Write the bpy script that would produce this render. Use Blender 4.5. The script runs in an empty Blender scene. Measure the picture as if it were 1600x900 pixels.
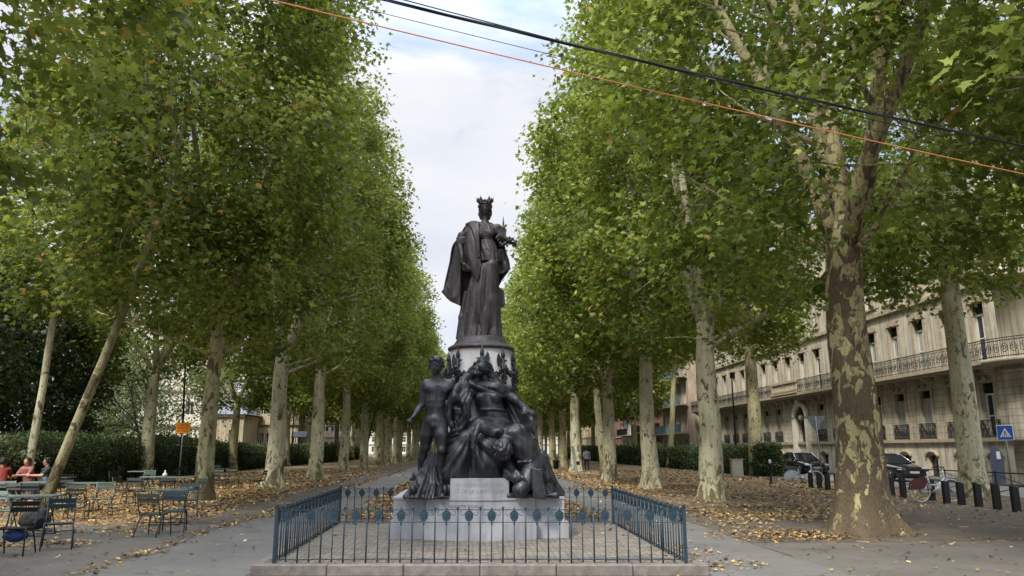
import bpy, bmesh, math, random
import numpy as np
from mathutils import Vector, Matrix, noise as mnoise
scene = bpy.context.scene
COL = scene.collection
PI = math.pi
# ------------------------------------------------------------------ camera model (metres; avenue runs along +Y)
F = 1180.0; PITCH = math.atan(252/F); YAW = -math.atan((65/F)*math.cos(PITCH)); CH = 1.6
def ray(px, py):
    u = (px-800)/F; v = (450-py)/F
    y = math.cos(PITCH)-v*math.sin(PITCH); z = math.sin(PITCH)+v*math.cos(PITCH); x = u
    ca, sa = math.cos(YAW), math.sin(YAW)
    return (x*ca-y*sa, x*sa+y*ca, z)
def gp(px, py, z=0.0):
    d = ray(px, py); t = (z-CH)/d[2]; return Vector((d[0]*t, d[1]*t, z))
def at(px, py, Y):
    d = ray(px, py); t = Y/d[1]; return Vector((d[0]*t, Y, CH+d[2]*t))
def atx(px, py, X):
    d = ray(px, py); t = X/d[0]; return Vector((X, d[1]*t, CH+d[2]*t))
# ------------------------------------------------------------------ objects
def tag(o, label=None, cat=None, group=None, kind=None):
    if label: o['label'] = label
    if cat: o['category'] = cat
    if group: o['group'] = group
    if kind: o['kind'] = kind
    return o
def empty(name, loc=(0,0,0), rz=0.0, label=None, cat=None, group=None, parent=None):
    o = bpy.data.objects.new(name, None); COL.objects.link(o)
    o.location = loc; o.rotation_euler = (0,0,rz); o.empty_display_size = .2
    if parent: o.parent = parent
    return tag(o, label, cat, group)
def link(name, me, mat=None, parent=None, smooth=False):
    o = bpy.data.objects.new(name, me); COL.objects.link(o)
    if mat is not None:
        me.materials.clear()
        for m in (mat if isinstance(mat, (list, tuple)) else [mat]): me.materials.append(m)
    if smooth:
        me.polygons.foreach_set('use_smooth', [True]*len(me.polygons))
    if parent: o.parent = parent
    return o
def copy_tree(o, parent=None):
    c = o.copy(); COL.objects.link(c)
    if parent: c.parent = parent
    for ch in list(o.children): copy_tree(ch, c)
    return c
def np_mesh(name, co, faces, nv=3):
    """co (N,3); faces (M,nv) int array"""
    me = bpy.data.meshes.new(name)
    co = np.asarray(co, dtype=np.float32); faces = np.asarray(faces, dtype=np.int32)
    me.vertices.add(len(co)); me.vertices.foreach_set('co', co.ravel())
    m = len(faces)
    me.loops.add(m*nv); me.loops.foreach_set('vertex_index', faces.ravel())
    me.polygons.add(m)
    me.polygons.foreach_set('loop_start', np.arange(0, m*nv, nv, dtype=np.int32))
    me.polygons.foreach_set('loop_total', np.full(m, nv, dtype=np.int32))
    me.update(calc_edges=True); me.validate()
    return me
class MB:
    """collects simple shapes; build() links them as ONE mesh object"""
    def __init__(s): s.v = []; s.f = []; s.mi = []; s.cur = 0; s.sm = []
    def add(s, vs, fs, sm=False):
        b = len(s.v); s.v += [tuple(v) for v in vs]
        for f in fs: s.f.append([b+i for i in f]); s.mi.append(s.cur); s.sm.append(sm)
        return s
    def box(s, c, size, rz=0.0, taper=1.0, m=None, bev=0.0):
        x, y, z = size[0]/2, size[1]/2, size[2]/2
        if bev > 0:
            vs = []; b = min(bev, x*.9, y*.9, z*.9)
            P = []
            for sx in (-1,1):
                for sy in (-1,1):
                    for sz in (-1,1):
                        P.append(((sx*(x-b), sy*(y-b), sz*z), (sx*(x-b), sy*y, sz*(z-b)), (sx*x, sy*(y-b), sz*(z-b))))
            bm = bmesh.new()
            for t in P:
                for p in t: bm.verts.new(p)
            r = bmesh.ops.convex_hull(bm, input=bm.verts[:])
            bm.verts.index_update()
            vs = [v.co.copy() for v in bm.verts]; fs = [[v.index for v in f.verts] for f in bm.faces]; bm.free()
        else:
            vs = [Vector((sx*x*(taper if sz > 0 else 1), sy*y*(taper if sz > 0 else 1), sz*z)) for sz in (-1,1) for sx, sy in ((-1,-1),(1,-1),(1,1),(-1,1))]
            fs = [(3,2,1,0),(4,5,6,7),(0,1,5,4),(1,2,6,5),(2,3,7,6),(3,0,4,7)]
        M = Matrix.Rotation(rz, 3, 'Z')
        if m is not None: M = m
        return s.add([M@v + Vector(c) for v in vs], fs)
    def tube(s, pts, r, n=8, cap=True, sm=True):
        pts = [Vector(p) for p in pts]
        if not isinstance(r, (list, tuple)): r = [r]*len(pts)
        vs = []; up = None
        for i, p in enumerate(pts):
            t = (pts[min(i+1, len(pts)-1)]-pts[max(i-1, 0)])
            if t.length < 1e-9: t = Vector((0,0,1))
            t.normalize()
            if up is None:
                a = Vector((0,0,1)) if abs(t.z) < .9 else Vector((1,0,0))
                up = (a - t*a.dot(t)).normalized()
            else:
                up = up - t*up.dot(t)
                if up.length < 1e-6: up = t.orthogonal()
                up.normalize()
            b = t.cross(up)
            for k in range(n):
                a = 2*PI*k/n
                vs.append(p + (up*math.cos(a)+b*math.sin(a))*r[i])
        fs = []
        for i in range(len(pts)-1):
            for k in range(n):
                fs.append((i*n+k, i*n+(k+1)%n, (i+1)*n+(k+1)%n, (i+1)*n+k))
        if cap:
            fs.append(tuple(range(n-1,-1,-1))); fs.append(tuple((len(pts)-1)*n+k for k in range(n)))
        return s.add(vs, fs, sm)
    def lathe(s, prof, c=(0,0,0), n=24, sm=True, a0=0, a1=2*PI):
        full = abs(a1-a0-2*PI) < 1e-6
        m = n if full else n+1
        vs = [(c[0]+r*math.cos(a0+(a1-a0)*k/n), c[1]+r*math.sin(a0+(a1-a0)*k/n), c[2]+z) for r, z in prof for k in range(m)]
        fs = []
        for i in range(len(prof)-1):
            for k in range(n):
                k2 = (k+1) % m if full else k+1
                fs.append((i*m+k, i*m+k2, (i+1)*m+k2, (i+1)*m+k))
        if full:
            fs.append(tuple(range(m-1,-1,-1))); fs.append(tuple((len(prof)-1)*m+k for k in range(m)))
        return s.add(vs, fs, sm)
    def prism(s, poly, z0, z1, M=None, off=(0,0,0)):
        """poly list of (x,y) ccw, extruded z0..z1, optional matrix"""
        n = len(poly); vs = [Vector((x,y,z0)) for x, y in poly]+[Vector((x,y,z1)) for x, y in poly]
        if M is not None: vs = [M@v for v in vs]
        vs = [v+Vector(off) for v in vs]
        fs = [tuple(range(n-1,-1,-1)), tuple(range(n, 2*n))]+[(i,(i+1)%n,n+(i+1)%n,n+i) for i in range(n)]
        return s.add(vs, fs)
    def build(s, name, mat=None, parent=None):
        me = bpy.data.meshes.new(name); me.from_pydata(s.v, [], s.f); me.update()
        o = link(name, me, mat, parent)
        me.polygons.foreach_set('use_smooth', s.sm)
        if any(s.mi): me.polygons.foreach_set('material_index', s.mi)
        return o
# ------------------------------------------------------------------ materials
def lin(h):
    """sRGB 0-255 tuple -> linear rgba"""
    f = lambda c: (c/12.92 if c <= .04045 else ((c+.055)/1.055)**2.4)
    return tuple(f(c/255) for c in h)+(1.0,)
class NT:
    def __init__(s, name):
        s.m = bpy.data.materials.new(name); s.m.use_nodes = True; s.t = s.m.node_tree; s.n = s.t.nodes
        s.b = s.n['Principled BSDF']; s.out = s.n['Material Output']
    def node(s, typ, **kw):
        n = s.n.new(typ)
        for k, v in kw.items():
            if k.startswith('i_'):
                n.inputs[k[2:].replace('_', ' ')].default_value = v
            else: setattr(n, k, v)
        return n
    def l(s, a, b): s.t.links.new(a, b)
    def coord(s, kind='Object', scale=(1,1,1)):
        tc = s.node('ShaderNodeTexCoord'); mp = s.node('ShaderNodeMapping'); mp.inputs['Scale'].default_value = scale
        s.l(tc.outputs[kind], mp.inputs['Vector']); return mp.outputs[0]
    def wpos(s, scale=(1,1,1)):
        g = s.node('ShaderNodeNewGeometry'); mp = s.node('ShaderNodeMapping'); mp.inputs['Scale'].default_value = scale
        s.l(g.outputs['Position'], mp.inputs['Vector']); return mp.outputs[0]
    def noise(s, vec, scale, detail=4, rough=.55, dist=0.0):
        n = s.node('ShaderNodeTexNoise'); n.inputs['Scale'].default_value = scale; n.inputs['Detail'].default_value = detail
        n.inputs['Roughness'].default_value = rough; n.inputs['Distortion'].default_value = dist
        if vec is not None: s.l(vec, n.inputs['Vector'])
        return n.outputs['Fac']
    def ramp(s, fac, stops, interp='LINEAR'):
        r = s.node('ShaderNodeValToRGB'); e = r.color_ramp; e.interpolation = interp
        while len(e.elements) < len(stops): e.elements.new(.5)
        for el, (p, c) in zip(e.elements, stops):
            el.position = p; el.color = c if len(c) == 4 else tuple(c)+(1,)
        s.l(fac, r.inputs[0]); return r.outputs[0]
    def mix(s, fac, a, b, mode='MIX'):
        n = s.node('ShaderNodeMix', data_type='RGBA', blend_type=mode)
        for sock, v in ((n.inputs[0], fac), (n.inputs[6], a), (n.inputs[7], b)):
            if isinstance(v, (int, float)): sock.default_value = v
            elif isinstance(v, tuple): sock.default_value = v if len(v) == 4 else v+(1,)
            else: s.l(v, sock)
        return n.outputs[2]
    def math(s, op, a, b=0.0, clamp=False):
        n = s.node('ShaderNodeMath', operation=op); n.use_clamp = clamp
        for i, v in enumerate((a, b)):
            if isinstance(v, (int, float)): n.inputs[i].default_value = v
            else: s.l(v, n.inputs[i])
        return n.outputs[0]
    def bump(s, h, strength=.3, dist=.02):
        b = s.node('ShaderNodeBump'); b.inputs['Strength'].default_value = strength; b.inputs['Distance'].default_value = dist
        s.l(h, b.inputs['Height']); s.l(b.outputs[0], s.b.inputs['Normal']); return b.outputs[0]
    def set(s, **kw):
        for k, v in kw.items():
            k = k.replace('_', ' ')
            sock = s.b.inputs[k]
            if hasattr(v, 'is_output'): s.l(v, sock)
            else: sock.default_value = v
        return s
G = lambda v: (v, v, v, 1)
def simple(name, c, rough=.6, metal=0.0, var=.25, nscale=6.0, bump=0.0, spec=.4, coord='Object'):
    """a painted / stone / metal surface with large and small tone variation"""
    t = NT(name); v = t.coord(coord) if coord != 'World' else t.wpos()
    n1 = t.noise(v, nscale, 5); n2 = t.noise(v, nscale*7, 3)
    f = t.math('ADD', t.math('MULTIPLY', n1, .65), t.math('MULTIPLY', n2, .35))
    c = tuple(c[:3])
    dark = tuple(x*(1-var) for x in c)+(1,); lite = tuple(min(1, x*(1+var)) for x in c)+(1,)
    t.set(Base_Color=t.ramp(f, [(.35, dark), (.65, lite)]), Roughness=rough, Metallic=metal)
    t.b.inputs['Specular IOR Level'].default_value = spec
    if bump: t.bump(f, bump, .01)
    return t.m
# ------------------------------------------------------------------ camera, world, sun
cam = bpy.data.cameras.new('camera'); cam.lens = F/1600*36; cam.sensor_width = 36; cam.clip_end = 3000; cam.clip_start = .1
co = bpy.data.objects.new('camera', cam); COL.objects.link(co); co.location = (0,0,CH)
co.rotation_euler = (PI/2+PITCH, 0, YAW); scene.camera = co
SUN_EL, SUN_AZ = math.radians(50), math.radians(215)   # azimuth clockwise from +Y: behind, to the left
w = bpy.data.worlds.new('World'); scene.world = w; w.use_nodes = True
nt = w.node_tree; bg = nt.nodes['Background']
sky = nt.nodes.new('ShaderNodeTexSky'); sky.sky_type = 'NISHITA'; sky.sun_disc = False
sky.sun_elevation = SUN_EL; sky.sun_rotation = SUN_AZ; sky.air_density = 1.0; sky.dust_density = 1.5
tc = nt.nodes.new('ShaderNodeTexCoord')
mp = nt.nodes.new('ShaderNodeMapping'); mp.inputs['Scale'].default_value = (1.0, 1.0, 2.6); mp.inputs['Location'].default_value = (.35, 0, .12)
nt.links.new(tc.outputs['Generated'], mp.inputs[0])
cn = nt.nodes.new('ShaderNodeTexNoise'); cn.inputs['Scale'].default_value = 2.1; cn.inputs['Detail'].default_value = 7; cn.inputs['Roughness'].default_value = .55; cn.inputs['Distortion'].default_value = .3
nt.links.new(mp.outputs[0], cn.inputs['Vector'])
cr = nt.nodes.new('ShaderNodeValToRGB'); cr.color_ramp.elements[0].position = .36; cr.color_ramp.elements[1].position = .52
nt.links.new(cn.outputs['Fac'], cr.inputs[0])
cn2 = nt.nodes.new('ShaderNodeTexNoise'); cn2.inputs['Scale'].default_value = 3.3; cn2.inputs['Detail'].default_value = 5
nt.links.new(mp.outputs[0], cn2.inputs['Vector'])
cr2 = nt.nodes.new('ShaderNodeValToRGB'); e = cr2.color_ramp.elements
e[0].position = .3; e[0].color = (5.1,5.4,6.1,1); e[1].position = .62; e[1].color = (6.3,6.4,6.6,1)
nt.links.new(cn2.outputs['Fac'], cr2.inputs[0])
mx = nt.nodes.new('ShaderNodeMix'); mx.data_type = 'RGBA'
nt.links.new(cr.outputs[0], mx.inputs[0]); nt.links.new(cr2.outputs[0], mx.inputs[7])
sm = nt.nodes.new('ShaderNodeMix'); sm.data_type = 'RGBA'; sm.blend_type = 'MULTIPLY'; sm.inputs[0].default_value = 1; sm.inputs[7].default_value = (1.0,1.0,1.0,1)
nt.links.new(sky.outputs[0], sm.inputs[6]); 
ad = nt.nodes.new('ShaderNodeMix'); ad.data_type = 'RGBA'; ad.blend_type = 'MIX'; ad.inputs[0].default_value = .55; ad.inputs[7].default_value = (4.2,5.2,6.9,1)
nt.links.new(sm.outputs[2], ad.inputs[6]); nt.links.new(ad.outputs[2], mx.inputs[6])
# overcast sky, made extra bright overhead to lift the ambient light
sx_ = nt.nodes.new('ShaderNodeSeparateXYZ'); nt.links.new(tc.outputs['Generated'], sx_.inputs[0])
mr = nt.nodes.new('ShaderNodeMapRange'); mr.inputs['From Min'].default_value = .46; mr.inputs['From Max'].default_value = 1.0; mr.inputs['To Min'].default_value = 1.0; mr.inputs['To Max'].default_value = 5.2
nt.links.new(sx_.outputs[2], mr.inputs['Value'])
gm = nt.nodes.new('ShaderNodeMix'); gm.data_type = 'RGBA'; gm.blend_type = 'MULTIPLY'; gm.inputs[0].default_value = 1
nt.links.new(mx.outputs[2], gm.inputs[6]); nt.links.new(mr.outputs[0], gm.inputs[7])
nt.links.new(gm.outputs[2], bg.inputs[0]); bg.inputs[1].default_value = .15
sl = bpy.data.lights.new('sun', 'SUN'); sl.energy = 5.0; sl.angle = math.radians(8); sl.color = (1.0,.95,.86)
so = bpy.data.objects.new('sun', sl); COL.objects.link(so)
d = Vector((math.sin(SUN_AZ)*math.cos(SUN_EL), math.cos(SUN_AZ)*math.cos(SUN_EL), math.sin(SUN_EL)))
so.rotation_euler = d.to_track_quat('Z', 'Y').to_euler(); so.location = d*60
scene.view_settings.view_transform = 'Standard'; scene.view_settings.look = 'None'; scene.view_settings.exposure = 0
scene.cycles.use_denoising = True; scene.cycles.max_bounces = 8; scene.cycles.diffuse_bounces = 5; scene.cycles.transmission_bounces = 4
scene.cycles.glossy_bounces = 3; scene.cycles.transparent_max_bounces = 6
try: scene.cycles.denoising_input_passes = 'RGB_ALBEDO_NORMAL'; scene.cycles.denoising_prefilter = 'ACCURATE'
except Exception: pass
# ------------------------------------------------------------------ plane trees
def leaf_mat(name, cols, trans=.35):
    t = NT(name)
    a = t.node('ShaderNodeAttribute', attribute_name='tone'); oi = t.node('ShaderNodeObjectInfo')
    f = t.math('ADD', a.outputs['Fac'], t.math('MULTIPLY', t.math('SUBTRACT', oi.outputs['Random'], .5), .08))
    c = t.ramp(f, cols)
    nz = t.noise(t.wpos(), 35, 2)
    c = t.mix(t.math('MULTIPLY', nz, .35), c, G(.0), 'MIX') if False else c
    t.set(Base_Color=c, Roughness=.55); t.b.inputs['Specular IOR Level'].default_value = .18
    tr = t.node('ShaderNodeBsdfTranslucent'); hs = t.mix(.5, c, lin((150,170,50)), 'MULTIPLY')
    hs = t.mix(.35, c, lin((160,175,50)))
    t.l(hs, tr.inputs[0])
    ms = t.node('ShaderNodeMixShader'); ms.inputs[0].default_value = trans
    t.l(t.b.outputs[0], ms.inputs[1]); t.l(tr.outputs[0], ms.inputs[2]); t.l(ms.outputs[0], t.out.inputs[0])
    return t.m
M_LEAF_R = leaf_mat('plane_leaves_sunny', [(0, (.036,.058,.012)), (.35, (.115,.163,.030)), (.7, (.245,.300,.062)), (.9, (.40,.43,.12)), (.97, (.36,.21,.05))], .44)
M_LEAF_L = leaf_mat('plane_leaves_shaded', [(0, (.030,.050,.012)), (.35, (.100,.144,.030)), (.66, (.205,.250,.056)), (.86, (.31,.33,.085)), (.95, (.34,.18,.045))], .44)  # lit and shaded copies of one leaf: the left row's shade is in the colour
M_LEAF_D = leaf_mat('evergreen_leaves', [(0, (.018,.03,.013)), (.5, (.045,.07,.026)), (1, (.09,.13,.05))], .2)
M_LEAF_S = leaf_mat('willow_leaves', [(0, (.08,.11,.05)), (.5, (.15,.19,.09)), (1, (.24,.28,.14))], .3)
def bark_mat(name, pale, olive, brown, t_brown, t_olive, scale=1.0):
    t = NT(name); v = t.coord('Object', (1.0*scale, 1.0*scale, .55*scale))
    oi = t.node('ShaderNodeObjectInfo')
    add = t.node('ShaderNodeVectorMath', operation='ADD'); sc = t.node('ShaderNodeVectorMath', operation='SCALE'); sc.inputs['Scale'].default_value = 37
    cb = t.node('ShaderNodeCombineXYZ')
    for i in range(3): t.l(oi.outputs['Random'], cb.inputs[i])
    t.l(cb.outputs[0], sc.inputs[0]); t.l(v, add.inputs[0]); t.l(sc.outputs[0], add.inputs[1]); v = add.outputs[0]
    big = t.noise(v, 3.2, 5, .55, .6); mid = t.noise(v, 7.5, 4, .5, .9); fine = t.noise(v, 45, 4, .6)
    zc = t.node('ShaderNodeSeparateXYZ'); tc = t.node('ShaderNodeTexCoord'); t.l(tc.outputs['Object'], zc.inputs[0])
    low = t.math('MULTIPLY', t.math('SUBTRACT', 1.6, zc.outputs['Z']), .07, True)
    k = t.math('SUBTRACT', t.math('ADD', big, low), t.math('MULTIPLY', t.math('SUBTRACT', zc.outputs['Z'], 4.5), .022, True))
    edge = t.math('SUBTRACT', t.noise(v, 17, 4, .6, .5), .5); big = t.math('ADD', big, t.math('ADD', t.math('MULTIPLY', edge, .22), t.math('MULTIPLY', t.math('SUBTRACT', fine, .5), .10)))
    streak = t.noise(t.coord('Object', (9, 9, .7)), 1.0, 4, .65)
    palev = t.ramp(t.noise(v, 2.0, 3), [(.35, pale), (.65, tuple(x*.78 for x in pale[:3])+(1,))])
    c = t.mix(t.ramp(t.math('ADD', mid, low), [(t_olive, G(0)), (t_olive+.012, G(1))]), palev, olive)
    c = t.mix(t.ramp(k, [(t_brown-.01, G(0)), (t_brown+.02, G(1))]), c, t.ramp(t.noise(v, 11, 4, .7), [(.3, tuple(x*.65 for x in brown[:3])+(1,)), (.7, tuple(x*1.3 for x in brown[:3])+(1,))]))
    c = t.mix(t.math('MULTIPLY', t.ramp(streak, [(.45, G(0)), (.75, G(1))]), .5), c, tuple(x*.42 for x in olive[:3])+(1,))
    c = t.mix(t.math('MULTIPLY', fine, .5), c, tuple(x*.45 for x in brown[:3])+(1,))
    t.set(Base_Color=c, Roughness=.85); t.b.inputs['Specular IOR Level'].default_value = .2
    h = t.math('ADD', t.math('MULTIPLY', t.ramp(k, [(t_brown, G(0)), (t_brown+.03, G(1))]), .8), t.math('MULTIPLY', fine, .5))
    t.bump(t.math('ADD', h, t.math('MULTIPLY', edge, 1.2)), .8, .03)
    return t.m
M_BARK_PALE = bark_mat('plane_bark_pale', lin((212,208,178)), lin((148,144,110)), lin((112,102,78)), .615, .59)
M_BARK_MID = bark_mat('plane_bark_mottled', lin((200,194,154)), lin((152,144,106)), lin((108,96,72)), .60, .57)
M_BARK_BIG = bark_mat('plane_bark_brown_flaking', lin((200,190,142)), lin((144,130,100)), lin((104,92,74)), .492, .55, 1.6)
M_BARK_OLIVE = bark_mat('plane_bark_olive', lin((168,164,128)), lin((128,122,88)), lin((92,84,62)), .60, .55)
M_BARK_DARK = simple('dark_bark', (.028,.024,.02), .9, var=.4, bump=.4)

LEAF = np.array([(0,0,0),(.10,-.02,0),(.34,-.03,.0),(.27,.17,0),(.50,.34,.0),(.22,.42,0),(.14,.55,0),(0,1.0,0),(-.14,.55,0),(-.22,.42,0),(-.50,.34,0),(-.27,.17,0),(-.34,-.03,0),(-.10,-.02,0)], dtype=np.float32)
# richly lobed leaf (near) / simple five point leaf (far)
LEAF_NEAR = np.array([(0,.30,0),(0,0,.0),(.36,.02,-.06),(.24,.24,-.01),(.56,.42,-.10),(.25,.52,-.02),(.15,.62,-.02),(0,1.05,-.12),(-.15,.62,-.02),(-.25,.52,-.02),(-.56,.42,-.10),(-.24,.24,-.01),(-.36,.02,-.06)], dtype=np.float32)
LEAF_NEAR_F = [(0,i,i+1) for i in range(1,12)]+[(0,12,1)]
LEAF_MID = np.array([(0,0,0),(.40,.05,-.05),(.50,.45,-.08),(.18,.52,0),(0,1.0,-.1),(-.18,.52,0),(-.50,.45,-.08),(-.40,.05,-.05)], dtype=np.float32)
LEAF_MID_F = [(0,1,2),(0,2,3),(0,3,4),(0,4,5),(0,5,6),(0,6,7)]
LEAF_FAR = np.array([(0,0,0),(.5,.35,-.06),(.0,1.0,-.1),(-.5,.4,-.06)], dtype=np.float32)
LEAF_FAR_F = [(0,1,2),(0,2,3)]
def leaves_mesh(name, pos, size, tone, rng, kind='near', up=.55, out=None):
    """pos (N,3) leaf bases; every leaf gets its own random attitude"""
    L, LF = {'near': (LEAF_NEAR, LEAF_NEAR_F), 'mid': (LEAF_MID, LEAF_MID_F), 'far': (LEAF_FAR, LEAF_FAR_F)}[kind]
    N = len(pos)
    nrm = rng.normal(size=(N,3)).astype(np.float32); nrm[:,2] = np.abs(nrm[:,2])*.7+up
    if out is not None: nrm += out*.5
    nrm /= np.linalg.norm(nrm, axis=1)[:,None]
    d = rng.normal(size=(N,3)).astype(np.float32); d[:,2] -= .5
    if out is not None: d += out*.6
    d -= nrm*(d*nrm).sum(1)[:,None]; d /= np.linalg.norm(d, axis=1)[:,None]+1e-9
    s = np.cross(d, nrm)
    curl = rng.uniform(-.3, 1.6, size=(N,1,1)).astype(np.float32)
    P = (s[:,None,:]*L[None,:,0:1] + d[:,None,:]*L[None,:,1:2] + nrm[:,None,:]*L[None,:,2:3]*curl)*size[:,None,None] + pos[:,None,:]
    nvL = len(L)
    fa = np.array(LF)[None,:,:] + (np.arange(N)*nvL)[:,None,None]
    me = np_mesh(name, P.reshape(-1,3), fa.reshape(-1,3))
    at_ = me.attributes.new('tone', 'FLOAT', 'POINT'); at_.data.foreach_set('value', np.repeat(tone, nvL).astype(np.float32))
    return me
def crown_points(rng, prof, n_clump, per, spread, gap=.42, seed=0, inner=.35, flat=.55):
    """prof: list of (z, radius). returns clump centres and leaf positions"""
    zs = np.array([p[0] for p in prof]); rs = np.array([p[1] for p in prof])
    C = []
    tries = 0
    while len(C) < n_clump and tries < n_clump*40:
        tries += 1
        z = rng.uniform(zs[0], zs[-1]); R = np.interp(z, zs, rs)
        if rng.uniform(0, rs.max()) > R: continue
        a = rng.uniform(0, 2*PI)
        R2 = R*(1+.20*mnoise.noise(Vector((math.cos(a)*1.3+seed*7.1, math.sin(a)*1.3, z*.33)))+.10*mnoise.noise(Vector((math.cos(a)*4, math.sin(a)*4+seed*3.3, z*.9))))
        r = R2*math.sqrt(rng.uniform(inner, 1.0))
        p = (r*math.cos(a), r*math.sin(a), z)
        if mnoise.noise(Vector((p[0]*.55+seed*11.3, p[1]*.55, p[2]*.5))) < gap-.62: continue
        C.append(p)
    C = np.array(C, dtype=np.float32)
    n = len(C)
    cid = np.repeat(np.arange(n), per)
    off = rng.normal(size=(n*per,3)).astype(np.float32)
    off *= np.array([spread, spread, spread*flat], dtype=np.float32)
    off[:,2] -= (np.hypot(off[:,0], off[:,1])**2)*.35
    return C, cid, C[cid]+off, off
def crown_mesh(name, seed, prof, n_clump, per, spread, leaf, kind, gap=.42, autumn=.05, inner=.35, twigs=0, base_z=None):
    rng = np.random.default_rng(seed)
    C, cid, pos, off = crown_points(rng, prof, n_clump, per, spread, gap, seed, inner)
    ctone = rng.uniform(.06, .72, len(C))
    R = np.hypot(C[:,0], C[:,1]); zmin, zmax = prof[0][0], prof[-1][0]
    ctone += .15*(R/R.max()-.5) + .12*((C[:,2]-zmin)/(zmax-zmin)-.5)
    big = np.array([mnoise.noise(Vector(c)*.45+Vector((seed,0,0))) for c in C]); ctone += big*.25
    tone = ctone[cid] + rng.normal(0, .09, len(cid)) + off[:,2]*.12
    tone = np.clip(tone, 0, .88)
    au = rng.uniform(size=len(cid)) < autumn*np.clip(.4+2.2*np.array([mnoise.noise(Vector(c)*.35+Vector((0,seed,5))) for c in C])[cid]+.4, .05, 3)
    tone[au] = rng.uniform(.86, 1.0, au.sum())
    size = leaf*rng.uniform(.6, 1.2, len(cid)).astype(np.float32)
    outv = pos.copy(); outv[:,2] = 0; outv /= np.linalg.norm(outv, axis=1)[:,None]+1e-6
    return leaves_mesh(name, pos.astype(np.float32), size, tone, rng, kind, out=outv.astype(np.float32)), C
def trunk_mesh(name, seed, r0, h_fork, top, lean=(0,0), limbs=4, C=None, flare=1.0, ntw=120, nseg=14, limb_r=.56, side=(0,0), twig_r=.016, low_limb=True):
    """tapering trunk with a flared foot, upright limbs, side boughs and twigs that reach the leaf clumps"""
    rng = random.Random(seed); mb = MB()
    def wob(z, k): return .10*mnoise.noise(Vector((z*.35, k*5.1, seed*1.7)))
    # trunk: rings with lobes
    n = 40; hs = [0, .06, .15, .3, .5, .8, 1.2] + [1.2+(h_fork-1.2)*i/7 for i in range(1, 8)]
    vs = []
    def axis(z): return Vector((lean[0]*z+wob(z,1)*min(1,z), lean[1]*z+wob(z,2)*min(1,z), z))
    for z in hs:
        c = axis(z); rr = r0*(1-.30*z/h_fork)
        fl = flare*math.exp(-z/.34)*.70+flare*.12*math.exp(-z/1.3)
        for k in range(n):
            a = 2*PI*k/n
            lobe = .45+.55*math.sin(a*3+seed)+.50*math.sin(a*5+seed*2.3)+.25*math.sin(a*9+seed*3.1)
            r = rr*(1+fl*(.45+.55*max(0, lobe)))*(1+.09*mnoise.noise(Vector((math.cos(a)*1.2+seed, math.sin(a)*1.2, z*.9))))
            vs.append(c+Vector((math.cos(a)*r, math.sin(a)*r, -.03 if z == 0 else 0)))
    for dz, q_ in ((.22, .86), (.42, .62), (.55, .25)):
        c = axis(h_fork+dz)
        for k in range(n): vs.append(c+Vector((math.cos(2*PI*k/n), math.sin(2*PI*k/n), 0))*r0*.68*q_)
    fs = [(i*n+k, i*n+(k+1)%n, (i+1)*n+(k+1)%n, (i+1)*n+k) for i in range(len(hs)+2) for k in range(n)]
    mb.add(vs, fs, True)
    rf = r0*.70; tips = []
    top_c = axis(h_fork)
    def limb(p0, d, length, ra, rb, steps=8, upw=.12, dep=0, nn=8):
        pts = [p0]; rad = [ra]; d = d.normalized(); segs = [(p0.copy(), ra)]
        for i in range(steps):
            d = (d+Vector((rng.gauss(0,.13), rng.gauss(0,.13), upw+rng.gauss(0,.06)))).normalized()
            p0 = p0+d*length/steps; pts.append(p0); rad.append(ra+(rb-ra)*(i+1)/steps); segs.append((p0.copy(), rad[-1]))
        mb.tube(pts, rad, nn)
        return segs
    nodes = []
    a0 = rng.uniform(0, 2*PI)
    for k in range(limbs):
        a = a0+2*PI*k/limbs+rng.uniform(-.4,.4)
        t = rng.uniform(.22,.5) if k else .08
        d = Vector((math.cos(a)*t+side[0], math.sin(a)*t+side[1], 1))
        L = (top-h_fork)*(rng.uniform(.72,.9) if k else .95)
        r_l = rf*(limb_r+rng.uniform(-.06,.1)) if k else rf*.66
        sg = limb(top_c-Vector((0,0,.25))+Vector((math.cos(a),math.sin(a),0))*rf*.35*(k > 0), d, L, r_l, .04, 10, .10)
        nodes += sg[2:]
        for j in range(5):
            q, rq = sg[2+int(j*1.6)]
            aa = rng.uniform(0, 2*PI); dd = Vector((math.cos(aa), math.sin(aa), rng.uniform(.3,1.0)))
            nodes += limb(q, dd, rng.uniform(1.6,3.4), rq*.5, .02, 5, .08, nn=6)[1:]
    if low_limb:
        for k in range(2):
            z = h_fork*rng.uniform(.78,.98); a = rng.uniform(0, 2*PI)
            nodes += limb(axis(z), Vector((math.cos(a), math.sin(a), .5)), rng.uniform(2.5,4), rf*.28, .025, 6, .05, nn=6)[1:]
    # twigs to the clumps
    if C is not None and ntw:
        NP = np.array([tuple(q) for q, r in nodes]); idx = rng.sample(range(len(C)), min(ntw, len(C)))
        for i in idx:
            c = Vector(C[i]); dd = ((NP-np.array(C[i]))**2).sum(1)+((NP[:,2] > C[i][2])*4)
            j = int(dd.argmin()); q, rq = nodes[j]
            if (q-c).length > 2.2: continue
            m1 = q.lerp(c, .5)+Vector((rng.uniform(-.2,.2), rng.uniform(-.2,.2), rng.uniform(-.1,.3)))
            mb.tube([q, m1, c], [min(rq*.6, twig_r*1.8), twig_r*1.3, twig_r*.5], 4, cap=False)
    me = bpy.data.meshes.new(name); me.from_pydata(mb.v, [], mb.f); me.update()
    me.polygons.foreach_set('use_smooth', mb.sm)
    return me
# prototypes -----------------------------------------------------------------
def PROF(z0, z1, R): return [(z0, R*.45), (z0+1.5, R*.85), (z0+4, R), (z0+(z1-z0)*.6, R*1.02), (z1-4, R*.8), (z1-1.2, R*.42), (z1, R*.12)]
protos = {}

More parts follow.
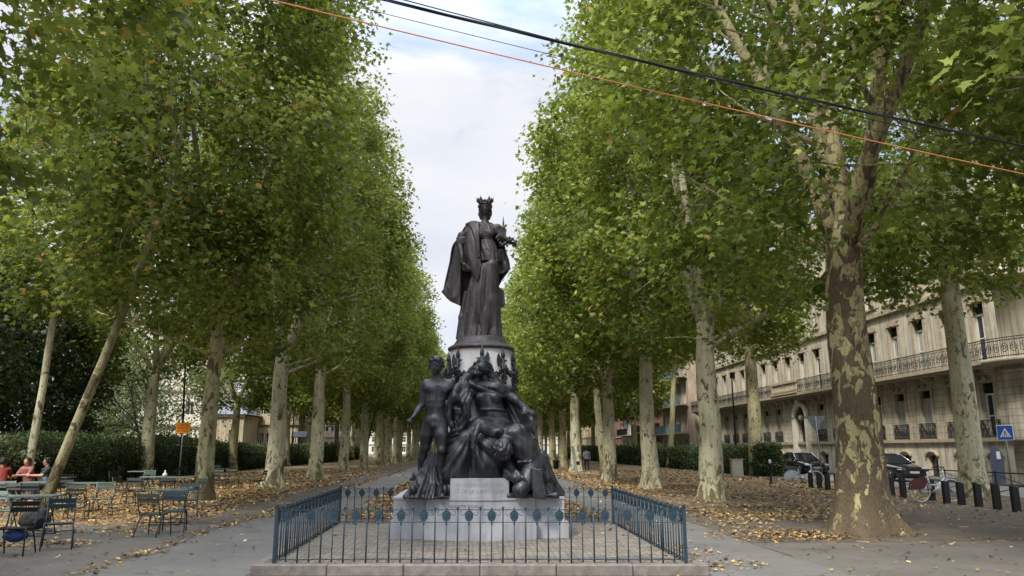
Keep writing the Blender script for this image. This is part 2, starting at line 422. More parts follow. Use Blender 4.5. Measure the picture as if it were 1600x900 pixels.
def proto(key, seed, z0, z1, R, ncl, per, spread, leaf, kind, r0, hf, limbs, gap, autumn, ntw, flare=.6, lean=(0,0), nn=14):
    cm, C = crown_mesh('crown_'+key, seed, PROF(z0, z1, R), ncl, per, spread, leaf, kind, gap, autumn)
    tm = trunk_mesh('trunk_'+key, seed, r0, hf, z1-1.5, lean=lean, limbs=limbs, C=C, ntw=ntw, flare=flare)
    protos[key] = (cm, tm)
proto('near_a', 3, 5.5, 23.5, 4.5, 780, 46, .36, .18, 'near', .28, 5.8, 4, .51, .06, 330)
proto('near_b', 8, 4.8, 23.0, 4.4, 780, 46, .36, .18, 'near', .40, 5.8, 4, .51, .05, 330)
proto('big', 15, 5.2, 25.0, 5.2, 940, 46, .38, .185, 'near', .47, 5.9, 5, .51, .05, 300, 1.25, (-.03,0))
proto('mid_a', 21, 5.5, 22.8, 4.5, 800, 34, .45, .23, 'mid', .36, 6.0, 4, .47, .05, 160)
proto('mid_b', 22, 5.0, 22.2, 4.4, 800, 34, .45, .23, 'mid', .36, 5.6, 3, .47, .05, 160)
proto('mid_c', 23, 6.0, 23.4, 4.5, 800, 34, .45, .23, 'mid', .40, 6.4, 4, .47, .05, 160)
proto('high', 27, 7.4, 22.5, 3.9, 620, 40, .45, .21, 'near', .46, 8.2, 4, .36, .06, 220, .5)
proto('far_a', 31, 5.5, 22.0, 4.5, 500, 26, .5, .36, 'far', .38, 6.0, 3, .36, .05, 40)
proto('far_b', 32, 6.0, 21.6, 4.6, 500, 26, .5, .36, 'far', .36, 6.4, 3, .36, .05, 40)
n_tree = 0
def tree(key, x, y, rz, s, leafm, bark, label, group=None, name='plane_tree', sz=None, lean=None):
    t = empty(name, (x,y,0), rz, label, 'tree', group); t.scale = (s, s, sz or s)
    if lean: t.rotation_euler = (lean[0], lean[1], rz)
    cm, tm = protos[key]
    for nm, me, mt in (('crown', cm, leafm), ('trunk', tm, bark)):
        if not me.materials: me.materials.append(mt)
        o = bpy.data.objects.new(nm, me); COL.objects.link(o); o.parent = t
        o.material_slots[0].link = 'OBJECT'; o.material_slots[0].material = mt
    return t
rr = random.Random(5)
# one leaning slender tree and two slim ones have meshes of their own
def shifted(key, seed, z0, z1, R, ncl, per, leaf, kind, r0, hf, limbs, lean, shift, ntw, gap=.4, flare=.6, autumn=.06):
    cm, C = crown_mesh('crown_'+key, seed, PROF(z0, z1, R), ncl, per, .44, leaf, kind, gap, autumn)
    n = len(cm.vertices); co_ = np.empty(n*3, dtype=np.float32); cm.vertices.foreach_get('co', co_); co_ = co_.reshape(-1,3)
    co_[:,0] += shift[0]; co_[:,1] += shift[1]; cm.vertices.foreach_set('co', co_.ravel()); C = C+np.array([shift[0], shift[1], 0])
    protos[key] = (cm, trunk_mesh('trunk_'+key, seed, r0, hf, z1-1.5, lean=lean, limbs=limbs, C=C, ntw=ntw, flare=flare))
shifted('leaning', 41, 5.4, 20, 4.3, 800, 44, .185, 'near', .14, 7.6, 3, (.29,.0), (2.9,0), 200, gap=.5)
shifted('slim', 42, 6.5, 18, 2.8, 300, 40, .2, 'mid', .14, 9.5, 2, (-.03,.0), (-.3,0), 60)
shifted('slim_twist', 43, 8.5, 19, 2.6, 260, 36, .24, 'mid', .25, 8.5, 2, (-.10,.0), (-.8,0), 50)
rr = random.Random(5)
ordn = ['first','second','third','fourth','fifth','sixth','seventh','eighth']
RG, LG = 'plane trees of the right-hand avenue row', 'plane trees of the left-hand avenue row'
tree('near_a', 9.4, 7.6, 1.1, 1.0, M_LEAF_R, M_BARK_MID, 'plane tree out of frame whose leafy boughs hang in at the top right corner', RG)
tree('big', 7.75, 15.1, 2.1, 1.0, M_LEAF_R, M_BARK_BIG, 'massive plane tree with brown flaking bark and spreading foot, nearest on the right', RG)
tree('near_b', 7.78, 24.7, .6, 1.0, M_LEAF_R, M_BARK_PALE, 'pale trunked plane tree just left of the massive brown one', RG)
tree('mid_a', 7.45, 31.8, 3.3, 1.0, M_LEAF_R, M_BARK_PALE, 'pale plane tree with flaking foot, third trunk standing in the right row', RG)
tree('slim_twist', 8.6, 49.3, .5, 1.0, M_LEAF_R, M_BARK_MID, 'slender crooked plane tree between stouter trunks of the right row', RG)
tree('mid_c', 7.72, 56.4, 4.4, 1.0, M_LEAF_R, M_BARK_PALE, 'plane tree in the right row just behind the walking man', RG)
tree('mid_b', 7.9, 65.8, 5.5, 1.0, M_LEAF_R, M_BARK_MID, 'plane tree in the right row beside the small dark litter bin', RG)
tree('mid_b', 7.3, 40.5, 5.1, .97, M_LEAF_R, M_BARK_PALE, 'plane tree in the right row half hidden behind the pale third trunk', RG)
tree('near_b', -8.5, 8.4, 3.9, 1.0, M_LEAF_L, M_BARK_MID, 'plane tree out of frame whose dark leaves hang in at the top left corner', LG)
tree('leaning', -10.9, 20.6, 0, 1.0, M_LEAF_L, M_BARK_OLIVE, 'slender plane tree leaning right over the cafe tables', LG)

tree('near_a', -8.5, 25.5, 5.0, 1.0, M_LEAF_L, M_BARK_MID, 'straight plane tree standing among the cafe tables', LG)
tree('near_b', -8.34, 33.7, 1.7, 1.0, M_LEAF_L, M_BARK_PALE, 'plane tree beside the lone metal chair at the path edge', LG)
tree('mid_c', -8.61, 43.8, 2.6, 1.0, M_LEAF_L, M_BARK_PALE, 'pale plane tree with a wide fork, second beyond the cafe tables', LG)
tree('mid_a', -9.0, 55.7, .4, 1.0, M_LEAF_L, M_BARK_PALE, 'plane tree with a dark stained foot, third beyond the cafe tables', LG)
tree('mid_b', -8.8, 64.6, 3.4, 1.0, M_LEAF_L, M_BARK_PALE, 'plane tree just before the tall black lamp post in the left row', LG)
for i in range(15):
    y = 74+i*8.6; k = ('mid_a' if i < 3 else ('far_a','far_b')[i%2])
    tree(k, 7.8+rr.uniform(-.3,.3), y, rr.uniform(0,6.2), rr.uniform(.95,1.04), M_LEAF_R, (M_BARK_PALE, M_BARK_MID)[i%3 == 0], 'distant plane tree far down the right-hand inner row of the avenue', 'distant trees of the right inner row')
    tree(k, -8.8+rr.uniform(-.3,.3), y-.8, rr.uniform(0,6.2), rr.uniform(.93,1.02), M_LEAF_L, (M_BARK_PALE, M_BARK_MID)[i%4 == 0], 'distant plane tree far down the left-hand inner row of the avenue', 'distant trees of the left inner row')
# outer rows
tree('high', 17.7, 26.5, 1.0, .96, M_LEAF_R, M_BARK_PALE, 'pale spotted plane tree behind the row of black posts at the right', 'plane trees along the street')
tree('high', 17.7, 47.0, 2.0, 1.0, M_LEAF_R, M_BARK_MID, 'plane tree rising behind the clipped hedge in front of the arched portal', 'plane trees along the street')
tree('high', 18.3, 12.5, 2.9, 1.0, M_LEAF_R, M_BARK_MID, 'plane tree out of frame at the right whose boughs cross the facade', 'plane trees along the street')
tree('slim_twist', 17.5, 67.5, 3.0, 1.1, M_LEAF_R, M_BARK_MID, 'slim plane tree behind the hedge in front of the blue-grey balconies', 'plane trees along the street')
tree('slim', -17.6, 32, 4.0, 1.15, M_LEAF_L, M_BARK_PALE, 'slim pale tree behind the hedge at the far left', 'plane trees behind the left hedge')
tree('mid_c', -17.8, 43.6, 5.0, .95, M_LEAF_L, M_BARK_PALE, 'plane tree with a knot hole rising behind the hedge beside the orange sign', 'plane trees behind the left hedge')
tree('mid_b', -17.6, 58.5, 1.0, .95, M_LEAF_L, M_BARK_MID, 'plane tree behind the hedge in front of the ochre wing', 'plane trees behind the left hedge')
for i in range(9):
    y = 82+i*14
    tree(('far_a','far_b')[i%2], 17.6, y, rr.uniform(0,6), .95, M_LEAF_R, M_BARK_MID, 'distant plane tree of the outer row along the right-hand street', 'distant trees of the right outer row')
    tree(('far_b','far_a')[i%2], -17.8, y-6, rr.uniform(0,6), .92, M_LEAF_L, M_BARK_MID, 'distant plane tree of the outer row behind the left hedge', 'distant trees of the left outer row')
for i, (x, y) in enumerate(((-33,232),(-22,226),(-12,235),(-3,228),(6,236),(15,227),(24,233),(33,228))):
    tree(('far_a','far_b')[i%2], x, y, i*1.3, .8+.05*(i%3), M_LEAF_L, M_BARK_MID, 'distant tree closing the far end of the avenue', 'distant trees closing the avenue')
# park trees at the far left
for key, seed, prof, ncl, per, leaf, r0, hf in (('dark', 51, [(2.2,2.5),(4,4.6),(8,5.2),(12,4.0),(15,1.2)], 620, 40, .26, .3, 3.2), ('low', 52, [(.6,1.6),(2.2,3.2),(4.6,3.4),(6.8,1.8),(7.6,.5)], 260, 34, .13, .12, 1.2)):
    cm, C = crown_mesh('crown_'+key, seed, prof, ncl, per, .55, leaf, 'far' if key == 'dark' else 'far', .42, 0)
    protos[key] = (cm, trunk_mesh('trunk_'+key, seed, r0, hf, prof[-1][0]-1, limbs=4, C=C, ntw=60, flare=.4))
tree('dark', -27, 38, .3, 1.05, M_LEAF_D, M_BARK_DARK, 'dark dense tree of the park at the left edge behind the hedge', 'dark park trees', 'park_tree')
tree('dark', -24.5, 44, 1.9, .80, M_LEAF_D, M_BARK_DARK, 'dark park tree with low drooping boughs left of the knotty plane tree', 'dark park trees', 'park_tree')
tree('dark', -36, 50, 4.1, 1.15, M_LEAF_D, M_BARK_DARK, 'tall dark park tree filling in behind the slim pale trunk', 'dark park trees', 'park_tree')
tree('dark', -44, 62, 2.2, 1.2, M_LEAF_D, M_BARK_DARK, 'distant dark park tree at the left edge, half hidden by nearer trees', 'dark park trees', 'park_tree')
tree('dark', -33, 66, 1.2, .95, M_LEAF_D, M_BARK_DARK, 'low dark park tree behind the hedge between slim and knotty plane trees', 'dark park trees', 'park_tree')
tree('mid_b', -27, 24, 4.1, .8, M_LEAF_L, M_BARK_MID, 'bushy park tree out of frame at the far left', 'dark park trees', 'park_tree')
tree('low', -21.5, 52, 0, 1.25, M_LEAF_S, M_BARK_DARK, 'low pale green tree with crooked dark boughs beside the orange sign', None, 'park_tree')
tree('low', -26.5, 60, 2.0, 1.1, M_LEAF_S, M_BARK_DARK, 'pale grey-green shrubby tree in front of the large stone building', None, 'park_tree')
# ------------------------------------------------------------------ ground
def sheet(name, x0, x1, y0, y1, z, mat, kind='structure', sub=1):
    mb = MB(); mb.add([(x0,y0,z),(x1,y0,z),(x1,y1,z),(x0,y1,z)], [(0,1,2,3)])
    return tag(mb.build(name, mat), kind=kind)
def ground_mat():
    t = NT('leaf_strewn_dirt'); v = t.wpos()
    big = t.noise(v, .35, 5, .6); mid = t.noise(v, 2.2, 5, .6); fine = t.noise(v, 60, 3, .7)
    c = t.ramp(mid, [(.3, lin((62,56,50))), (.7, lin((92,86,78)))])
    c = t.mix(t.math('MULTIPLY', fine, .5), c, lin((120,110,98)))
    # far litter: small orange flakes
    vo = t.node('ShaderNodeTexVoronoi'); vo.inputs['Scale'].default_value = 7; t.l(v, vo.inputs['Vector'])
    sp = t.node('ShaderNodeSeparateColor'); t.l(vo.outputs['Color'], sp.inputs[0])
    xs = t.node('ShaderNodeSeparateXYZ'); t.l(v, xs.inputs[0])
    def band(a, b, soft):   # 1 inside a..b of X
        l_ = t.math('DIVIDE', t.math('SUBTRACT', xs.outputs[0], a), soft, True); r_ = t.math('DIVIDE', t.math('SUBTRACT', b, xs.outputs[0]), soft, True)
        return t.math('MULTIPLY', l_, r_)
    yy = t.math('DIVIDE', t.math('SUBTRACT', xs.outputs[1], 19.0), 5, True)
    m = t.math('MAXIMUM', t.math('MULTIPLY', band(-3.1, 3.2, .7), yy), t.math('MULTIPLY', band(-17.5, -6.6, 1.2), .55))
    m = t.math('MAXIMUM', m, t.math('MULTIPLY', band(4.9, 17, .8), t.math('MULTIPLY', t.math('DIVIDE', t.math('SUBTRACT', xs.outputs[1], 17.0), 14, True), .55)))
    m = t.math('ADD', m, t.math('MULTIPLY', t.math('SUBTRACT', big, .5), 1.6))
    lit = t.math('GREATER_THAN', t.math('ADD', m, t.math('MULTIPLY', t.math('SUBTRACT', sp.outputs[0], .5), .9)), .52)
    oc = t.ramp(sp.outputs[1], [(0, lin((84,68,48))), (.5, lin((136,110,74))), (1, lin((172,144,98)))])
    c = t.mix(t.math('MULTIPLY', lit, .85), c, oc)
    t.set(Base_Color=c, Roughness=.92); t.b.inputs['Specular IOR Level'].default_value = .15
    t.bump(t.math('ADD', fine, mid), .35, .02); return t.m
def asphalt(name, a, b, sc=1.0):
    t = NT(name); v = t.wpos()
    c = t.ramp(t.noise(v, .9*sc, 6, .65), [(.32, lin(a)), (.68, lin(b))])
    f = t.noise(v, 110, 2, .7)
    c = t.mix(t.math('MULTIPLY', f, .45), c, lin((128,124,118)))
    dv = t.node('ShaderNodeVectorMath', operation='ADD'); nz = t.node('ShaderNodeTexNoise'); nz.inputs['Scale'].default_value = 1.7; nz.inputs['Detail'].default_value = 6; t.l(v, nz.inputs['Vector']); t.l(v, dv.inputs[0]); t.l(nz.outputs['Color'], dv.inputs[1])
    vc = t.node('ShaderNodeTexVoronoi', feature='DISTANCE_TO_EDGE'); vc.inputs['Scale'].default_value = .55; t.l(dv.outputs[0], vc.inputs['Vector'])
    crk = t.math('MULTIPLY', t.math('LESS_THAN', vc.outputs['Distance'], .0065), t.ramp(t.noise(v, .6, 2), [(.45, G(0)), (.55, G(1))]))
    c = t.mix(t.math('MULTIPLY', crk, .75), c, lin((38,34,30)))
    lg = t.noise(v, .28, 4, .6); c = t.mix(t.ramp(lg, [(.48, G(0)), (.56, G(.35))]), c, lin((112,108,100)))
    du = t.noise(v, 9, 5, .7); c = t.mix(t.ramp(du, [(.56, G(0)), (.66, G(.45))]), c, lin((104,90,70)))
    st = t.noise(v, 3.1, 4, .7, 1.5); c = t.mix(t.ramp(st, [(.55, G(0)), (.72, G(.35))]), c, lin((58,54,50)))
    t.set(Base_Color=c, Roughness=.85); t.b.inputs['Specular IOR Level'].default_value = .25; t.bump(f, .35, .006); return t.m
M_GROUND = ground_mat(); M_PATH = asphalt('path_asphalt', (80,80,80), (104,104,103)); M_SIDE = asphalt('worn_asphalt', (66,62,58), (92,88,83)); M_ROAD = asphalt('road_asphalt', (84,84,84), (112,112,112))
def grid_ground():
    mb = MB(); xs = [-900,-120,-40,-18,-9,0,9,18,18.9]; ys = [-60,0,10,20,40,80,160,300,2000]
    vs = [(x,y,0) for y in ys for x in xs]; n = len(xs)
    return mb.add(vs, [(j*n+i, j*n+i+1, (j+1)*n+i+1, (j+1)*n+i) for j in range(len(ys)-1) for i in range(n-1)])
tag(grid_ground().build('ground', M_GROUND), kind='structure')
def wavy_strip(name, xa, xb, y0, y1, z, mat, amp=.25, n=90, seed=1, f=.35):
    mb = MB(); vs = []
    for i in range(n+1):
        y = y0+(y1-y0)*(i/n)**1.5
        vs += [(xa+amp*mnoise.noise(Vector((y*f, seed, 0))), y, z), (xb+amp*mnoise.noise(Vector((y*f, seed+9, 0))), y, z)]
    mb.add(vs, [(2*i, 2*i+1, 2*i+3, 2*i+2) for i in range(n)]); return tag(mb.build(name, mat), kind='structure')
wavy_strip('path', -5.05, -2.9, -5, 300, .004, M_PATH, seed=3)
wavy_strip('path', 3.1, 4.9, -5, 300, .004, M_PATH, seed=5)
sheet('path', -2.85, 3.05, -5, 11.0, .0045, M_PATH)
wavy_strip('side_path', -9.6, -5.08, -5, 17.5, .0035, M_SIDE, .8, seed=7, f=.5)
wavy_strip('side_path', 4.95, 13.5, -5, 13.5, .0035, M_SIDE, .9, seed=8, f=.5)
# street on the right: kerb, road, pavement
sheet('road', 19.05, 25.2, -60, 400, -.10, M_ROAD)
mb = MB(); mb.box((18.975, 170, -.052), (.15, 460, .104)); tag(mb.build('kerb', simple('kerb_stone', lin((140,136,128)), .8, bump=.3)), kind='structure')
mb = MB(); mb.box((26.3, 170, -.05), (2.2, 460, .14)); tag(mb.build('pavement', M_SIDE), kind='structure')
sheet('far_ground', 27.4, 900, -60, 2000, -.11, M_GROUND)
# fallen leaves --------------------------------------------------------------
M_LITTER = NT('fallen_leaves'); a_ = M_LITTER.node('ShaderNodeAttribute', attribute_name='tone')
M_LITTER.set(Base_Color=M_LITTER.ramp(a_.outputs['Fac'], [(0, lin((70,54,38))), (.3, lin((112,88,58))), (.6, lin((152,122,80))), (.85, lin((186,156,106))), (1, lin((200,184,140)))]), Roughness=.8)
M_LITTER.b.inputs['Specular IOR Level'].default_value = .2; M_LITTER = M_LITTER.m
def litter():
    rng = np.random.default_rng(77)
    blobs = []
    for (px, py, rx, ry, w_) in ((1108,884,.75,.45,1.0),(1085,868,.5,.5,.9),(1215,838,1.1,.9,1.0),(1150,815,.9,1.6,.9),(1200,800,1.3,2.2,.85),(1110,800,.6,2.0,.8),(1240,795,1.8,1.6,.5),(960,762,1.6,3.0,.7),(1010,790,.6,1.2,.5),
                                 (1350,838,1.2,.25,.55),(240,800,1.6,1.6,.9),(150,830,1.2,.8,.7),(360,770,1.8,4.0,.95),(180,780,2.5,3.5,.95),(330,780,1.5,2,.8),(60,850,1.1,.6,.4)):
        p = gp(px, py); blobs.append((p.x, p.y, rx, ry, w_))
    def dens(x, y):
        d = .030
        if y > 18.5 and -3.2 < x < 3.3: d = 1.3
        if -16.5 < x < -6.3 and y > 15: d = max(d, .40*min(1, (y-15)/5)+.08)
        if 5 < x < 17 and y > 20: d = max(d, .28*min(1, (y-20)/8))
        if -5.0 < x < 4.9 and not (y > 18.5 and abs(x) < 3.2): d = .012
        if -2.6 < x < 2.9 and 11.5 < y < 17.3: d = .012
        e = abs(x+5.12+.12*math.sin(y*.9)); 
        if e < .3: d = max(d, .75*(1-e/.3)*(.35+.65*(mnoise.noise(Vector((y*.8,1,2))) > -.1))*(1 if y > 10 else .3))
        n = mnoise.noise(Vector((x*.45, y*.45, 3)))+.5*mnoise.noise(Vector((x*1.4, y*1.4, 8)))
        for bx, by, rx, ry, w_ in blobs:
            q = ((x-bx)/rx)**2+((y-by)/ry)**2
            if q < 2.2: d = max(d, w_*math.exp(-q*q*.9))
        return d*max(.12, min(1.6, .8+n*1.5))
    P = []; S = []
    for (y0, y1, x0, x1, cnt, s) in ((4.5, 12, -10, 11, 42000, .062), (12, 20, -15, 16, 110000, .066), (20, 34, -18, 18.8, 150000, .082), (34, 60, -18, 18.8, 90000, .125)):
        xs = rng.uniform(x0, x1, cnt); ys = rng.uniform(y0, y1, cnt); q = rng.uniform(size=cnt)
        for x, y, r in zip(xs, ys, q):
            if r < dens(x, y)*.62: P.append((x, y, .012)); S.append(s)
    P = np.array(P, dtype=np.float32); N = len(P); S = np.array(S, dtype=np.float32)*rng.uniform(.55, 1.35, N).astype(np.float32)
    inside = (P[:,0] > -3) & (P[:,0] < 3.3) & (P[:,1] > 11.0) & (P[:,1] < 17.7)
    P[:,2] += rng.uniform(0, .03, N); P[inside, 2] += .125
    nrm = rng.normal(size=(N,3)).astype(np.float32)*.28; nrm[:,2] = 1; nrm /= np.linalg.norm(nrm, axis=1)[:,None]
    a = rng.uniform(0, 2*PI, N); d = np.stack([np.cos(a), np.sin(a), np.zeros(N)], 1).astype(np.float32)
    d -= nrm*(d*nrm).sum(1)[:,None]; d /= np.linalg.norm(d, axis=1)[:,None]; s = np.cross(d, nrm)
    L = LEAF_MID.copy(); curl = rng.uniform(-2.2, .6, size=(N,1,1)).astype(np.float32)
    V = (s[:,None,:]*L[None,:,0:1]+d[:,None,:]*(L[None,:,1:2]-.4)+nrm[:,None,:]*L[None,:,2:3]*curl)*S[:,None,None]+P[:,None,:]
    V[:,:,2] = np.maximum(V[:,:,2], .008)
    fa = np.array(LEAF_MID_F)[None]+(np.arange(N)*len(L))[:,None,None]
    me = np_mesh('fallen_leaves', V.reshape(-1,3), fa.reshape(-1,3))
    t = me.attributes.new('tone', 'FLOAT', 'POINT'); t.data.foreach_set('value', np.repeat(np.clip(rng.normal(.5, .25, N), 0, 1), len(L)).astype(np.float32))
    o = link('fallen_leaves', me, M_LITTER); tag(o, 'dry orange-brown plane leaves strewn over the ground and paths', 'fallen leaves', kind='stuff'); print('litter', N)
litter()
# ------------------------------------------------------------------ sculpting: a signed distance field turned into one smooth mesh
class Field:
    def __init__(s, lo, hi, h):
        s.lo = np.array(lo, dtype=np.float32); s.h = h
        s.n = np.ceil((np.array(hi)-np.array(lo))/h).astype(int)+1
        s.D = np.full(s.n, 9.0, dtype=np.float32)
        s.ax = [s.lo[i]+h*np.arange(s.n[i], dtype=np.float32) for i in range(3)]
    def sub(s, lo, hi, m):
        sl = []
        for i in range(3):
            a = int(max(0, math.floor((lo[i]-m-s.lo[i])/s.h))); b = int(min(s.n[i], math.ceil((hi[i]+m-s.lo[i])/s.h)+1))
            if b <= a: return None
            sl.append(slice(a, b))
        X, Y, Z = np.meshgrid(s.ax[0][sl[0]], s.ax[1][sl[1]], s.ax[2][sl[2]], indexing='ij')
        return tuple(sl), X, Y, Z
    def comb(s, sl, d, k, op='u'):
        a = s.D[sl]
        if op == 'u':
            if k <= 0: r = np.minimum(a, d)
            else:
                h = np.clip(k-np.abs(a-d), 0, None)/k; r = np.minimum(a, d)-h*h*k*.25
        else:
            d = -d
            h = np.clip(k-np.abs(a-d), 0, None)/max(k, 1e-6); r = np.maximum(a, d)+h*h*k*.25
        s.D[sl] = r
    def cap(s, a, b, ra, rb=None, k=.03, op='u', sq=None):
        """tapered capsule; sq flattens it along a world axis (x,y,z factors)"""
        rb = ra if rb is None else rb; a = np.array(a, dtype=np.float32); b = np.array(b, dtype=np.float32); R = max(ra, rb)
        g = s.sub(np.minimum(a, b)-R, np.maximum(a, b)+R, k+s.h*4)
        if g is None: return s
        sl, X, Y, Z = g; v = b-a; L = float((v*v).sum())+1e-12
        t = np.clip(((X-a[0])*v[0]+(Y-a[1])*v[1]+(Z-a[2])*v[2])/L, 0, 1)
        dx, dy, dz = X-a[0]-t*v[0], Y-a[1]-t*v[1], Z-a[2]-t*v[2]
        if sq: dx, dy, dz = dx/sq[0], dy/sq[1], dz/sq[2]
        s.comb(sl, np.sqrt(dx*dx+dy*dy+dz*dz)-(ra+(rb-ra)*t), k, op); return s
    def chain(s, pts, rad, k=.03, op='u'):
        for i in range(len(pts)-1): s.cap(pts[i], pts[i+1], rad[i], rad[i+1], k, op)
        return s
    def ell(s, c, r, rot=None, k=.03, op='u'):
        c = np.array(c, dtype=np.float32); R = max(r); g = s.sub(c-R, c+R, k+s.h*4)
        if g is None: return s
        sl, X, Y, Z = g; P = np.stack([X-c[0], Y-c[1], Z-c[2]], -1)
        if rot is not None:
            M = np.array(rot, dtype=np.float32); P = P@M
        r = np.array(r, dtype=np.float32); k0 = np.sqrt(((P/r)**2).sum(-1)); k1 = np.sqrt(((P/(r*r))**2).sum(-1))+1e-6
        s.comb(sl, k0*(k0-1)/k1, k, op); return s
    def loft(s, rings, k=.03, fold=None, op='u', ext=.0):
        """rings: (z,cx,cy,rx,ry); fold(theta,z)->radius factor offset in metres"""
        a = np.array(sorted(rings), dtype=np.float32); R = a[:,3:5].max()+.06
        lo = (a[:,1].min()-R, a[:,2].min()-R, a[0,0]); hi = (a[:,1].max()+R, a[:,2].max()+R, a[-1,0])
        g = s.sub(lo, hi, k+s.h*4)
        if g is None: return s
        sl, X, Y, Z = g; z = Z[0,0,:]
        f = lambda j: np.interp(z, a[:,0], a[:,j])[None,None,:]
        cx, cy, rx, ry = f(1), f(2), f(3), f(4)
        dx, dy = (X-cx)/rx, (Y-cy)/ry; q = np.sqrt(dx*dx+dy*dy)
        d = (q-1)*np.minimum(rx, ry)
        if fold is not None: d = d-fold(np.arctan2(Y-cy, X-cx), Z)
        cap = np.maximum(a[0,0]-Z, Z-a[-1,0])
        d = np.where(cap > 0, np.sqrt(np.maximum(d, 0)**2+cap**2), np.maximum(d, cap))
        s.comb(sl, d, k, op); return s
    def displace(s, fn, band=.12):
        m = np.abs(s.D) < band
        I = np.argwhere(m); P = s.lo+I*s.h
        s.D[m] += fn(P[:,0], P[:,1], P[:,2]).astype(np.float32); return s
    def mesh(s, name, smooth=1):
        D = s.D; S = D < 0; n = D.shape
        acc = np.zeros((n[0]-1, n[1]-1, n[2]-1, 3), dtype=np.float32); cnt = np.zeros(acc.shape[:3], dtype=np.float32)
        cells = [slice(0, n[i]-1) for i in range(3)]
        E_ = []
        for ax in range(3):
            a = [slice(None)]*3; b = [slice(None)]*3; a[ax] = slice(0, -1); b[ax] = slice(1, None)
            d0, d1 = D[tuple(a)], D[tuple(b)]; cr_ = (d0 < 0) != (d1 < 0)
            t = np.where(cr_, d0/(d0-d1+1e-20), 0)
            E_.append((cr_, t, d0 < 0))
            o = [i for i in range(3) if i != ax]
            for u in (0,1):
                for v in (0,1):
                    idx = [slice(None)]*3; idx[o[0]] = slice(u, n[o[0]]-1+u); idx[o[1]] = slice(v, n[o[1]]-1+v)
                    c = cr_[tuple(idx)]; tt = t[tuple(idx)]
                    cnt += c; acc[..., ax] += tt*c; acc[..., o[0]] += u*c; acc[..., o[1]] += v*c
        act = cnt > 0; ids = np.full(cnt.shape, -1, dtype=np.int64); ids[act] = np.arange(act.sum())
        I = np.argwhere(act); V = s.lo+(I+acc[act]/cnt[act][:,None])*s.h
        Fq = []
        for ax in range(3):
            cr_, t, ins = E_[ax]; o = [i for i in range(3) if i != ax]
            J = np.argwhere(cr_); ok = (J[:,o[0]] > 0) & (J[:,o[1]] > 0) & (J[:,o[0]] < n[o[0]]-1) & (J[:,o[1]] < n[o[1]]-1); J = J[ok]
            q = []
            for u, v in ((0,0),(1,0),(1,1),(0,1)):
                K = J.copy(); K[:,o[0]] -= u; K[:,o[1]] -= v; q.append(ids[K[:,0], K[:,1], K[:,2]])
            q = np.stack(q, 1); inn = ins[J[:,0], J[:,1], J[:,2]]
            flip = inn if ax != 1 else ~inn
            q[~flip] = q[~flip][:, ::-1]; Fq.append(q)
        Fq = np.concatenate(Fq)
        for _ in range(smooth):
            A = np.zeros_like(V); c = np.zeros(len(V))
            for a_, b_ in ((0,1),(1,2),(2,3),(3,0)):
                np.add.at(A, Fq[:,a_], V[Fq[:,b_]]); np.add.at(c, Fq[:,a_], 1); np.add.at(A, Fq[:,b_], V[Fq[:,a_]]); np.add.at(c, Fq[:,b_], 1)
            V = V*.5+.5*A/np.maximum(c, 1)[:,None]
        me = np_mesh(name, V, Fq, 4); me.polygons.foreach_set('use_smooth', [True]*len(me.polygons)); return me
def ridges(u, sharp=1.6):
    """fabric fold profile 0..1: broad rounded ridges, narrow valleys"""
    return np.abs(np.sin(u))**sharp
_rg = np.random.default_rng(9); _LAT = _rg.uniform(-1, 1, (32,32,32)).astype(np.float32)
def gn(X, Y, Z):
    """smooth value noise, vectorised"""
    X, Y, Z = np.broadcast_arrays(np.asarray(X, dtype=float), Y, Z)
    x0, y0, z0 = np.floor(X).astype(int), np.floor(Y).astype(int), np.floor(Z).astype(int)
    fx, fy, fz = X-x0, Y-y0, Z-z0; fx, fy, fz = fx*fx*(3-2*fx), fy*fy*(3-2*fy), fz*fz*(3-2*fz); r = 0
    for i in (0,1):
        for j in (0,1):
            for k in (0,1):
                r = r+_LAT[(x0+i)%32, (y0+j)%32, (z0+k)%32]*(fx if i else 1-fx)*(fy if j else 1-fy)*(fz if k else 1-fz)
    return r
def folds(a, b, c, fa, fb=.35, seed=0.0, p=.55):
    """irregular cloth folds: crests cross the direction a, long in b and c. returns about -1..1 (narrow valleys)"""
    w_ = .9*gn(a*fa*.25+seed, b*fb*1.3, c*fb*1.3+7)
    u = a*fa+w_+seed
    n1 = gn(u, b*fb+seed, c*fb); n2 = gn(u*2.3+5, b*fb*2.2, c*fb*2.2+seed)
    r = np.abs(n1)**p*1.5-.75; r2 = np.abs(n2)**p*1.5-.75
    return r+.42*r2
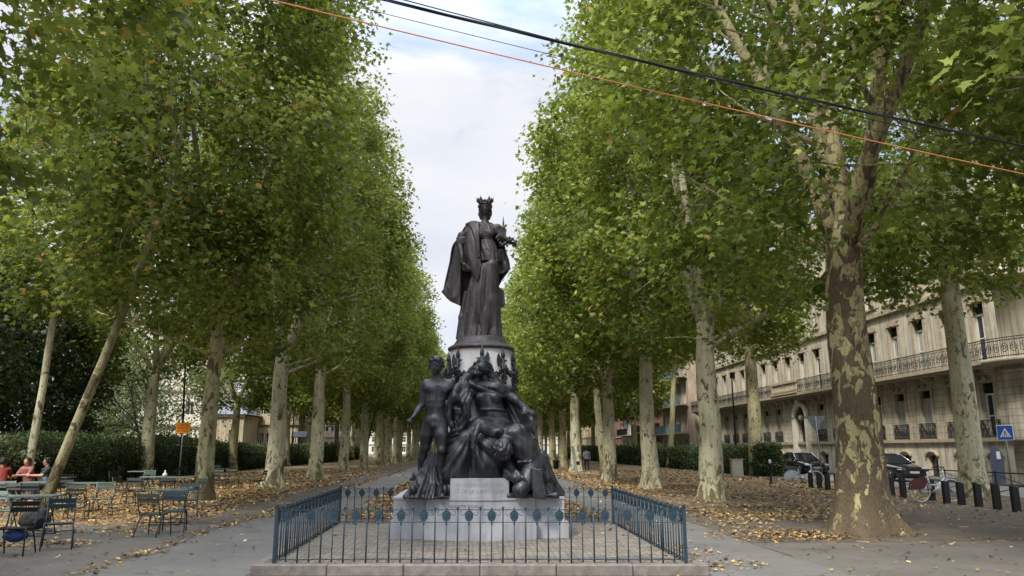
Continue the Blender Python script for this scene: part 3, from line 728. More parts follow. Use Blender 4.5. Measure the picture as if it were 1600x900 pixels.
def cloth(name, ctrl, mat, parent, thick=.018, nu=60, nv=60, fold=None, z_min=None):
    """ctrl: rows of points (top to bottom) -> Catmull-Rom surface with folds and thickness"""
    C = np.array([[tuple(p) for p in row] for row in ctrl], dtype=float)
    def cr_interp(A, m):
        n = len(A); out = []
        for i in range(m):
            t = i/(m-1)*(n-1); k = min(int(t), n-2); f = t-k
            p0, p1, p2, p3 = A[max(k-1,0)], A[k], A[k+1], A[min(k+2,n-1)]
            out.append(.5*((2*p1)+(-p0+p2)*f+(2*p0-5*p1+4*p2-p3)*f*f+(-p0+3*p1-3*p2+p3)*f**3))
        return np.array(out)
    S = cr_interp(C, nv); S = cr_interp(S.transpose(1,0,2), nu).transpose(1,0,2)   # nv rows x nu cols
    du = np.gradient(S, axis=1); dv = np.gradient(S, axis=0); N = np.cross(du, dv); N /= np.linalg.norm(N, axis=2)[...,None]+1e-9
    if fold is not None:
        U, V = np.meshgrid(np.linspace(0,1,nu), np.linspace(0,1,nv)); S = S+N*fold(U, V)[...,None]
        du = np.gradient(S, axis=1); dv = np.gradient(S, axis=0); N = np.cross(du, dv); N /= np.linalg.norm(N, axis=2)[...,None]+1e-9
    A = S+N*thick/2; B = S-N*thick/2
    if z_min is not None: A[...,2] = np.maximum(A[...,2], z_min); B[...,2] = np.maximum(B[...,2], z_min)
    co_ = np.concatenate([A.reshape(-1,3), B.reshape(-1,3)]); o = nu*nv; fs = []
    for j in range(nv-1):
        for i in range(nu-1):
            a = j*nu+i; fs.append((a, a+nu, a+nu+1, a+1)); fs.append((o+a, o+a+1, o+a+nu+1, o+a+nu))
    for i in range(nu-1):
        fs.append((i, i+1, o+i+1, o+i)); a = (nv-1)*nu+i; fs.append((a, o+a, o+a+1, a+1))
    for j in range(nv-1):
        a = j*nu; fs.append((a, o+a, o+a+nu, a+nu)); a = j*nu+nu-1; fs.append((a, a+nu, o+a+nu, o+a))
    me = np_mesh(name, co_, fs, 4)
    return link(name, me, mat, parent, smooth=True)
def hand(f, wrist, knuck, tip, side, r=.012, k=.012, curl=.6, palm=None):
    """palm plus four fingers and a thumb; wrist/knuck/tip points, side = unit vector across the palm towards the thumb"""
    w, kn, tp, sd = (np.array(v, dtype=float) for v in (wrist, knuck, tip, side)); d = kn-w; L = np.linalg.norm(d)
    nrm = np.cross(d/L, sd); wd = L*.42
    for o_ in (-.9, -.3, .3, .9): f.cap(w+sd*wd*o_*.35, kn+sd*wd*o_*.62, r*1.35, r*1.25, k*1.6)
    for j, (o_, ln) in enumerate(((-.95, .78), (-.33, .95), (.33, 1.0), (.95, .88))):
        b = kn+sd*wd*o_*.72; e = b+(tp-kn)*ln; mid = (b+e)/2+nrm*L*.18*curl
        f.chain([b, mid, e], [r, r*.92, r*.7], k)
    t0 = w+sd*wd*.45+d*.25; t1 = t0+sd*wd*.65+d*.3; t2 = t1+(tp-kn)*.42+sd*wd*.1
    f.chain([t0, t1, t2], [r*1.3, r*1.1, r*.8], k)
def head(f, c, R, yaw=0.0, pitch=0.0, roll=0.0, k=.02, hair=True, face=True):
    """c centre of the skull, R half the head height; the face looks to -Y before rotation"""
    M = Matrix.Rotation(yaw, 3, 'Z')@Matrix.Rotation(pitch, 3, 'X')@Matrix.Rotation(roll, 3, 'Y')
    P = lambda x, y, z: np.array(Vector(c)+M@Vector((x*R, y*R, z*R)))
    Mn = np.array(M)
    f.ell(P(0,.10,.18), (.68*R,.82*R,.74*R), Mn, k)
    f.ell(P(0,-.18,-.25), (.50*R,.52*R,.68*R), Mn, k)
    f.ell(P(0,-.46,-.78), (.22*R,.20*R,.17*R), Mn, k)            # chin
    f.cap(P(-.4,.0,-.55), P(0,-.46,-.80), .17*R, .15*R, k); f.cap(P(.4,.0,-.55), P(0,-.46,-.80), .17*R, .15*R, k)
    if face:
        f.cap(P(-.34,-.56,.14), P(.34,-.56,.14), .12*R, .12*R, k*.8)     # brow
        for s_ in (-1,1):
            f.ell(P(.25*s_,-.72,-.02), (.15*R,.11*R,.09*R), Mn, k*.6, 's')
            f.ell(P(.25*s_,-.60,-.03), (.10*R,.08*R,.065*R), Mn, k*.3)
            f.ell(P(.33*s_,-.52,-.30), (.17*R,.13*R,.18*R), Mn, k)
            f.ell(P(.68*s_,.04,-.06), (.08*R,.17*R,.22*R), Mn, k*.5)      # ears
        f.cap(P(0,-.68,.08), P(0,-.90,-.26), .055*R, .10*R, k*.5); f.ell(P(0,-.82,-.30), (.14*R,.1*R,.07*R), Mn, k*.4)
        f.ell(P(0,-.70,-.50), (.20*R,.09*R,.05*R), Mn, k*.3); f.ell(P(0,-.68,-.62), (.16*R,.09*R,.055*R), Mn, k*.3)
        f.cap(P(-.17,-.79,-.56), P(.17,-.79,-.56), .022*R, .022*R, k*.2, 's')
    return P, M
def hair_mesh(P, R, name, mat, parent, seed=1, long=False, curls=True, h=.010, vol=1.0, low=-.35, front=.30):
    lo = np.minimum.reduce([P(x,y,z) for x in (-1.3,1.3) for y in (-1.3,1.5) for z in (-1.8,1.5)]); hi = np.maximum.reduce([P(x,y,z) for x in (-1.3,1.3) for y in (-1.3,1.5) for z in (-1.8,1.5)])
    f = Field(lo, hi, h); rng = random.Random(seed)
    f.cap(P(0,.22,.32), P(0,.30,-.05), .80*R*vol, .74*R*vol, .02)
    n = 130 if curls else 60
    for i in range(n):
        a = rng.uniform(0, 2*PI); z = rng.uniform(low, 1.0); rr_ = math.sqrt(max(0, 1-(z-.15)**2*.95))
        x, y = math.cos(a)*rr_*.82*vol, math.sin(a)*rr_*.92*vol+.14
        if y < -.20 and z < front+.25: continue
        q = rng.uniform(.09, .17); f.cap(P(x,y,z), P(x+rng.uniform(-.16,.16), y+rng.uniform(-.1,.1), z-rng.uniform(.1,.28)), q*R, q*.7*R, .008)
    # keep the face free
    f.ell(P(0,-1.0,-.30), (.64*R,.92*R,.80*R), None, .015, 's')
    if long:
        for s_ in (-1,1): f.chain([P(.5*s_,.35,-.3), P(.62*s_,.35,-.9), P(.55*s_,.2,-1.5)], [.3*R,.26*R,.16*R], .03)
    return link(name, f.mesh(name, 1), mat, parent)
# bronze and stone ------------------------------------------------------------
def bronze(name, base, hi, rough, seedoff=0.0):
    t = NT(name); v = t.wpos(); n = t.noise(v, 5+seedoff, 6, .65); st = t.noise(t.wpos((14,14,1.6)), 1.0, 4, .6); f = t.noise(v, 60, 3, .6)
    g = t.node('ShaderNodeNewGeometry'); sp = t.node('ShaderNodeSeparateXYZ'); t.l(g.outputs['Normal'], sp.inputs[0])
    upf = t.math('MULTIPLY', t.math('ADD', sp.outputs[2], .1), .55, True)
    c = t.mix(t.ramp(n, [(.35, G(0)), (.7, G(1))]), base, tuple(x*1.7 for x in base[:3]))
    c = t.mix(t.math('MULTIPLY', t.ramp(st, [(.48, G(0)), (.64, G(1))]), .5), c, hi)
    c = t.mix(t.math('MULTIPLY', upf, t.ramp(n, [(.35, G(.25)), (.6, G(1))])), c, hi)  # upward faces mixed towards the pale tone: highlights put into the colour
    t.set(Base_Color=c, Metallic=.35, Roughness=t.ramp(n, [(.3, G(rough-.1)), (.7, G(rough+.15))])); t.b.inputs['Specular IOR Level'].default_value = .5
    t.bump(t.math('ADD', f, t.math('MULTIPLY', n, 2)), .3, .006); return t.m
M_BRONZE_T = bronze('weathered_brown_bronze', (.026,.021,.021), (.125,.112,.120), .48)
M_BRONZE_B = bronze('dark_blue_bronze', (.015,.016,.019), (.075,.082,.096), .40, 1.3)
def stone(name, a, b, scale=1.0, streak=.5):
    t = NT(name); v = t.wpos(); n = t.noise(v, 2.5*scale, 6, .6); f = t.noise(v, 60, 4, .65)
    s_ = t.noise(t.wpos((7,7,.8)), 1.0, 4, .6)
    c = t.ramp(n, [(.3, lin(a)), (.7, lin(b))]); c = t.mix(t.math('MULTIPLY', t.ramp(s_, [(.45, G(0)), (.7, G(1))]), streak), c, lin((112,116,124)))
    c = t.mix(t.math('MULTIPLY', f, .35), c, lin((100,98,98)))
    t.set(Base_Color=c, Roughness=.75); t.b.inputs['Specular IOR Level'].default_value = .3; t.bump(t.math('ADD', f, n), .25, .006); return t.m
M_STONE = stone('grey_limestone', (152,154,160), (188,189,192)); M_STONE_L = stone('pale_drum_stone', (196,194,190), (216,213,208), 1, .25)
PZ = .13   # plinth top
def px1(x, y, dY=0.0, Y0=14.5): return at(620+x/3.6, 290+y/3.6, Y0+dY)     # coordinates read off an enlarged view
def px2(x, y, dY=0.0, Y0=13.5): return at(600+x/3.334, 530+y/3.334, Y0+dY)
# ------------------------------------------------------------------ plinth, pedestal, drum
CX = 0.22
ZT = at(750, 779, 13.0).z
pl = empty('paved_plinth', (0,0,0), 0, 'low square plinth of small paving setts edged with pinkish kerb stones under the railing', 'plinth')
t = NT('plinth_setts'); v = t.wpos()
br = t.node('ShaderNodeTexBrick'); br.inputs['Scale'].default_value = 2.6; br.inputs['Mortar Size'].default_value = .025; br.inputs['Color1'].default_value = lin((132,124,114)); br.inputs['Color2'].default_value = lin((84,78,72)); br.inputs['Mortar'].default_value = lin((40,37,33)); br.inputs['Bias'].default_value = -.1
wv = t.node('ShaderNodeVectorMath', operation='ADD'); nn = t.node('ShaderNodeTexNoise'); nn.inputs['Scale'].default_value = 2.5; t.l(v, nn.inputs['Vector'])
ws = t.node('ShaderNodeVectorMath', operation='SCALE'); ws.inputs['Scale'].default_value = .09; t.l(nn.outputs['Color'], ws.inputs[0]); t.l(v, wv.inputs[0]); t.l(ws.outputs[0], wv.inputs[1]); t.l(wv.outputs[0], br.inputs['Vector'])
c = t.mix(t.math('MULTIPLY', t.noise(v, 6, 5, .7), .35), br.outputs['Color'], lin((128,120,108)))
t.set(Base_Color=c, Roughness=.9); t.bump(t.math('ADD', t.math('MULTIPLY', br.outputs['Fac'], -.8), t.noise(v, 40, 3)), .5, .01); M_SETT = t.m
M_KERBP = simple('pink_granite_kerb', lin((112,105,99)), .85, var=.35, nscale=9, bump=.3)
FLp = gp(428, 880, PZ); FRp = gp(1072, 880, PZ); BLp = gp(530, 818, PZ); BRp = gp(958, 818, PZ)
X0, X1 = (FLp.x+BLp.x)/2, (FRp.x+BRp.x)/2; Y0f, Y1f = (FLp.y+FRp.y)/2, (BLp.y+BRp.y)/2
KW = .14; MG = .10
def corner(i, m_):
    cs_ = [FLp, FRp, BRp, BLp]; c_ = cs_[i]; a_ = (c_-cs_[(i+1)%4]).normalized(); b_ = (c_-cs_[(i+3)%4]).normalized(); return c_+(a_+b_)*m_
mb = MB(); mb.prism([(corner(i, MG).x, corner(i, MG).y) for i in range(4)], 0, PZ); mb.build('paving', M_SETT, pl)
def kerb_run(x0, y0, x1, y1):
    L = math.hypot(x1-x0, y1-y0); n = max(1, round(L/1.05)); a = math.atan2(y1-y0, x1-x0); m = MB()
    for i in range(n):
        f = (i+.5)/n; m.box((x0+(x1-x0)*f, y0+(y1-y0)*f, (PZ+.012)/2), (L/n-.008, KW, PZ+.012), a, bev=.012)
    m.build('kerb_stones', M_KERBP, pl)
for i in range(4):
    p_, q_ = corner(i, MG+KW/2+.002), corner((i+1)%4, MG+KW/2+.002); d_ = (q_-p_).normalized(); e_ = KW/2 if i%2 == 0 else -KW/2-.003
    p_ = p_-d_*e_; q_ = q_+d_*e_; kerb_run(p_.x, p_.y, q_.x, q_.y)
# pedestal with a bowed front
ped = empty('stone_pedestal', (CX, 14.5, PZ), 0, 'pale grey stone pedestal with bowed front carrying the bronze group and drum', 'pedestal')
def off(o, p): o.location = -Vector(p.location); return o
def ped_plan(x0, x1, yf, yb, bx0, bx1, bow, n=16, ch=.0):
    P = [(x0, yb), (x0, yf+ch), (x0+ch, yf)] if ch else [(x0, yb), (x0, yf)]
    P += [(bx0, yf), (bx0, yf-bow*.35)]
    for i in range(1, n): 
        u = i/n; P.append((bx0+(bx1-bx0)*u, yf-bow*.35-bow*.65*math.sin(PI*u)))
    P += [(bx1, yf-bow*.35), (bx1, yf)]
    P += [(x1-ch, yf), (x1, yf+ch), (x1, yb)] if ch else [(x1, yf), (x1, yb)]
    return P
a = at(614, 800, 13.35).x; b = at(882, 800, 13.35).x; ba = at(666, 790, 13.2).x; bb = at(836, 790, 13.2).x
ZS = PZ+.27
mb = MB(); mb.prism(ped_plan(a-.06, b+.06, 13.30, 16.1, ba-.04, bb+.04, .34), PZ-.02, ZS)
off(mb.build('lower_step', M_STONE, ped), ped)
mb = MB(); mb.prism(ped_plan(a, b, 13.38, 16.0, ba, bb, .34), ZS+.002, ZT-.035); mb.prism(ped_plan(a-.012, b+.012, 13.366, 16.01, ba-.012, bb+.012, .345), ZT-.034, ZT)
off(mb.build('main_block', M_STONE, ped), ped)
# joints as thin dark lines cut by narrow slabs
ia = at(703, 770, 12.98).x; ib = at(796, 770, 12.98).x; ZI = at(750, 748, 12.95).z
P = [(ia, 13.9), (ia, 13.13)]+[(ia+(ib-ia)*i/12, 13.13-.10*math.sin(PI*i/12)) for i in range(1,12)]+[(ib, 13.13), (ib, 13.9)]
mb = MB(); mb.prism(P, ZT+.002, ZI); off(mb.build('inscription_block', M_STONE, ped), ped)
M_CARVE = simple('carved_letter_shadow', lin((132,134,140)), .9)
def text_on(name, body, width, size, loc, mat, parent, rot=(PI/2,0,0), depth=.002, bow=None, align='CENTER'):
    cu = bpy.data.curves.new(name, 'FONT'); cu.body = body; cu.size = size; cu.extrude = depth; cu.align_x = align; cu.align_y = 'CENTER'
    o = bpy.data.objects.new(name, cu); COL.objects.link(o)
    dg = bpy.context.evaluated_depsgraph_get(); me = bpy.data.meshes.new_from_object(o.evaluated_get(dg)); bpy.data.objects.remove(o); 
    co_ = np.empty(len(me.vertices)*3, dtype=np.float32); me.vertices.foreach_get('co', co_); co_ = co_.reshape(-1,3)
    w_ = co_[:,0].max()-co_[:,0].min(); co_[:,0] *= width/max(w_, 1e-6)
    if bow is not None: co_[:,2] += bow(co_[:,0])
    me.vertices.foreach_set('co', co_.ravel()); me.update()
    o = link(name, me, mat, parent); o.location = loc; o.rotation_euler = rot; return o
cxI = (ia+ib)/2; hw = (ib-ia)/2
bowf = lambda x: .10*np.sin(PI*(x+hw)/(2*hw))
hI = ZI-ZT
for s_, zl, wd in (('AU CUVRAI DE LOURI', ZT+hI*.66, (ib-ia)*.80), ('ET DE LA LIBERT CARA', ZT+hI*.34, (ib-ia)*.84)):
    o = text_on('carved_lettering', s_, wd, .085, (cxI, 13.13-.001, zl), M_CARVE, ped, bow=bowf); off_l = o.location.copy(); o.location = off_l-Vector(ped.location)
cxb = (ba+bb)/2; hb = (bb-ba)/2
bow2 = lambda x: .34*.35+.34*.65*np.sin(PI*(x-.23+hb)/(2*hb))+.002
o = text_on('carved_lettering', 'NOSTE POBLE', (bb-ba)*.30, .06, (cxb-.25, 13.38-.001, ZT-.13), M_CARVE, ped, bow=bow2); o.location -= Vector(ped.location)
# drum and its bronze cap
DY = 14.5
dl, dr = at(703, 570, DY).x, at(800, 570, DY).x; DX = (dl+dr)/2; DR = (dr-dl)/2
zc0 = at(752, 543, DY-DR).z; zc1 = at(752, 528, DY).z
drum = empty('stone_drum', (DX, DY, ZT), 0, 'round pale stone drum behind the bronze group, carrying the crowned statue', 'column drum')
mb = MB(); mb.lathe([(DR+.12, 0), (DR+.12, .3), (DR+.03, .42), (DR, zc0-ZT)], n=56); mb.build('shaft', M_STONE_L, drum)
M_TB = M_BRONZE_T
mb = MB(); h_ = zc1-zc0; mb.lathe([(DR+.015,.002),(DR+.045,.02),(DR+.045,.055),(DR+.01,.08),(DR-.05,h_*.42),(DR-.10,h_*.66),(.46,h_*.90),(.40,h_),(.02,h_)], n=56); o = mb.build('bronze_cap', M_TB, drum); o.location = (0,0,zc0-ZT)
# halberds and garlands round the drum
def halberd(px, py, mirror):
    p = at(600+px/3.334, 530+py/3.334, DY-DR); x = p.x-DX; ang = math.asin(max(-1, min(1, x/(DR+.04)))); R_ = DR+.045
    M = Matrix.Rotation(ang, 4, 'Z')@Matrix.Translation((0, -R_, p.z-ZT-.07))@Matrix.Rotation(PI/2, 4, 'X')
    s_ = -1 if mirror else 1
    HS = .80
    blade = [(0,-.03),(.05*s_,-.035),(.09*s_,-.09),(.14*s_,-.15),(.17*s_,-.06),(.18*s_,.02),(.165*s_,.10),(.13*s_,.17),(.09*s_,.08),(.05*s_,.035),(0,.03)]
    beak = [(0,.03),(-.05*s_,.03),(-.15*s_,.015),(-.05*s_,-.03),(0,-.03)]
    m = MB(); 
    m.tube([M@Vector((0,-1.0,0)), M@Vector((0,.05,0))], .03, 8); m.tube([M@Vector((0,.05,0)), M@Vector((0,.10,0)), M@Vector((0,.13,0)), M@Vector((0,.26,0))], [.03,.04,.035,.004], 8)
    for poly in (blade, beak):
        if mirror: poly = poly[::-1]
        m.prism([(a_*HS, b_*HS) for a_, b_ in poly], -.012, .014, M.to_3x3(), M.translation)
    # leaf bundle bound below the head
    rr_ = random.Random(int(px))
    for i in range(46):
        aa = rr_.uniform(-1.6,1.6); q = M@Vector((math.sin(aa)*rr_.uniform(.03,.10), -rr_.uniform(.12,.95), .03+.03*math.cos(aa))); d_ = Vector((rr_.uniform(-1,1), -.3, rr_.uniform(.1,1.3))).normalized()*.07
        m.tube([q, q+d_*.5, q+d_], [.008,.028,.003], 5, cap=False)
    return m
for px, py, mir in ((385, 88, True), (510, 82, False), (620, 90, True), (678, 100, False), (335, 100, False)):
    halberd(px, py, mir).build('halberd', M_BRONZE_B, drum)
for a0, a1 in ((-.80,-.05), (-.02,.78), (.80,1.5), (-1.5,-.82)):
    m = MB(); rr_ = random.Random(int(a0*100)+500); 
    for i in range(80):
        u = rr_.random(); a_ = a0+(a1-a0)*u; z_ = at(750, 577, DY-DR).z-ZT-.10*math.sin(PI*u); rj = DR+.05+rr_.uniform(0,.05)
        q = Vector((math.sin(a_)*rj, -math.cos(a_)*rj, z_+rr_.uniform(-.05,.05))); d_ = Vector((rr_.uniform(-1,1), rr_.uniform(-1,.2), rr_.uniform(-1,1))).normalized()*.055
        m.tube([q, q+d_*.5, q+d_], [.010,.022,.003], 5, cap=False)
    m.build('garland', M_BRONZE_B, drum)
# ------------------------------------------------------------------ crowned standing woman
def FB(pts, pad, h):
    P = np.array([tuple(p) for p in pts]); return Field(P.min(0)-pad, P.max(0)+pad, h)
S1 = empty('crowned_statue', (DX, DY, zc1), 0, 'bronze crowned woman in long gown and cloak standing on the round drum', 'statue')
def under(o, p): o.matrix_parent_inverse = Matrix.Translation(-Vector(p.location)); return o
Z1 = zc1-.03
f = FB([px1(330,60), px1(680,880)], .3, .0125); f = Field((px1(300,0).x, DY-.75, Z1-.02), (px1(700,0).x, DY+.6, px1(500,40).z), .0125)
zz = lambda y: px1(500,y).z; xx = lambda x, y: px1(x,y).x
hc = px1(496,122,-.06); HR = .152
f.cap(px1(497,150,-.0), px1(497,205,0), .062, .075, .03)
Ph, Mh = head(f, hc, HR, yaw=-.05, pitch=.22)
sL, sR = px1(418,240,.0), px1(566,240,.0)
f.cap(sL, sR, .075, .075, .08); f.ell(px1(492,262,-.02), (.20,.135,.20), None, .06)
for x in (462,524): f.ell(px1(x,272,-.10), (.085,.07,.085), None, .07)
f.loft([(zz(312),xx(503,312),DY-.01,.150,.125),(zz(299),xx(502,299),DY-.01,.152,.127)], .008)
f.loft([(zz(310),xx(503,310),DY,.135,.11),(zz(285),xx(497,285),DY,.165,.13),(zz(250),xx(494,250),DY,.20,.12)], .05)
f.loft([(zz(440),xx(505,440),DY-.02,.225,.19),(zz(400),xx(506,400),DY-.01,.21,.18),(zz(350),xx(503,350),DY,.17,.14),(zz(308),xx(501,308),DY,.14,.115)], .05)
# arms: the left of the picture hangs down, the other is bent at the waist
e1 = px1(352,318,-.05); w1 = px1(366,392,-.22)
f.cap(sL, e1, .085, .066, .05); f.cap(e1, w1, .060, .036, .03); hand(f, w1, px1(372,415,-.25), px1(384,442,-.27), (-.6,-.7,.1), .0145)
e2 = px1(597,322,-.05); w2 = px1(560,292,-.30)
f.cap(sR, e2, .085, .066, .05); f.cap(e2, px1(612,300,-.26), .06, .04, .03); f.cap(px1(620,300,-.2), px1(585,290,-.3), .045, .036, .03); hand(f, px1(590,292,-.3), px1(572,286,-.33), px1(556,294,-.34), (.1,-.2,.95), .0145)
# legs under the gown and sandalled feet
for x0, y0, x1, y1, x2, d in ((470,450,455,640,430,-.05),(540,450,530,640,545,-.0)):
    f.cap(px1(x0,y0,-.03), px1(x1,y1,-.13+d), .13, .10, .05); f.cap(px1(x1,y1,-.13+d), px1(x2,835,-.05+d), .10, .07, .05)
    f.cap(px1(x2,842,-.05+d), px1(x2-4,850,-.28+d), .05, .04, .03)
def fine_folds(amp, fz=7.0, sl=0.0):
    return lambda X, Y, Z: -amp*ridges(X*38+6*Z*sl+2.2*np.sin(Z*fz)+3*np.sin(Y*9), .8)*((Z < zz(205)) & (Z > zz(430)))
def tunic(X, Y, Z):
    m = ((Z < zz(212)) & (Z > zz(440)) & (np.abs(X-xx(500,300)) < .30)).astype(float)
    cx_ = X-xx(500,300); up_ = (Z > zz(306)); dg_ = cx_*.75+(Z-zz(306))*.65
    return -.011*m*np.where(up_, folds(dg_, cx_*.65-(Z-zz(306))*.75, Y, 15, 3.5, 3.3), folds(cx_, Z, Y, 17, 4.5, 8.1))
f.displace(tunic)
_b = link("body", f.mesh("body", 1), M_TB)
def child(o, p): o.parent = p; o.matrix_parent_inverse = Matrix.Translation(-Vector(p.location)); return o
child(_b, S1)
# gown
f = Field((px1(330,0).x, DY-.6, Z1-.02), (px1(640,0).x, DY+.6, zz(296)), .0115)
def gf(th, z):
    u = (z-zz(860))/(zz(440)-zz(860))
    return (.030+.045*(1-u))*folds(th, z, 0*z, 2.7, .60, 2.2)
f.loft([(Z1,xx(462,865),DY-.02,.385,.36),(zz(800),xx(468,800),DY-.02,.345,.32),(zz(700),xx(472,700),DY-.03,.315,.29),(zz(600),xx(478,600),DY-.03,.29,.27),(zz(500),xx(492,500),DY-.03,.255,.23),(zz(450),xx(502,450),DY-.02,.23,.21)], .03, gf)
for x0, y0, x1, y1, d, r in ((540,450,538,650,-.16,.115),(538,650,560,850,-.16,.10),(470,480,455,640,-.14,.10)): f.cap(px1(x0,y0,d), px1(x1,y1,d), r, r*.8, .10)
# overfold of the tunic with its hanging edge
f.loft([(zz(432)-.02,xx(520,432),DY-.03,.245,.215),(zz(405),xx(518,405),DY-.03,.240,.21),(zz(370),xx(514,370),DY-.03,.215,.19),(zz(335),xx(508,335),DY-.02,.18,.155),(zz(312),xx(504,312),DY-.02,.150,.13)], .015, lambda th, z: .022*folds(th, z, 0*z, 3.6, 2.2, 5.5))
for x in (545,563,580):
    f.chain([px1(x-20,560,-.14), px1(x-8,700,-.16), px1(x,850,-.14)], [.03,.035,.045], .05)
for x0_ in (352,372,395): f.chain([px1(x0_+30,600,-.02), px1(x0_+8,740,-.06), px1(x0_-6,860,-.10)], [.03,.04,.05], .05)
child(link('gown', f.mesh('gown', 1), M_TB), S1)
# cloak: lapel over the shoulder, wide sweep to the left, shorter fall to the right
fo = lambda U, V: .022*np.sin(U*17+3*V)*(.3+V)+.010*np.sin(U*41+5*V)
child(cloth('cloak', [[px1(388,216,.06), px1(415,204,-.04), px1(446,200,-.10), px1(463,206,-.13)],
       [px1(384,300,-.06), px1(404,292,-.19), px1(440,290,-.23), px1(463,292,-.21)],
       [px1(380,390,-.14), px1(406,392,-.26), px1(444,390,-.29), px1(468,385,-.25)],
       [px1(396,450,-.2), px1(418,455,-.28), px1(446,458,-.31), px1(468,440,-.27)],
       [px1(430,500,-.25), px1(440,512,-.29), px1(450,530,-.30), px1(464,490,-.28)]], M_TB, None, .024, 60, 80, lambda U, V: .016*folds(U, V, 0*U, 2.6, 1.1, 4.4)), S1)
child(cloth('cloak', [[px1(390,214,.02), px1(408,206,-.08), px1(430,204,-.13)],
       [px1(408,262,-.10), px1(432,262,-.22), px1(456,270,-.24)],
       [px1(436,330,-.24), px1(450,335,-.29), px1(464,340,-.27)],
       [px1(452,400,-.29), px1(458,402,-.31), px1(466,405,-.29)]], M_TB, None, .022, 30, 50, lambda U, V: .006*folds(U, V, 0*U, 2.6, 1.1, 2.4)), S1)
child(cloth('cloak', [[px1(360,285,.0), px1(390,225,.10), px1(450,205,.14), px1(520,205,.14), px1(585,240,.1)],
       [px1(318,335,.02), px1(345,320,.20), px1(440,330,.26), px1(540,340,.24), px1(612,360,.02)],
       [px1(300,440,.0), px1(330,430,.24), px1(430,440,.30), px1(550,440,.26), px1(635,450,-.02)],
       [px1(268,560,-.04), px1(310,560,.22), px1(420,560,.30), px1(540,530,.28), px1(622,490,.02)],
       [px1(252,600,-.06), px1(300,645,.16), px1(400,690,.30), px1(520,640,.28), px1(600,500,.06)]], M_TB, None, .02, 90, 80,
       lambda U, V: .045*folds(U, V, 0*U, 6.5, 1.2, 1.4)*(.3+V)), S1)
child(cloth('cloak', [[px1(325,320,.06), px1(345,310,-.02), px1(372,322,-.07)],
       [px1(305,430,.05), px1(335,420,-.05), px1(362,430,-.10)],
       [px1(280,545,.0), px1(320,540,-.08), px1(358,560,-.12)],
       [px1(252,600,-.05), px1(300,650,-.07), px1(356,672,-.12)]], M_TB, None, .02, 40, 60, lambda U, V: .030*folds(U, V, 0*U, 3.5, 1.2, 6.4)*(.3+V)), S1)
child(cloth('cloak', [[px1(575,360,.04), px1(592,360,-.02), px1(612,372,.02)],
       [px1(572,420,.0), px1(600,430,-.06), px1(634,452,.0)],
       [px1(574,500,.0), px1(598,492,-.05), px1(636,466,.04)]], M_TB, None, .02, 40, 40, lambda U, V: .035*folds(U, V, 0*U, 4, 1.2, 9.4)*(.4+V)), S1)
child(cloth('cloak', [[px1(560,560,.02), px1(585,580,-.02), px1(600,600,.06)],
       [px1(560,640,.0), px1(590,660,-.04), px1(608,650,.04)],
       [px1(560,700,.0), px1(580,694,-.04), px1(606,670,.04)]], M_TB, None, .02, 30, 30, lambda U, V: .02*np.sin(U*15)), S1)
# folded sleeve drape above the hanging hand, with the book and cloth at her side
f = Field((px1(330,0).x, DY-.5, zz(500)), (px1(440,0).x, DY+.2, zz(270)), .011)
f.chain([px1(398,240,.0), px1(370,285,-.02), px1(352,318,-.04)], [.10,.095,.075], .03)
for i in range(5): f.chain([px1(338+i*2,296+i*8,.02), px1(358,300+i*8,-.12), px1(392-i*3,290+i*8,-.12)], [.020,.028,.018], .012)
f.ell(px1(386,462,-.2), (.075,.06,.085), None, .02); f.chain([px1(366,425,-.24), px1(380,445,-.27), px1(408,470,-.25), px1(400,492,-.2)], [.03,.03,.035,.02], .02)
child(link('sleeve_drapery', f.mesh('sleeve_drapery', 1), M_TB), S1)
child(hair_mesh(Ph, HR, 'hair', M_TB, None, 4, long=True, curls=False, h=.009), S1)
# laurel and battlement crown
m = MB(); rr_ = random.Random(6)
for s_ in (-1,1):
    for i in range(9):
        a_ = .15+i*.17; base = Vector(Ph(math.sin(a_)*.78*s_, -math.cos(a_)*.62+.05, .55+.12*math.sin(i*2))); 
        up_ = Vector((s_*(.2+.35*math.sin(a_)), -.25*math.cos(a_), 1.0 if i > 2 else .5)).normalized()*(.05+.055*(i > 3)+.03*(i%3 == 0))
        m.tube([base, base+up_*.5+Vector((.01*s_,0,0)), base+up_], [.010,.022,.002], 6)
for s_ in (-1,1):
    for j, (dx, h_) in enumerate(((.52,1.52),(.74,1.2),(.86,1.0))):
        b0 = Vector(Ph(dx*.85*s_, -.1, .5)); b1 = Vector(Ph(dx*1.12*s_, -.15, h_)); m.tube([b0, b0.lerp(b1,.55), b1], [.014,.030,.003], 6)
m.tube([Vector(Ph(math.sin(a_)*.80, -math.cos(a_)*.80+.12, .52)) for a_ in np.linspace(-PI, PI, 25)], .018, 6)
child(m.build('laurel_crown', M_TB), S1)
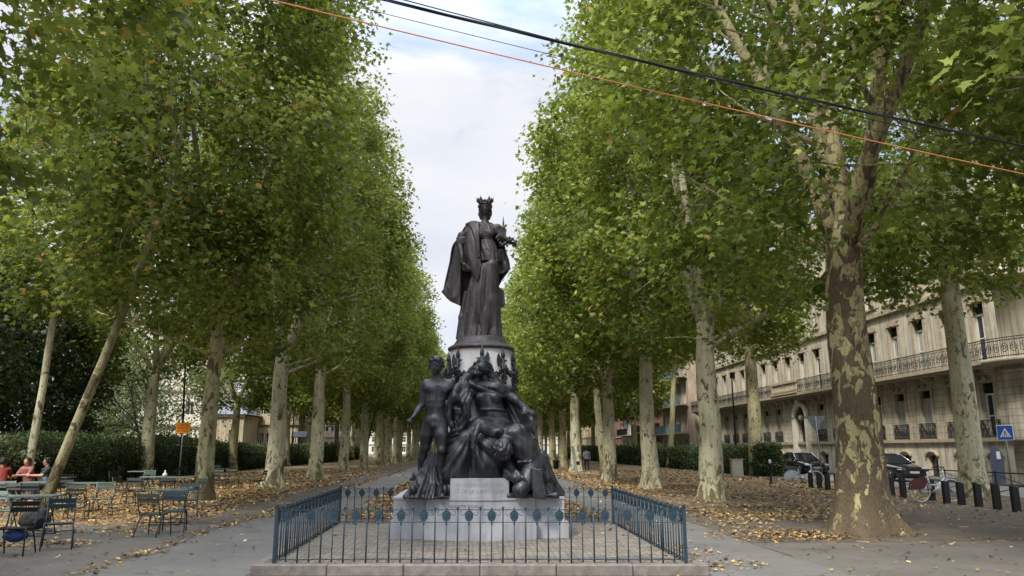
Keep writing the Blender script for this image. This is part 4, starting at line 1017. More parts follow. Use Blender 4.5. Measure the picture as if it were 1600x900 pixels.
# model tower and laurel bundle on her bent arm
tp = px1(599,290,-.24); m = MB()
m.box((tp.x, tp.y, tp.z+.03), (.11,.11,.17)); m.box((tp.x, tp.y, tp.z+.123), (.125,.125,.02))
for dx in (-.045,.045): m.box((tp.x+dx, tp.y-.045, tp.z+.145), (.03,.03,.025)); m.box((tp.x+dx, tp.y+.045, tp.z+.145), (.03,.03,.025))
m.lathe([(.035,0),(.033,.08),(.022,.085),(.018,.15),(.002,.30)], (tp.x, tp.y, tp.z+.133), 8)
child(m.build('model_tower', M_TB), S1)
m = MB(); rr_ = random.Random(9); q0 = px1(605,330,-.2)
for i in range(60):
    u = rr_.random(); q = px1(575+u*88, 322-8*math.sin(u*3)+rr_.uniform(-12,14), -.22+rr_.uniform(-.08,.08)); d_ = Vector((rr_.uniform(-.3,1), rr_.uniform(-1,.3), rr_.uniform(-.8,.6))).normalized()*rr_.uniform(.06,.11)
    m.tube([q, q+d_*.5, q+d_], [.012,.032,.003], 6)
child(m.build('laurel_bundle', M_TB), S1)
# ------------------------------------------------------------------ nude youth
Y2 = 13.3
q2 = lambda x, y, d=0.0: px2(x, y, d, Y2)
S2 = empty('nude_youth_statue', (q2(270,800).x, Y2, ZT), 0, 'bronze statue of a nude curly haired youth standing at the left of the group', 'statue')
f = Field((q2(95,0).x, Y2-.6, ZT-.02), (q2(430,0).x, Y2+.65, q2(0,85).z), .0115)
hc2 = q2(270,138,-.05); R2_ = .156
f.cap(q2(273,165,.0), q2(278,215,.03), .075, .085, .04)
P2, M2 = head(f, hc2, R2_, yaw=-.18, pitch=.10, k=.014)
# torso built of ribcage, pectorals, belly, pelvis
f.cap(q2(220,238,.03), q2(347,234,.05), .092, .092, .10)
z2 = lambda y: q2(0,y).z; x2 = lambda x, y: q2(x,y).x
f.loft([(z2(430),x2(268,430),Y2+.03,.178,.14),(z2(400),x2(268,400),Y2+.02,.170,.13),(z2(360),x2(268,360),Y2+.01,.172,.125),(z2(320),x2(272,320),Y2+.02,.195,.14),(z2(280),x2(278,280),Y2+.03,.215,.15),(z2(240),x2(283,240),Y2+.04,.225,.14),(z2(222),x2(284,222),Y2+.05,.13,.09)], .06)
for x in (247,317): f.ell(q2(x,256,-.050), (.125,.070,.078), None, .03); f.ell(q2(x+(8 if x < 280 else -8),268,-.060), (.095,.058,.055), None, .03)
f.cap(q2(282,235,-.13), q2(280,280,-.13), .008, .008, .02, 's')
for x in (252,288):
    for y in (322,348): f.ell(q2(x,y,-.085), (.05,.028,.036), None, .045)
f.cap(q2(271,285,-.125), q2(268,390,-.12), .006, .006, .02, 's')
f.ell(q2(265,420,-.08), (.11,.07,.08), None, .05)
f.ell(q2(262,382,-.135), (.012,.02,.012), None, .01, 's')
# groin drape knot kept small
f.ell(q2(262,448,-.11), (.07,.05,.055), None, .04)
# left-of-picture arm
e_ = q2(196,345,.06); w_ = q2(152,408,-.12)
f.cap(q2(218,240,.04), q2(213,262,.05), .088, .085, .04); f.chain([q2(214,245,.04), q2(206,295,.06), e_], [.082,.070,.055], .03); f.chain([e_, q2(178,370,-.0), w_], [.057,.058,.036], .025)
f.ell(q2(134,428,-.16), (.052,.05,.05), None, .02); hand(f, w_, q2(136,424,-.17), q2(126,440,-.13), (.3,-.5,.8), .016, curl=2.2)
for i in range(4): f.cap(q2(120+i*7,424+i*3,-.2), q2(122+i*7,441+i*2,-.18), .014, .013, .008)
# other arm crossing into the drapery, fist at (385,375)
f.chain([q2(345,240,.05), q2(368,300,.02), q2(362,350,-.02)], [.082,.068,.055], .03); f.chain([q2(362,350,-.02), q2(385,372,-.20)], [.055,.04], .02); f.ell(q2(388,372,-.24), (.05,.05,.05), None, .02)
for i in range(4): f.cap(q2(373+i*8,362,-.29), q2(375+i*8,385,-.28), .015, .014, .008)
# legs
f.chain([q2(238,435,.02), q2(222,500,.05), q2(214,565,.08)], [.135,.115,.08], .05); f.chain([q2(214,565,.08), q2(198,620,.15), q2(190,700,.22)], [.08,.075,.045], .03)
f.cap(q2(190,712,.22), q2(180,735,.05), .045, .035, .03)
f.chain([q2(296,440,.0), q2(298,500,-.06), q2(300,572,-.08)], [.135,.118,.080], .05); f.ell(q2(300,580,-.14), (.062,.05,.07), None, .03)
f.chain([q2(300,585,-.08), q2(291,650,-.02), q2(296,720,-.01), q2(297,785,-.02)], [.075,.082,.056,.042], .03)
ft = q2(300,812,-.02); f.cap(ft, q2(304,815,-.27), .050, .036, .03); f.ell(q2(298,800,.04), (.05,.06,.05), None, .02)
for i in range(5): f.cap(q2(290+i*7,818,-.25), q2(289+i*7.5,822,-.33+.012*i), .018-.001*i, .014, .006)
child(link('body', f.mesh('body', 1), M_BRONZE_B), S2)
child(hair_mesh(P2, R2_, 'hair', M_BRONZE_B, None, 12, low=-.1, vol=.98), S2)
# drapery on the forearm, falling between the figures, and spilling over the stone at the left
f = Field((q2(100,0).x, Y2-.65, ZT-.02), (q2(520,0).x, Y2+.55, q2(0,170).z), .0125)
f.chain([q2(415,250,.12), q2(398,330,.06), q2(392,400,.06)], [.11,.15,.12], .05); f.chain([q2(392,400,.06), q2(380,520,.10), q2(360,640,.14), q2(350,780,.16)], [.12,.14,.17,.2], .08)
for pts, rad in (([q2(430,195,.15), q2(380,265,.05), q2(345,330,-.05), q2(335,400,-.05)], [.07,.09,.08,.06]), ([q2(430,240,.1), q2(432,320,.02), q2(425,400,.0), q2(395,470,-.05), q2(372,505,-.05)], [.08,.09,.08,.06,.03]),
                 ([q2(350,320,-.1), q2(372,300,-.16), q2(410,330,-.15), q2(420,390,-.1), q2(385,440,-.1)], [.05,.05,.05,.05,.04]), ([q2(335,400,-.06), q2(350,440,-.06), q2(370,490,-.06)], [.06,.06,.03])): f.chain(pts, rad, .04)
f.chain([q2(258,600,.14), q2(232,670,.12), q2(195,760,.06), q2(165,815,-.0)], [.04,.08,.11,.10], .08)
f.chain([q2(262,640,.12), q2(250,720,.08), q2(240,800,.02)], [.06,.10,.12], .08); f.chain([q2(330,560,.1), q2(335,660,.1), q2(345,780,.05)], [.06,.10,.14], .06)
f.chain([q2(200,690,.1), q2(160,720,.1), q2(135,735,.1)], [.08,.05,.02], .04)
f.cap(q2(120,825,-.12), q2(325,828,-.2), .045, .035, .05); f.cap(q2(110,826,-.05), q2(150,790,-.1), .03, .07, .04)
f.displace(lambda X, Y, Z: -.034*folds(X*.88+Z*.45*np.clip((z2(500)-Z)*3,-.4,1), Z*.9-X*.4, Y, 9.5, 2.2, 4.2))
child(link('drapery', f.mesh('drapery', 1), M_BRONZE_B), S2)
child(cloth('drapery', [[q2(238,592,.12), q2(256,584,.02), q2(276,596,-.01), q2(290,615,.04)],
    [q2(196,672,.12), q2(226,680,-.02), q2(258,690,-.06), q2(284,700,.02)],
    [q2(152,752,.08), q2(196,762,-.10), q2(250,766,-.14), q2(288,766,-.02)],
    [q2(100,826,.02), q2(165,834,-.22), q2(238,836,-.26), q2(292,832,-.10)]], M_BRONZE_B, None, .022, 80, 70, lambda U, V: .060*folds(U, V, 0*U, 4.6, .9, 3.1)*(.35+V), z_min=ZT+.003), S2)
# ------------------------------------------------------------------ seated veiled woman
Y3 = 13.75
q3 = lambda x, y, d=0.0: px2(x, y, d, Y3)
S3 = empty('seated_woman_statue', (q3(540,720).x, Y3, ZI), 0, 'bronze statue of a veiled woman seated in the middle with head thrown back', 'statue')
f = Field((q3(360,0).x, Y3-.8, q3(0,600).z), (q3(840,0).x, Y3+.6, q3(0,95).z), .0125)
hc3 = q3(497,162,-.02); P3, M3 = head(f, hc3, .160, yaw=-1.0, pitch=-.5, roll=-.30)
f.cap(q3(515,185,.05), q3(540,235,.08), .075, .09, .04)
f.cap(q3(455,262,.08), q3(632,272,.08), .09, .09, .10)
z3 = lambda y: q3(0,y).z; x3 = lambda x, y: q3(x,y).x
f.loft([(z3(480),x3(580,480),Y3-.02,.27,.22),(z3(440),x3(572,440),Y3,.275,.21),(z3(380),x3(562,380),Y3,.235,.185),(z3(330),x3(548,330),Y3+.02,.245,.185),(z3(280),x3(545,280),Y3+.05,.25,.17),(z3(245),x3(545,245),Y3+.06,.16,.10)], .06)
for x in (508,578): f.ell(q3(x,305,-.10), (.10,.085,.09), None, .07)
f.chain([q3(640,285,.06), q3(690,320,-.02), q3(742,368,-.10)], [.10,.085,.066], .03); f.chain([q3(742,368,-.10), q3(770,425,-.18), q3(790,500,-.2)], [.066,.055,.038], .02)
hand(f, q3(790,500,-.2), q3(796,525,-.21), q3(800,560,-.2), (-.6,-.7,0), .0155, curl=.5)
f.cap(q3(735,380,-.12), q3(775,392,-.14), .085, .075, .01)
f.chain([q3(462,265,.05), q3(425,330,.0), q3(440,400,-.15)], [.09,.075,.055], .03)
f.loft([(z3(372),x3(565,372),Y3-.01,.250,.20),(z3(362),x3(561,362),Y3-.01,.250,.20)], .01)
f.displace(lambda X, Y, Z: -.010*((Z < z3(225)) & (Z > z3(362)) & (X < x3(640,0)))*folds(Z+.5*np.abs(X-x3(545,260)), X, Y, 15, 4, 2.2)-.010*((Z < z3(370)) & (Z > z3(470)) & (X < x3(680,0)))*folds(Z*.9+X*.3, X, Y, 11, 2.0, 5.2))
child(link('body', f.mesh('body', 1), M_BRONZE_B), S3)
# veil, shawl and cape
f = Field((q3(340,0).x, Y3-.6, q3(0,520).z), (q3(760,0).x, Y3+.7, q3(0,85).z), .0125)
f.ell(q3(508,148,.02), (.170,.20,.165), None, .05); f.cap(q3(470,165,.10), q3(420,230,.12), .10, .06, .06); f.cap(q3(540,170,.1), q3(600,235,.1), .12, .08, .06)
f.ell(np.array(P3(0,-1.05,-.2)), (.12,.13,.14), None, .03, 's')
f.chain([q3(440,240,.04), q3(510,250,-.02), q3(590,250,-.03), q3(655,262,.02)], [.08,.10,.11,.07], .07); f.chain([q3(520,285,-.05), q3(600,282,-.05), q3(650,285,.0)], [.05,.08,.06], .05)
f.chain([q3(425,215,.1), q3(400,300,.1), q3(395,380,.05)], [.09,.12,.10], .06)
f.chain([q3(640,280,.2), q3(670,360,.2), q3(700,450,.15), q3(712,505,.1)], [.10,.13,.12,.06], .06)
f.displace(lambda X, Y, Z: -.026*folds(np.where(X < x3(455,0), X*.85+Z*.3, np.where(X > x3(640,0), X*.8+Z*.5, Z*.9+X*.35)), Z*.5+X*.5, Y, 12, 2.6, 1.2))
child(link('veil', f.mesh('veil', 1), M_BRONZE_B), S3)
# lap and skirt
f = Field((q3(290,0).x, Y3-.85, ZT-.02), (q3(820,0).x, Y3+.6, q3(0,400).z), .014)
f.chain([q3(570,470,-.0), q3(500,480,-.25), q3(430,520,-.45)], [.26,.22,.15], .10)
f.chain([q3(430,520,-.45), q3(395,600,-.42), q3(375,700,-.38)], [.15,.20,.26], .10)
f.chain([q3(600,480,-.05), q3(560,530,-.4), q3(545,560,-.5)], [.25,.2,.17], .10); f.chain([q3(545,560,-.5), q3(545,640,-.42), q3(560,710,-.32)], [.17,.22,.24], .12)
f.chain([q3(340,700,-.50), q3(400,715,-.42), q3(600,720,-.38)], [.07,.10,.10], .08)
f.chain([q3(480,600,-.2), q3(500,720,-.1)], [.35,.45], .1); f.chain([q3(600,560,0), q3(640,700,.0)], [.3,.42], .1)
f.cap(q3(330,718,-.52), q3(372,700,-.45), .035, .07, .03)
def sk(X, Y, Z):
    a_ = np.arctan2(X-x3(440,500), z3(470)-Z)
    return -.045*folds(a_*.55, Z, Y, 5.5, 1.3, 3.2)*np.clip((z3(470)-Z)*3, .15, 1)
f.displace(sk, .15)
child(link('skirt', f.mesh('skirt', 1), M_BRONZE_B), S3)
# ------------------------------------------------------------------ kneeling man seen from behind
Y4 = 13.25
q4 = lambda x, y, d=0.0: px2(x, y, d, Y4)
S4 = empty('kneeling_man_statue', (q4(760,800).x, Y4, ZT), 0, 'bronze statue of a kneeling muscular man with bowed head leaning on the seated woman', 'statue')
f = Field((q4(440,0).x, Y4-.5, ZT-.02), (q4(960,0).x, Y4+.9, q4(0,380).z), .0125)
head(f, q4(620,566,-.22), .185, yaw=.5, pitch=1.25, face=False)
f.cap(q4(640,530,-.12), q4(668,505,-.02), .085, .10, .05)
f.chain([q4(560,492,-.08), q4(620,495,-.02), q4(680,492,.0), q4(722,490,.02)], [.085,.10,.11,.10], .07)
f.chain([q4(688,505,.02), q4(725,560,.05), q4(762,640,.10)], [.21,.22,.20], .08)
f.ell(q4(600,480,-.12), (.09,.06,.06), None, .03); f.ell(q4(655,488,-.12), (.07,.06,.06), None, .03); f.ell(q4(700,480,-.12), (.075,.07,.07), None, .03)
f.chain([q4(560,490,-.1), q4(525,470,-.15), q4(492,452,-.18)], [.085,.075,.06], .03); f.chain([q4(492,452,-.18), q4(474,500,-.25), q4(466,545,-.28)], [.062,.055,.036], .02)
hand(f, q4(466,545,-.28), q4(465,565,-.29), q4(476,598,-.28), (.9,-.2,.1), .0155, curl=.5)
f.chain([q4(722,485,-.0), q4(750,450,-.05), q4(738,405,-.12)], [.10,.085,.062], .03); f.chain([q4(738,410,-.12), q4(728,385,-.16)], [.055,.045], .02); hand(f, q4(732,400,-.14), q4(740,388,-.2), q4(760,378,-.22), (-.2,-.3,.9), .0155, curl=.8)
f.chain([q4(762,640,.08), q4(770,700,.0), q4(720,770,-.18)], [.21,.18,.13], .08); f.ell(q4(708,785,-.20), (.13,.13,.12), None, .05)
f.chain([q4(790,650,.15), q4(830,720,.2), q4(870,790,.3)], [.19,.15,.09], .08)
f.displace(lambda X, Y, Z: -.006*np.sin(X*22+Z*9)*np.sin(Z*24))
child(link('body', f.mesh('body', 1), M_BRONZE_B), S4)
f = Field(np.array(q4(620,566,-.22))-.32, np.array(q4(620,566,-.22))+.32, .011); rng_ = random.Random(3); c_ = q4(618,572,-.24)
for i in range(120):
    d_ = Vector((rng_.gauss(0,1), rng_.gauss(-.5,1), rng_.gauss(-.1,1))).normalized(); a_ = c_+d_*.150; f.cap(a_, a_+Vector((rng_.uniform(-.03,.03), rng_.uniform(-.03,.03), -.03)), .03, .022, .006)
f.ell(c_, (.15,.15,.15), None, .01)
child(link('hair', f.mesh('hair', 1), M_BRONZE_B), S4)
f = Field((q4(620,0).x, Y4-.55, ZT-.02), (q4(980,0).x, Y4+1.0, q4(0,560).z), .0125)
f.chain([q4(700,640,-.15), q4(760,640,-.12), q4(815,610,.05)], [.03,.035,.03], .02)
f.chain([q4(640,700,-.1), q4(690,725,-.2), q4(755,745,-.24)], [.10,.08,.03], .05); f.chain([q4(690,690,-.18), q4(720,720,-.24), q4(760,760,-.26)], [.05,.05,.02], .02)
f.chain([q4(820,640,.2), q4(850,740,.3), q4(900,800,.35), q4(935,825,.3)], [.14,.14,.10,.04], .08)
f.chain([q4(800,620,.3), q4(800,720,.3), q4(830,800,.2)], [.18,.2,.16], .08); f.cap(q4(640,822,-.1), q4(895,815,.05), .04, .04, .05)
f.displace(lambda X, Y, Z: -.038*folds(X*.75+Z*.5, Z*.8-X*.5, Y, 9, 2.2, 7.2))
child(link('drapery', f.mesh('drapery', 1), M_BRONZE_B), S4)
m = MB(); A_, B_ = q4(790,690,-.22), q4(812,815,-.28)   # ornamented scabbard-like strap
for i in range(13):
    c_ = A_.lerp(B_, i/12); m.box(c_, (.19+.03*i/12, .085, .105), 0, m=Matrix.Rotation(math.radians(7), 3, 'Y'), bev=.018)
child(m.build('ribbed_strap', M_BRONZE_B), S4)
# bronze rock that ties the group together
f = Field((q2(170,0).x, 13.2, ZT-.02), (q2(960,0).x, 14.9, q2(0,330).z), .022)
f.chain([Vector((q3(380,0).x, 14.1, ZT)), Vector((q3(420,0).x, 14.2, ZT+1.3))], [.55,.25], .2); f.chain([Vector((q3(640,0).x, 14.1, ZT)), Vector((q3(600,0).x, 14.2, ZT+1.6))], [.6,.3], .2)
f.chain([Vector((q3(800,0).x, 14.0, ZT)), Vector((q3(740,0).x, 14.2, ZT+.9))], [.35,.2], .2)
f.displace(lambda X, Y, Z: .05*np.sin(X*9+Z*4)*np.sin(Z*8+Y*5)+.02*np.sin(X*23+Y*9)*np.sin(Z*19), .3)
o = link('bronze_rock', f.mesh('bronze_rock', 1), M_BRONZE_B); tag(o, 'rough bronze rock behind the seated woman, against the drum', 'rock')
# ------------------------------------------------------------------ railing round the monument
M_RAIL = simple('blue_green_iron_paint', lin((38,58,70)), .5, metal=.2, var=.3, nscale=9, bump=.1, spec=.5)
RH = at(428, 796, FLp.y).z-PZ
RAILP = {}
def rail_protos():
    P = lambda x, z, y=0: (x, y, z)
    big = MB(); x = 0
    big.tube([P(x,.0), P(x,RH+.012)], .0105, 8); big.lathe([(.012,0),(.020,.012),(.020,.018),(.008,.032),(.001,.036)], (x,0,RH+.006), 8); big.lathe([(.016,0),(.016,.02)], (x,0,.03), 8)
    m = MB(); m.tube([P(x,.012), P(x,RH-.15)], .0075, 8); m.lathe([(.006,0),(.014,.02),(.014,.028),(.009,.035)], (x,0,RH-.205), 8); m.lathe([(.008,0),(.016,.010),(.016,.02),(.008,.03)], (x,0,.012), 8)
    vs = []; n2 = 20
    for yy, s_ in ((-.010,.86),(-.012,1.0),(.012,1.0),(.010,.86)):
        for k in range(n2): a = 2*PI*k/n2; vs.append((x+.057*s_*math.cos(a), yy, RH-.078+.066*s_*math.sin(a)*(1.22 if math.sin(a) < 0 else 1)))
    m.add(vs, [(j*n2+k, j*n2+(k+1)%n2, (j+1)*n2+(k+1)%n2, (j+1)*n2+k) for j in range(3) for k in range(n2)]+[tuple(range(n2-1,-1,-1)), tuple(range(3*n2,4*n2))])
    for a in range(6): m.tube([(x,-.011,RH-.080), (x+.036*math.cos(a*PI/3+.3),-.013,RH-.080+.042*math.sin(a*PI/3+.3))], [.006,.004], 5)
    m.lathe([(.005,0),(.010,.01),(.010,.018),(.001,.026)], (x,0,RH+.0), 8)
    for s_ in (-1,1):
        m.tube([Vector((x+s_*.052,0,RH-.040)), Vector((x+s_*.070,0,RH-.068)), Vector((x+s_*.095,0,RH-.080)), Vector((x+s_*.122,0,RH-.062)), Vector((x+s_*.124,0,RH-.032)), Vector((x+s_*.104,0,RH-.024)), Vector((x+s_*.098,0,RH-.045))], .0042, 5)
    for k, q in (('bar', big), ('med', m)):
        o = q.build(k, M_RAIL); RAILP[k] = o.data; bpy.data.objects.remove(o)
rail_protos()
def railing_side(p0, p1, label, npan=10, ends=(True, True)):
    p0 = Vector(p0); p1 = Vector(p1); L = (p1-p0).length; ang = math.atan2(p1.y-p0.y, p1.x-p0.x)
    r = empty('iron_railing', p0, ang, label, 'railing', 'sides of the monument railing')
    def P(x, z, y=0): return (x, y, z)
    m = MB()
    for z, w_, h_ in ((RH-.005,.030,.010),(RH-.165,.022,.008),(.045,.026,.010)):
        m.box((L/2, 0, z), (L-.02, w_, h_))
    m.build('rails', M_RAIL, r)
    n = int(round(L/.2975)); st = L/n
    b0 = RAILP
    for i in range(n):
        o = bpy.data.objects.new('medallion_bar', RAILP['med']); COL.objects.link(o); o.parent = r; o.location = ((i+.5)*st, 0, 0)
        if i:
            o = bpy.data.objects.new('bar', RAILP['bar']); COL.objects.link(o); o.parent = r; o.location = (i*st, 0, 0)
    for k, e_ in enumerate(ends):
        if not e_: continue
        m = MB(); x = 0 if k == 0 else L; m.box((x,0,RH/2+.005), (.042,.042,RH+.03), bev=.004); m.box((x,0,RH+.026), (.06,.06,.014)); m.lathe([(.014,0),(.024,.016),(.020,.034),(.004,.046)], (x,0,RH+.032), 10)
        m.build('corner_post', M_RAIL, r)
    return r
a_, b_, c_, d_ = FLp.copy(), FRp.copy(), BRp.copy(), BLp.copy()
railing_side(a_, b_, 'front side of the blue-green iron railing, facing the viewer before the pedestal')
railing_side(d_, c_, 'rear side of the blue-green iron railing, seen behind the pedestal')
railing_side(a_, d_, 'left side of the blue-green iron railing, running back from the front corner', ends=(False, False))
railing_side(b_, c_, 'right side of the blue-green iron railing, running back from the front corner', ends=(False, False))
# ------------------------------------------------------------------ cafe chairs and tables
def paint(nm, c): return simple(nm, lin(c), .5, metal=.1, var=.15, nscale=5, spec=.4)
P_BLUE = paint('storm_blue_paint', (44,64,74)); P_GREEN = paint('cedar_green_paint', (54,62,54)); P_SAGE = paint('sage_grey_paint', (104,118,112)); P_DARK = paint('dark_carbon_paint', (24,30,32)); P_OLIVE = paint('olive_brown_paint', (60,60,48))
M_SHADOWBLUE = paint('blue_bag_cloth', (30,50,96))
def make_chair():
    r = empty('cafe_chair', (0,0,0), 0); o = []
    # front = -Y. seat height .44, width .44
    m = MB(); n = 7
    for i in range(n):   # curved seat slats running left-right
        y = -.21+.062*i+.0; z = .435-.012*math.sin(PI*i/(n-1))-.012*(i/(n-1)); m.box((0, y+.006, z), (.41,.052,.012), m=Matrix.Rotation(-.16+.05*i, 3, 'X'), bev=.004)
    o.append(m.build('seat', P_GREEN, r))
    m = MB()
    for i in range(2): m.box((0, .265+.03*i, .70+.095*i), (.43,.010,.082), m=Matrix.Rotation(.26, 3, 'X'), bev=.004)
    o.append(m.build('backrest', P_GREEN, r))
    for s_ in (-1,1):
        m = MB(); m.tube([(s_*.215,.17,.425), (s_*.215,-.16,.44), (s_*.216,-.215,.425), (s_*.222,-.235,.385), (s_*.235,-.265,.0)], .0125, 8); o.append(m.build('leg', P_GREEN, r))
        m = MB(); m.tube([(s_*.215,.315,.85), (s_*.215,.25,.66), (s_*.214,.16,.40), (s_*.222,.22,.20), (s_*.235,.285,.0)] if False else [(s_*.215,.315,.85), (s_*.215,.215,.52), (s_*.214,.15,.40)], .0125, 8); m.tube([(s_*.214,.05,.42), (s_*.222,.16,.30), (s_*.235,.29,.0)], .0125, 8); o.append(m.build('leg', P_GREEN, r))
    m = MB(); m.tube([(-.215,-.12,.415), (.215,-.12,.415)], .009, 6); m.tube([(-.22,.17,.28), (.22,.17,.28)], .009, 6); m.tube([(-.215,.16,.415), (.215,.16,.415)], .009, 6); o.append(m.build('stretcher', P_GREEN, r))
    return r
def make_table():
    r = empty('cafe_table', (0,0,0), 0)
    m = MB(); m.box((0,0,.735), (.80,.60,.012), bev=.004); m.box((0,.294,.722), (.79,.008,.022)); m.box((0,-.294,.722), (.79,.008,.022)); m.box((.394,0,.722), (.008,.58,.022)); m.box((-.394,0,.722), (.008,.58,.022)); m.build('tabletop', P_SAGE, r)
    for s_ in (-1,1):
        m = MB(); m.tube([(s_*.33,-.24,.715), (s_*.33,.26,.01)], .011, 7); m.build('leg', P_DARK, r)
        m = MB(); m.tube([(s_*.31,.24,.715), (s_*.31,-.26,.01)], .011, 7); m.build('leg', P_DARK, r)
    for a in ((-.33,.25,.33),(-.31,-.25,.31)): m = MB(); m.tube([(a[0],a[1],.02), (a[2],a[1],.02)], .009, 6); m.build('foot_bar', P_DARK, r)
    return r
chair0 = make_chair(); table0 = make_table(); used = {'c': 0, 't': 0}
def recolor(o, mt, names):
    for ch in o.children:
        if ch.name.split('.')[0] in names:
            ch.data = ch.data.copy() if False else ch.data
            ch.material_slots[0].link = 'OBJECT'; ch.material_slots[0].material = mt
def chair(x, y, deg, mt, label, frame=None):
    o = chair0 if not used['c'] else copy_tree(chair0); used['c'] += 1
    o.location = (x, y, .006); o.scale = (.94,.94,.94); o.rotation_euler = (0,0,math.radians(deg)); tag(o, label, 'chair', 'metal cafe chairs on the left'); recolor(o, mt, ('seat','backrest')); recolor(o, frame or mt, ('leg','stretcher')); return o
def table(x, y, deg, mt, label):
    o = table0 if not used['t'] else copy_tree(table0); used['t'] += 1
    o.location = (x, y, .006); o.rotation_euler = (0,0,math.radians(deg)); tag(o, label, 'table', 'metal cafe tables on the left'); recolor(o, mt, ('tabletop',)); return o
def cp(px, py): p = gp(px, py); return p.x, p.y
C_ = [  # ground pixel under the seat, facing (deg, 0 = front to the viewer), paint, label
 (88,858, 25, P_BLUE, 'blue-grey metal chair at the left front, turned three quarters to the path'),
 (20,868, 10, P_DARK, 'dark metal chair cut by the left edge with a blue bag under it'),
 (238,838, 172, P_OLIVE, 'olive metal chair with its back to the hedge table, nearest the path'),
 (270,832, 195, P_BLUE, 'dark blue metal chair tucked beside the olive chair at the path side table'),
 (156,806, 12, P_SAGE, 'pale sage metal chair right of the leaning tree, facing the path'),
 (118,812, 195, P_OLIVE, 'olive metal chair pushed under the small table at the leaning tree'),
 (110,796, 170, P_DARK, 'dark metal chair just behind the leaning tree table'),
 (192,788, 80, P_OLIVE, 'olive chair at the left end of the long pair of tables'),
 (213,790, 178, P_DARK, 'black metal chair with its back to the viewer, left at the long tables'),
 (262,790, 185, P_DARK, 'black metal chair with its back to the viewer under the napkin holder'),
 (300,792, 250, P_SAGE, 'pale green chair at the right end of the long tables by the trunk'),
 (292,808, 200, P_BLUE, 'dark blue chair standing before the straight trunk'),
 (228,768, 5, P_SAGE, 'pale slatted chair behind the farther small table'),
 (182,770, 60, P_DARK, 'dark chair at the left of the farther small table'),
 (8,800, 200, P_SAGE, 'sage chair at the left edge behind the seated group'),
 (28,806, 175, P_OLIVE, 'olive chair beside the table with the blue cup, leftmost'),
 (48,806, 188, P_DARK, 'dark chair beside the table with the blue cup, next to the tree'),
 (70,792, 200, P_OLIVE, 'low backed olive chair behind the blue cup table'),
 (12,830, 160, P_SAGE, 'grey-green chair half out of frame behind the front left table'),
 (318,760, 190, P_DARK, 'dark chair behind the straight trunk at the distant tables'),
 (345,765, 170, P_GREEN, 'green chair in front of the distant tables right of the trunk'),
 (362,764, 185, P_OLIVE, 'olive chair in front of the distant tables, nearest the path'),
 (402,768, 265, P_DARK, 'lone dark chair at the path edge beside the pale plane tree'),
 (333,752, 5, P_SAGE, 'sage chair on the far side of the distant tables'),
 (278,756, 0, P_DARK, 'black chair left of the straight trunk, far side'),
 (60,780, 0, P_OLIVE, 'olive chair under the woman in pink'),
 (97,782, 20, P_DARK, 'chair under the man in sunglasses')]
T_ = [(48,838,8,P_SAGE,'sage metal table at the front left, a bag beneath it'),
 (262,820,4,P_SAGE,'small pale metal table between the olive and the dark blue chair'),
 (128,800,6,P_SAGE,'pale table just right of the leaning trunk'),
 (58,798,3,P_SAGE,'metal table carrying a clear plastic cup'),
 (240,782,2,P_SAGE,'long pale table carrying the white napkin holder'),
 (282,783,2,P_SAGE,'pale table joined to the right end of the napkin holder table'),
 (217,766,0,P_SAGE,'farther small table in front of the pale slatted chair'),
 (345,758,0,P_GREEN,'distant green table right of the straight trunk'),
 (320,752,0,P_SAGE,'distant pale table right behind the straight trunk'),
 (88,784,0,P_OLIVE,'table at which the three people sit')]
for px, py, dg, mt, lb in C_: x, y = cp(px, py); chair(x, y, dg, mt, lb)
for px, py, dg, mt, lb in T_: x, y = cp(px, py); table(x, y, dg, mt, lb)
x, y = cp(58, 798); m = MB(); m.lathe([(.001,0),(.030,.001),(.042,.11),(.044,.112),(.040,.112),(.030,.01),(.001,.008)], (x+.10,y,.752), 20)
M_CUP = NT('clear_blue_plastic'); M_CUP.set(Base_Color=(.45,.55,.8,1), Roughness=.15, Alpha=.75); tag(m.build('plastic_cup', M_CUP.m), 'clear bluish plastic cup on the metal table behind the leaning tree', 'cup')
x, y = cp(248, 782); m = MB(); m.lathe([(.055,0),(.075,.02),(.078,.05),(.06,.09),(.03,.105),(.022,.14),(.028,.17),(.008,.19)], (x+.12,y,.752), 16); tag(m.build('white_pot', simple('white_china', lin((205,208,206)), .3)), 'white lidded pot standing on the long table', 'pot')
x, y = cp(20, 868)
f = Field((x-.24,y-.2,.14), (x+.24,y+.2,.44), .014); f.ell((x,y,.29), (.19,.13,.10), None, .02); f.displace(lambda X,Y,Z: -.02*folds(X, Y, Z, 12, 6, 1)); tag(link('blue_bag', f.mesh('blue_bag'), M_SHADOWBLUE), 'blue cloth bag hanging under the seat of the leftmost front chair', 'bag')
x, y = cp(52, 830)
f = Field((x-.4,y-.3,-.02), (x+.4,y+.3,.55), .018); f.ell((x,y,.22), (.30,.20,.2), None, .05); f.cap((x-.1,y,.35),(x+.2,y,.38),.08,.06,.05); f.displace(lambda X,Y,Z: -.03*folds(X, Y, Z, 8, 5, 4)); tag(link('dark_bag', f.mesh('dark_bag'), simple('black_bag_cloth', (.015,.015,.018), .8)), 'black bulky bag on the ground under the front left table', 'bag')
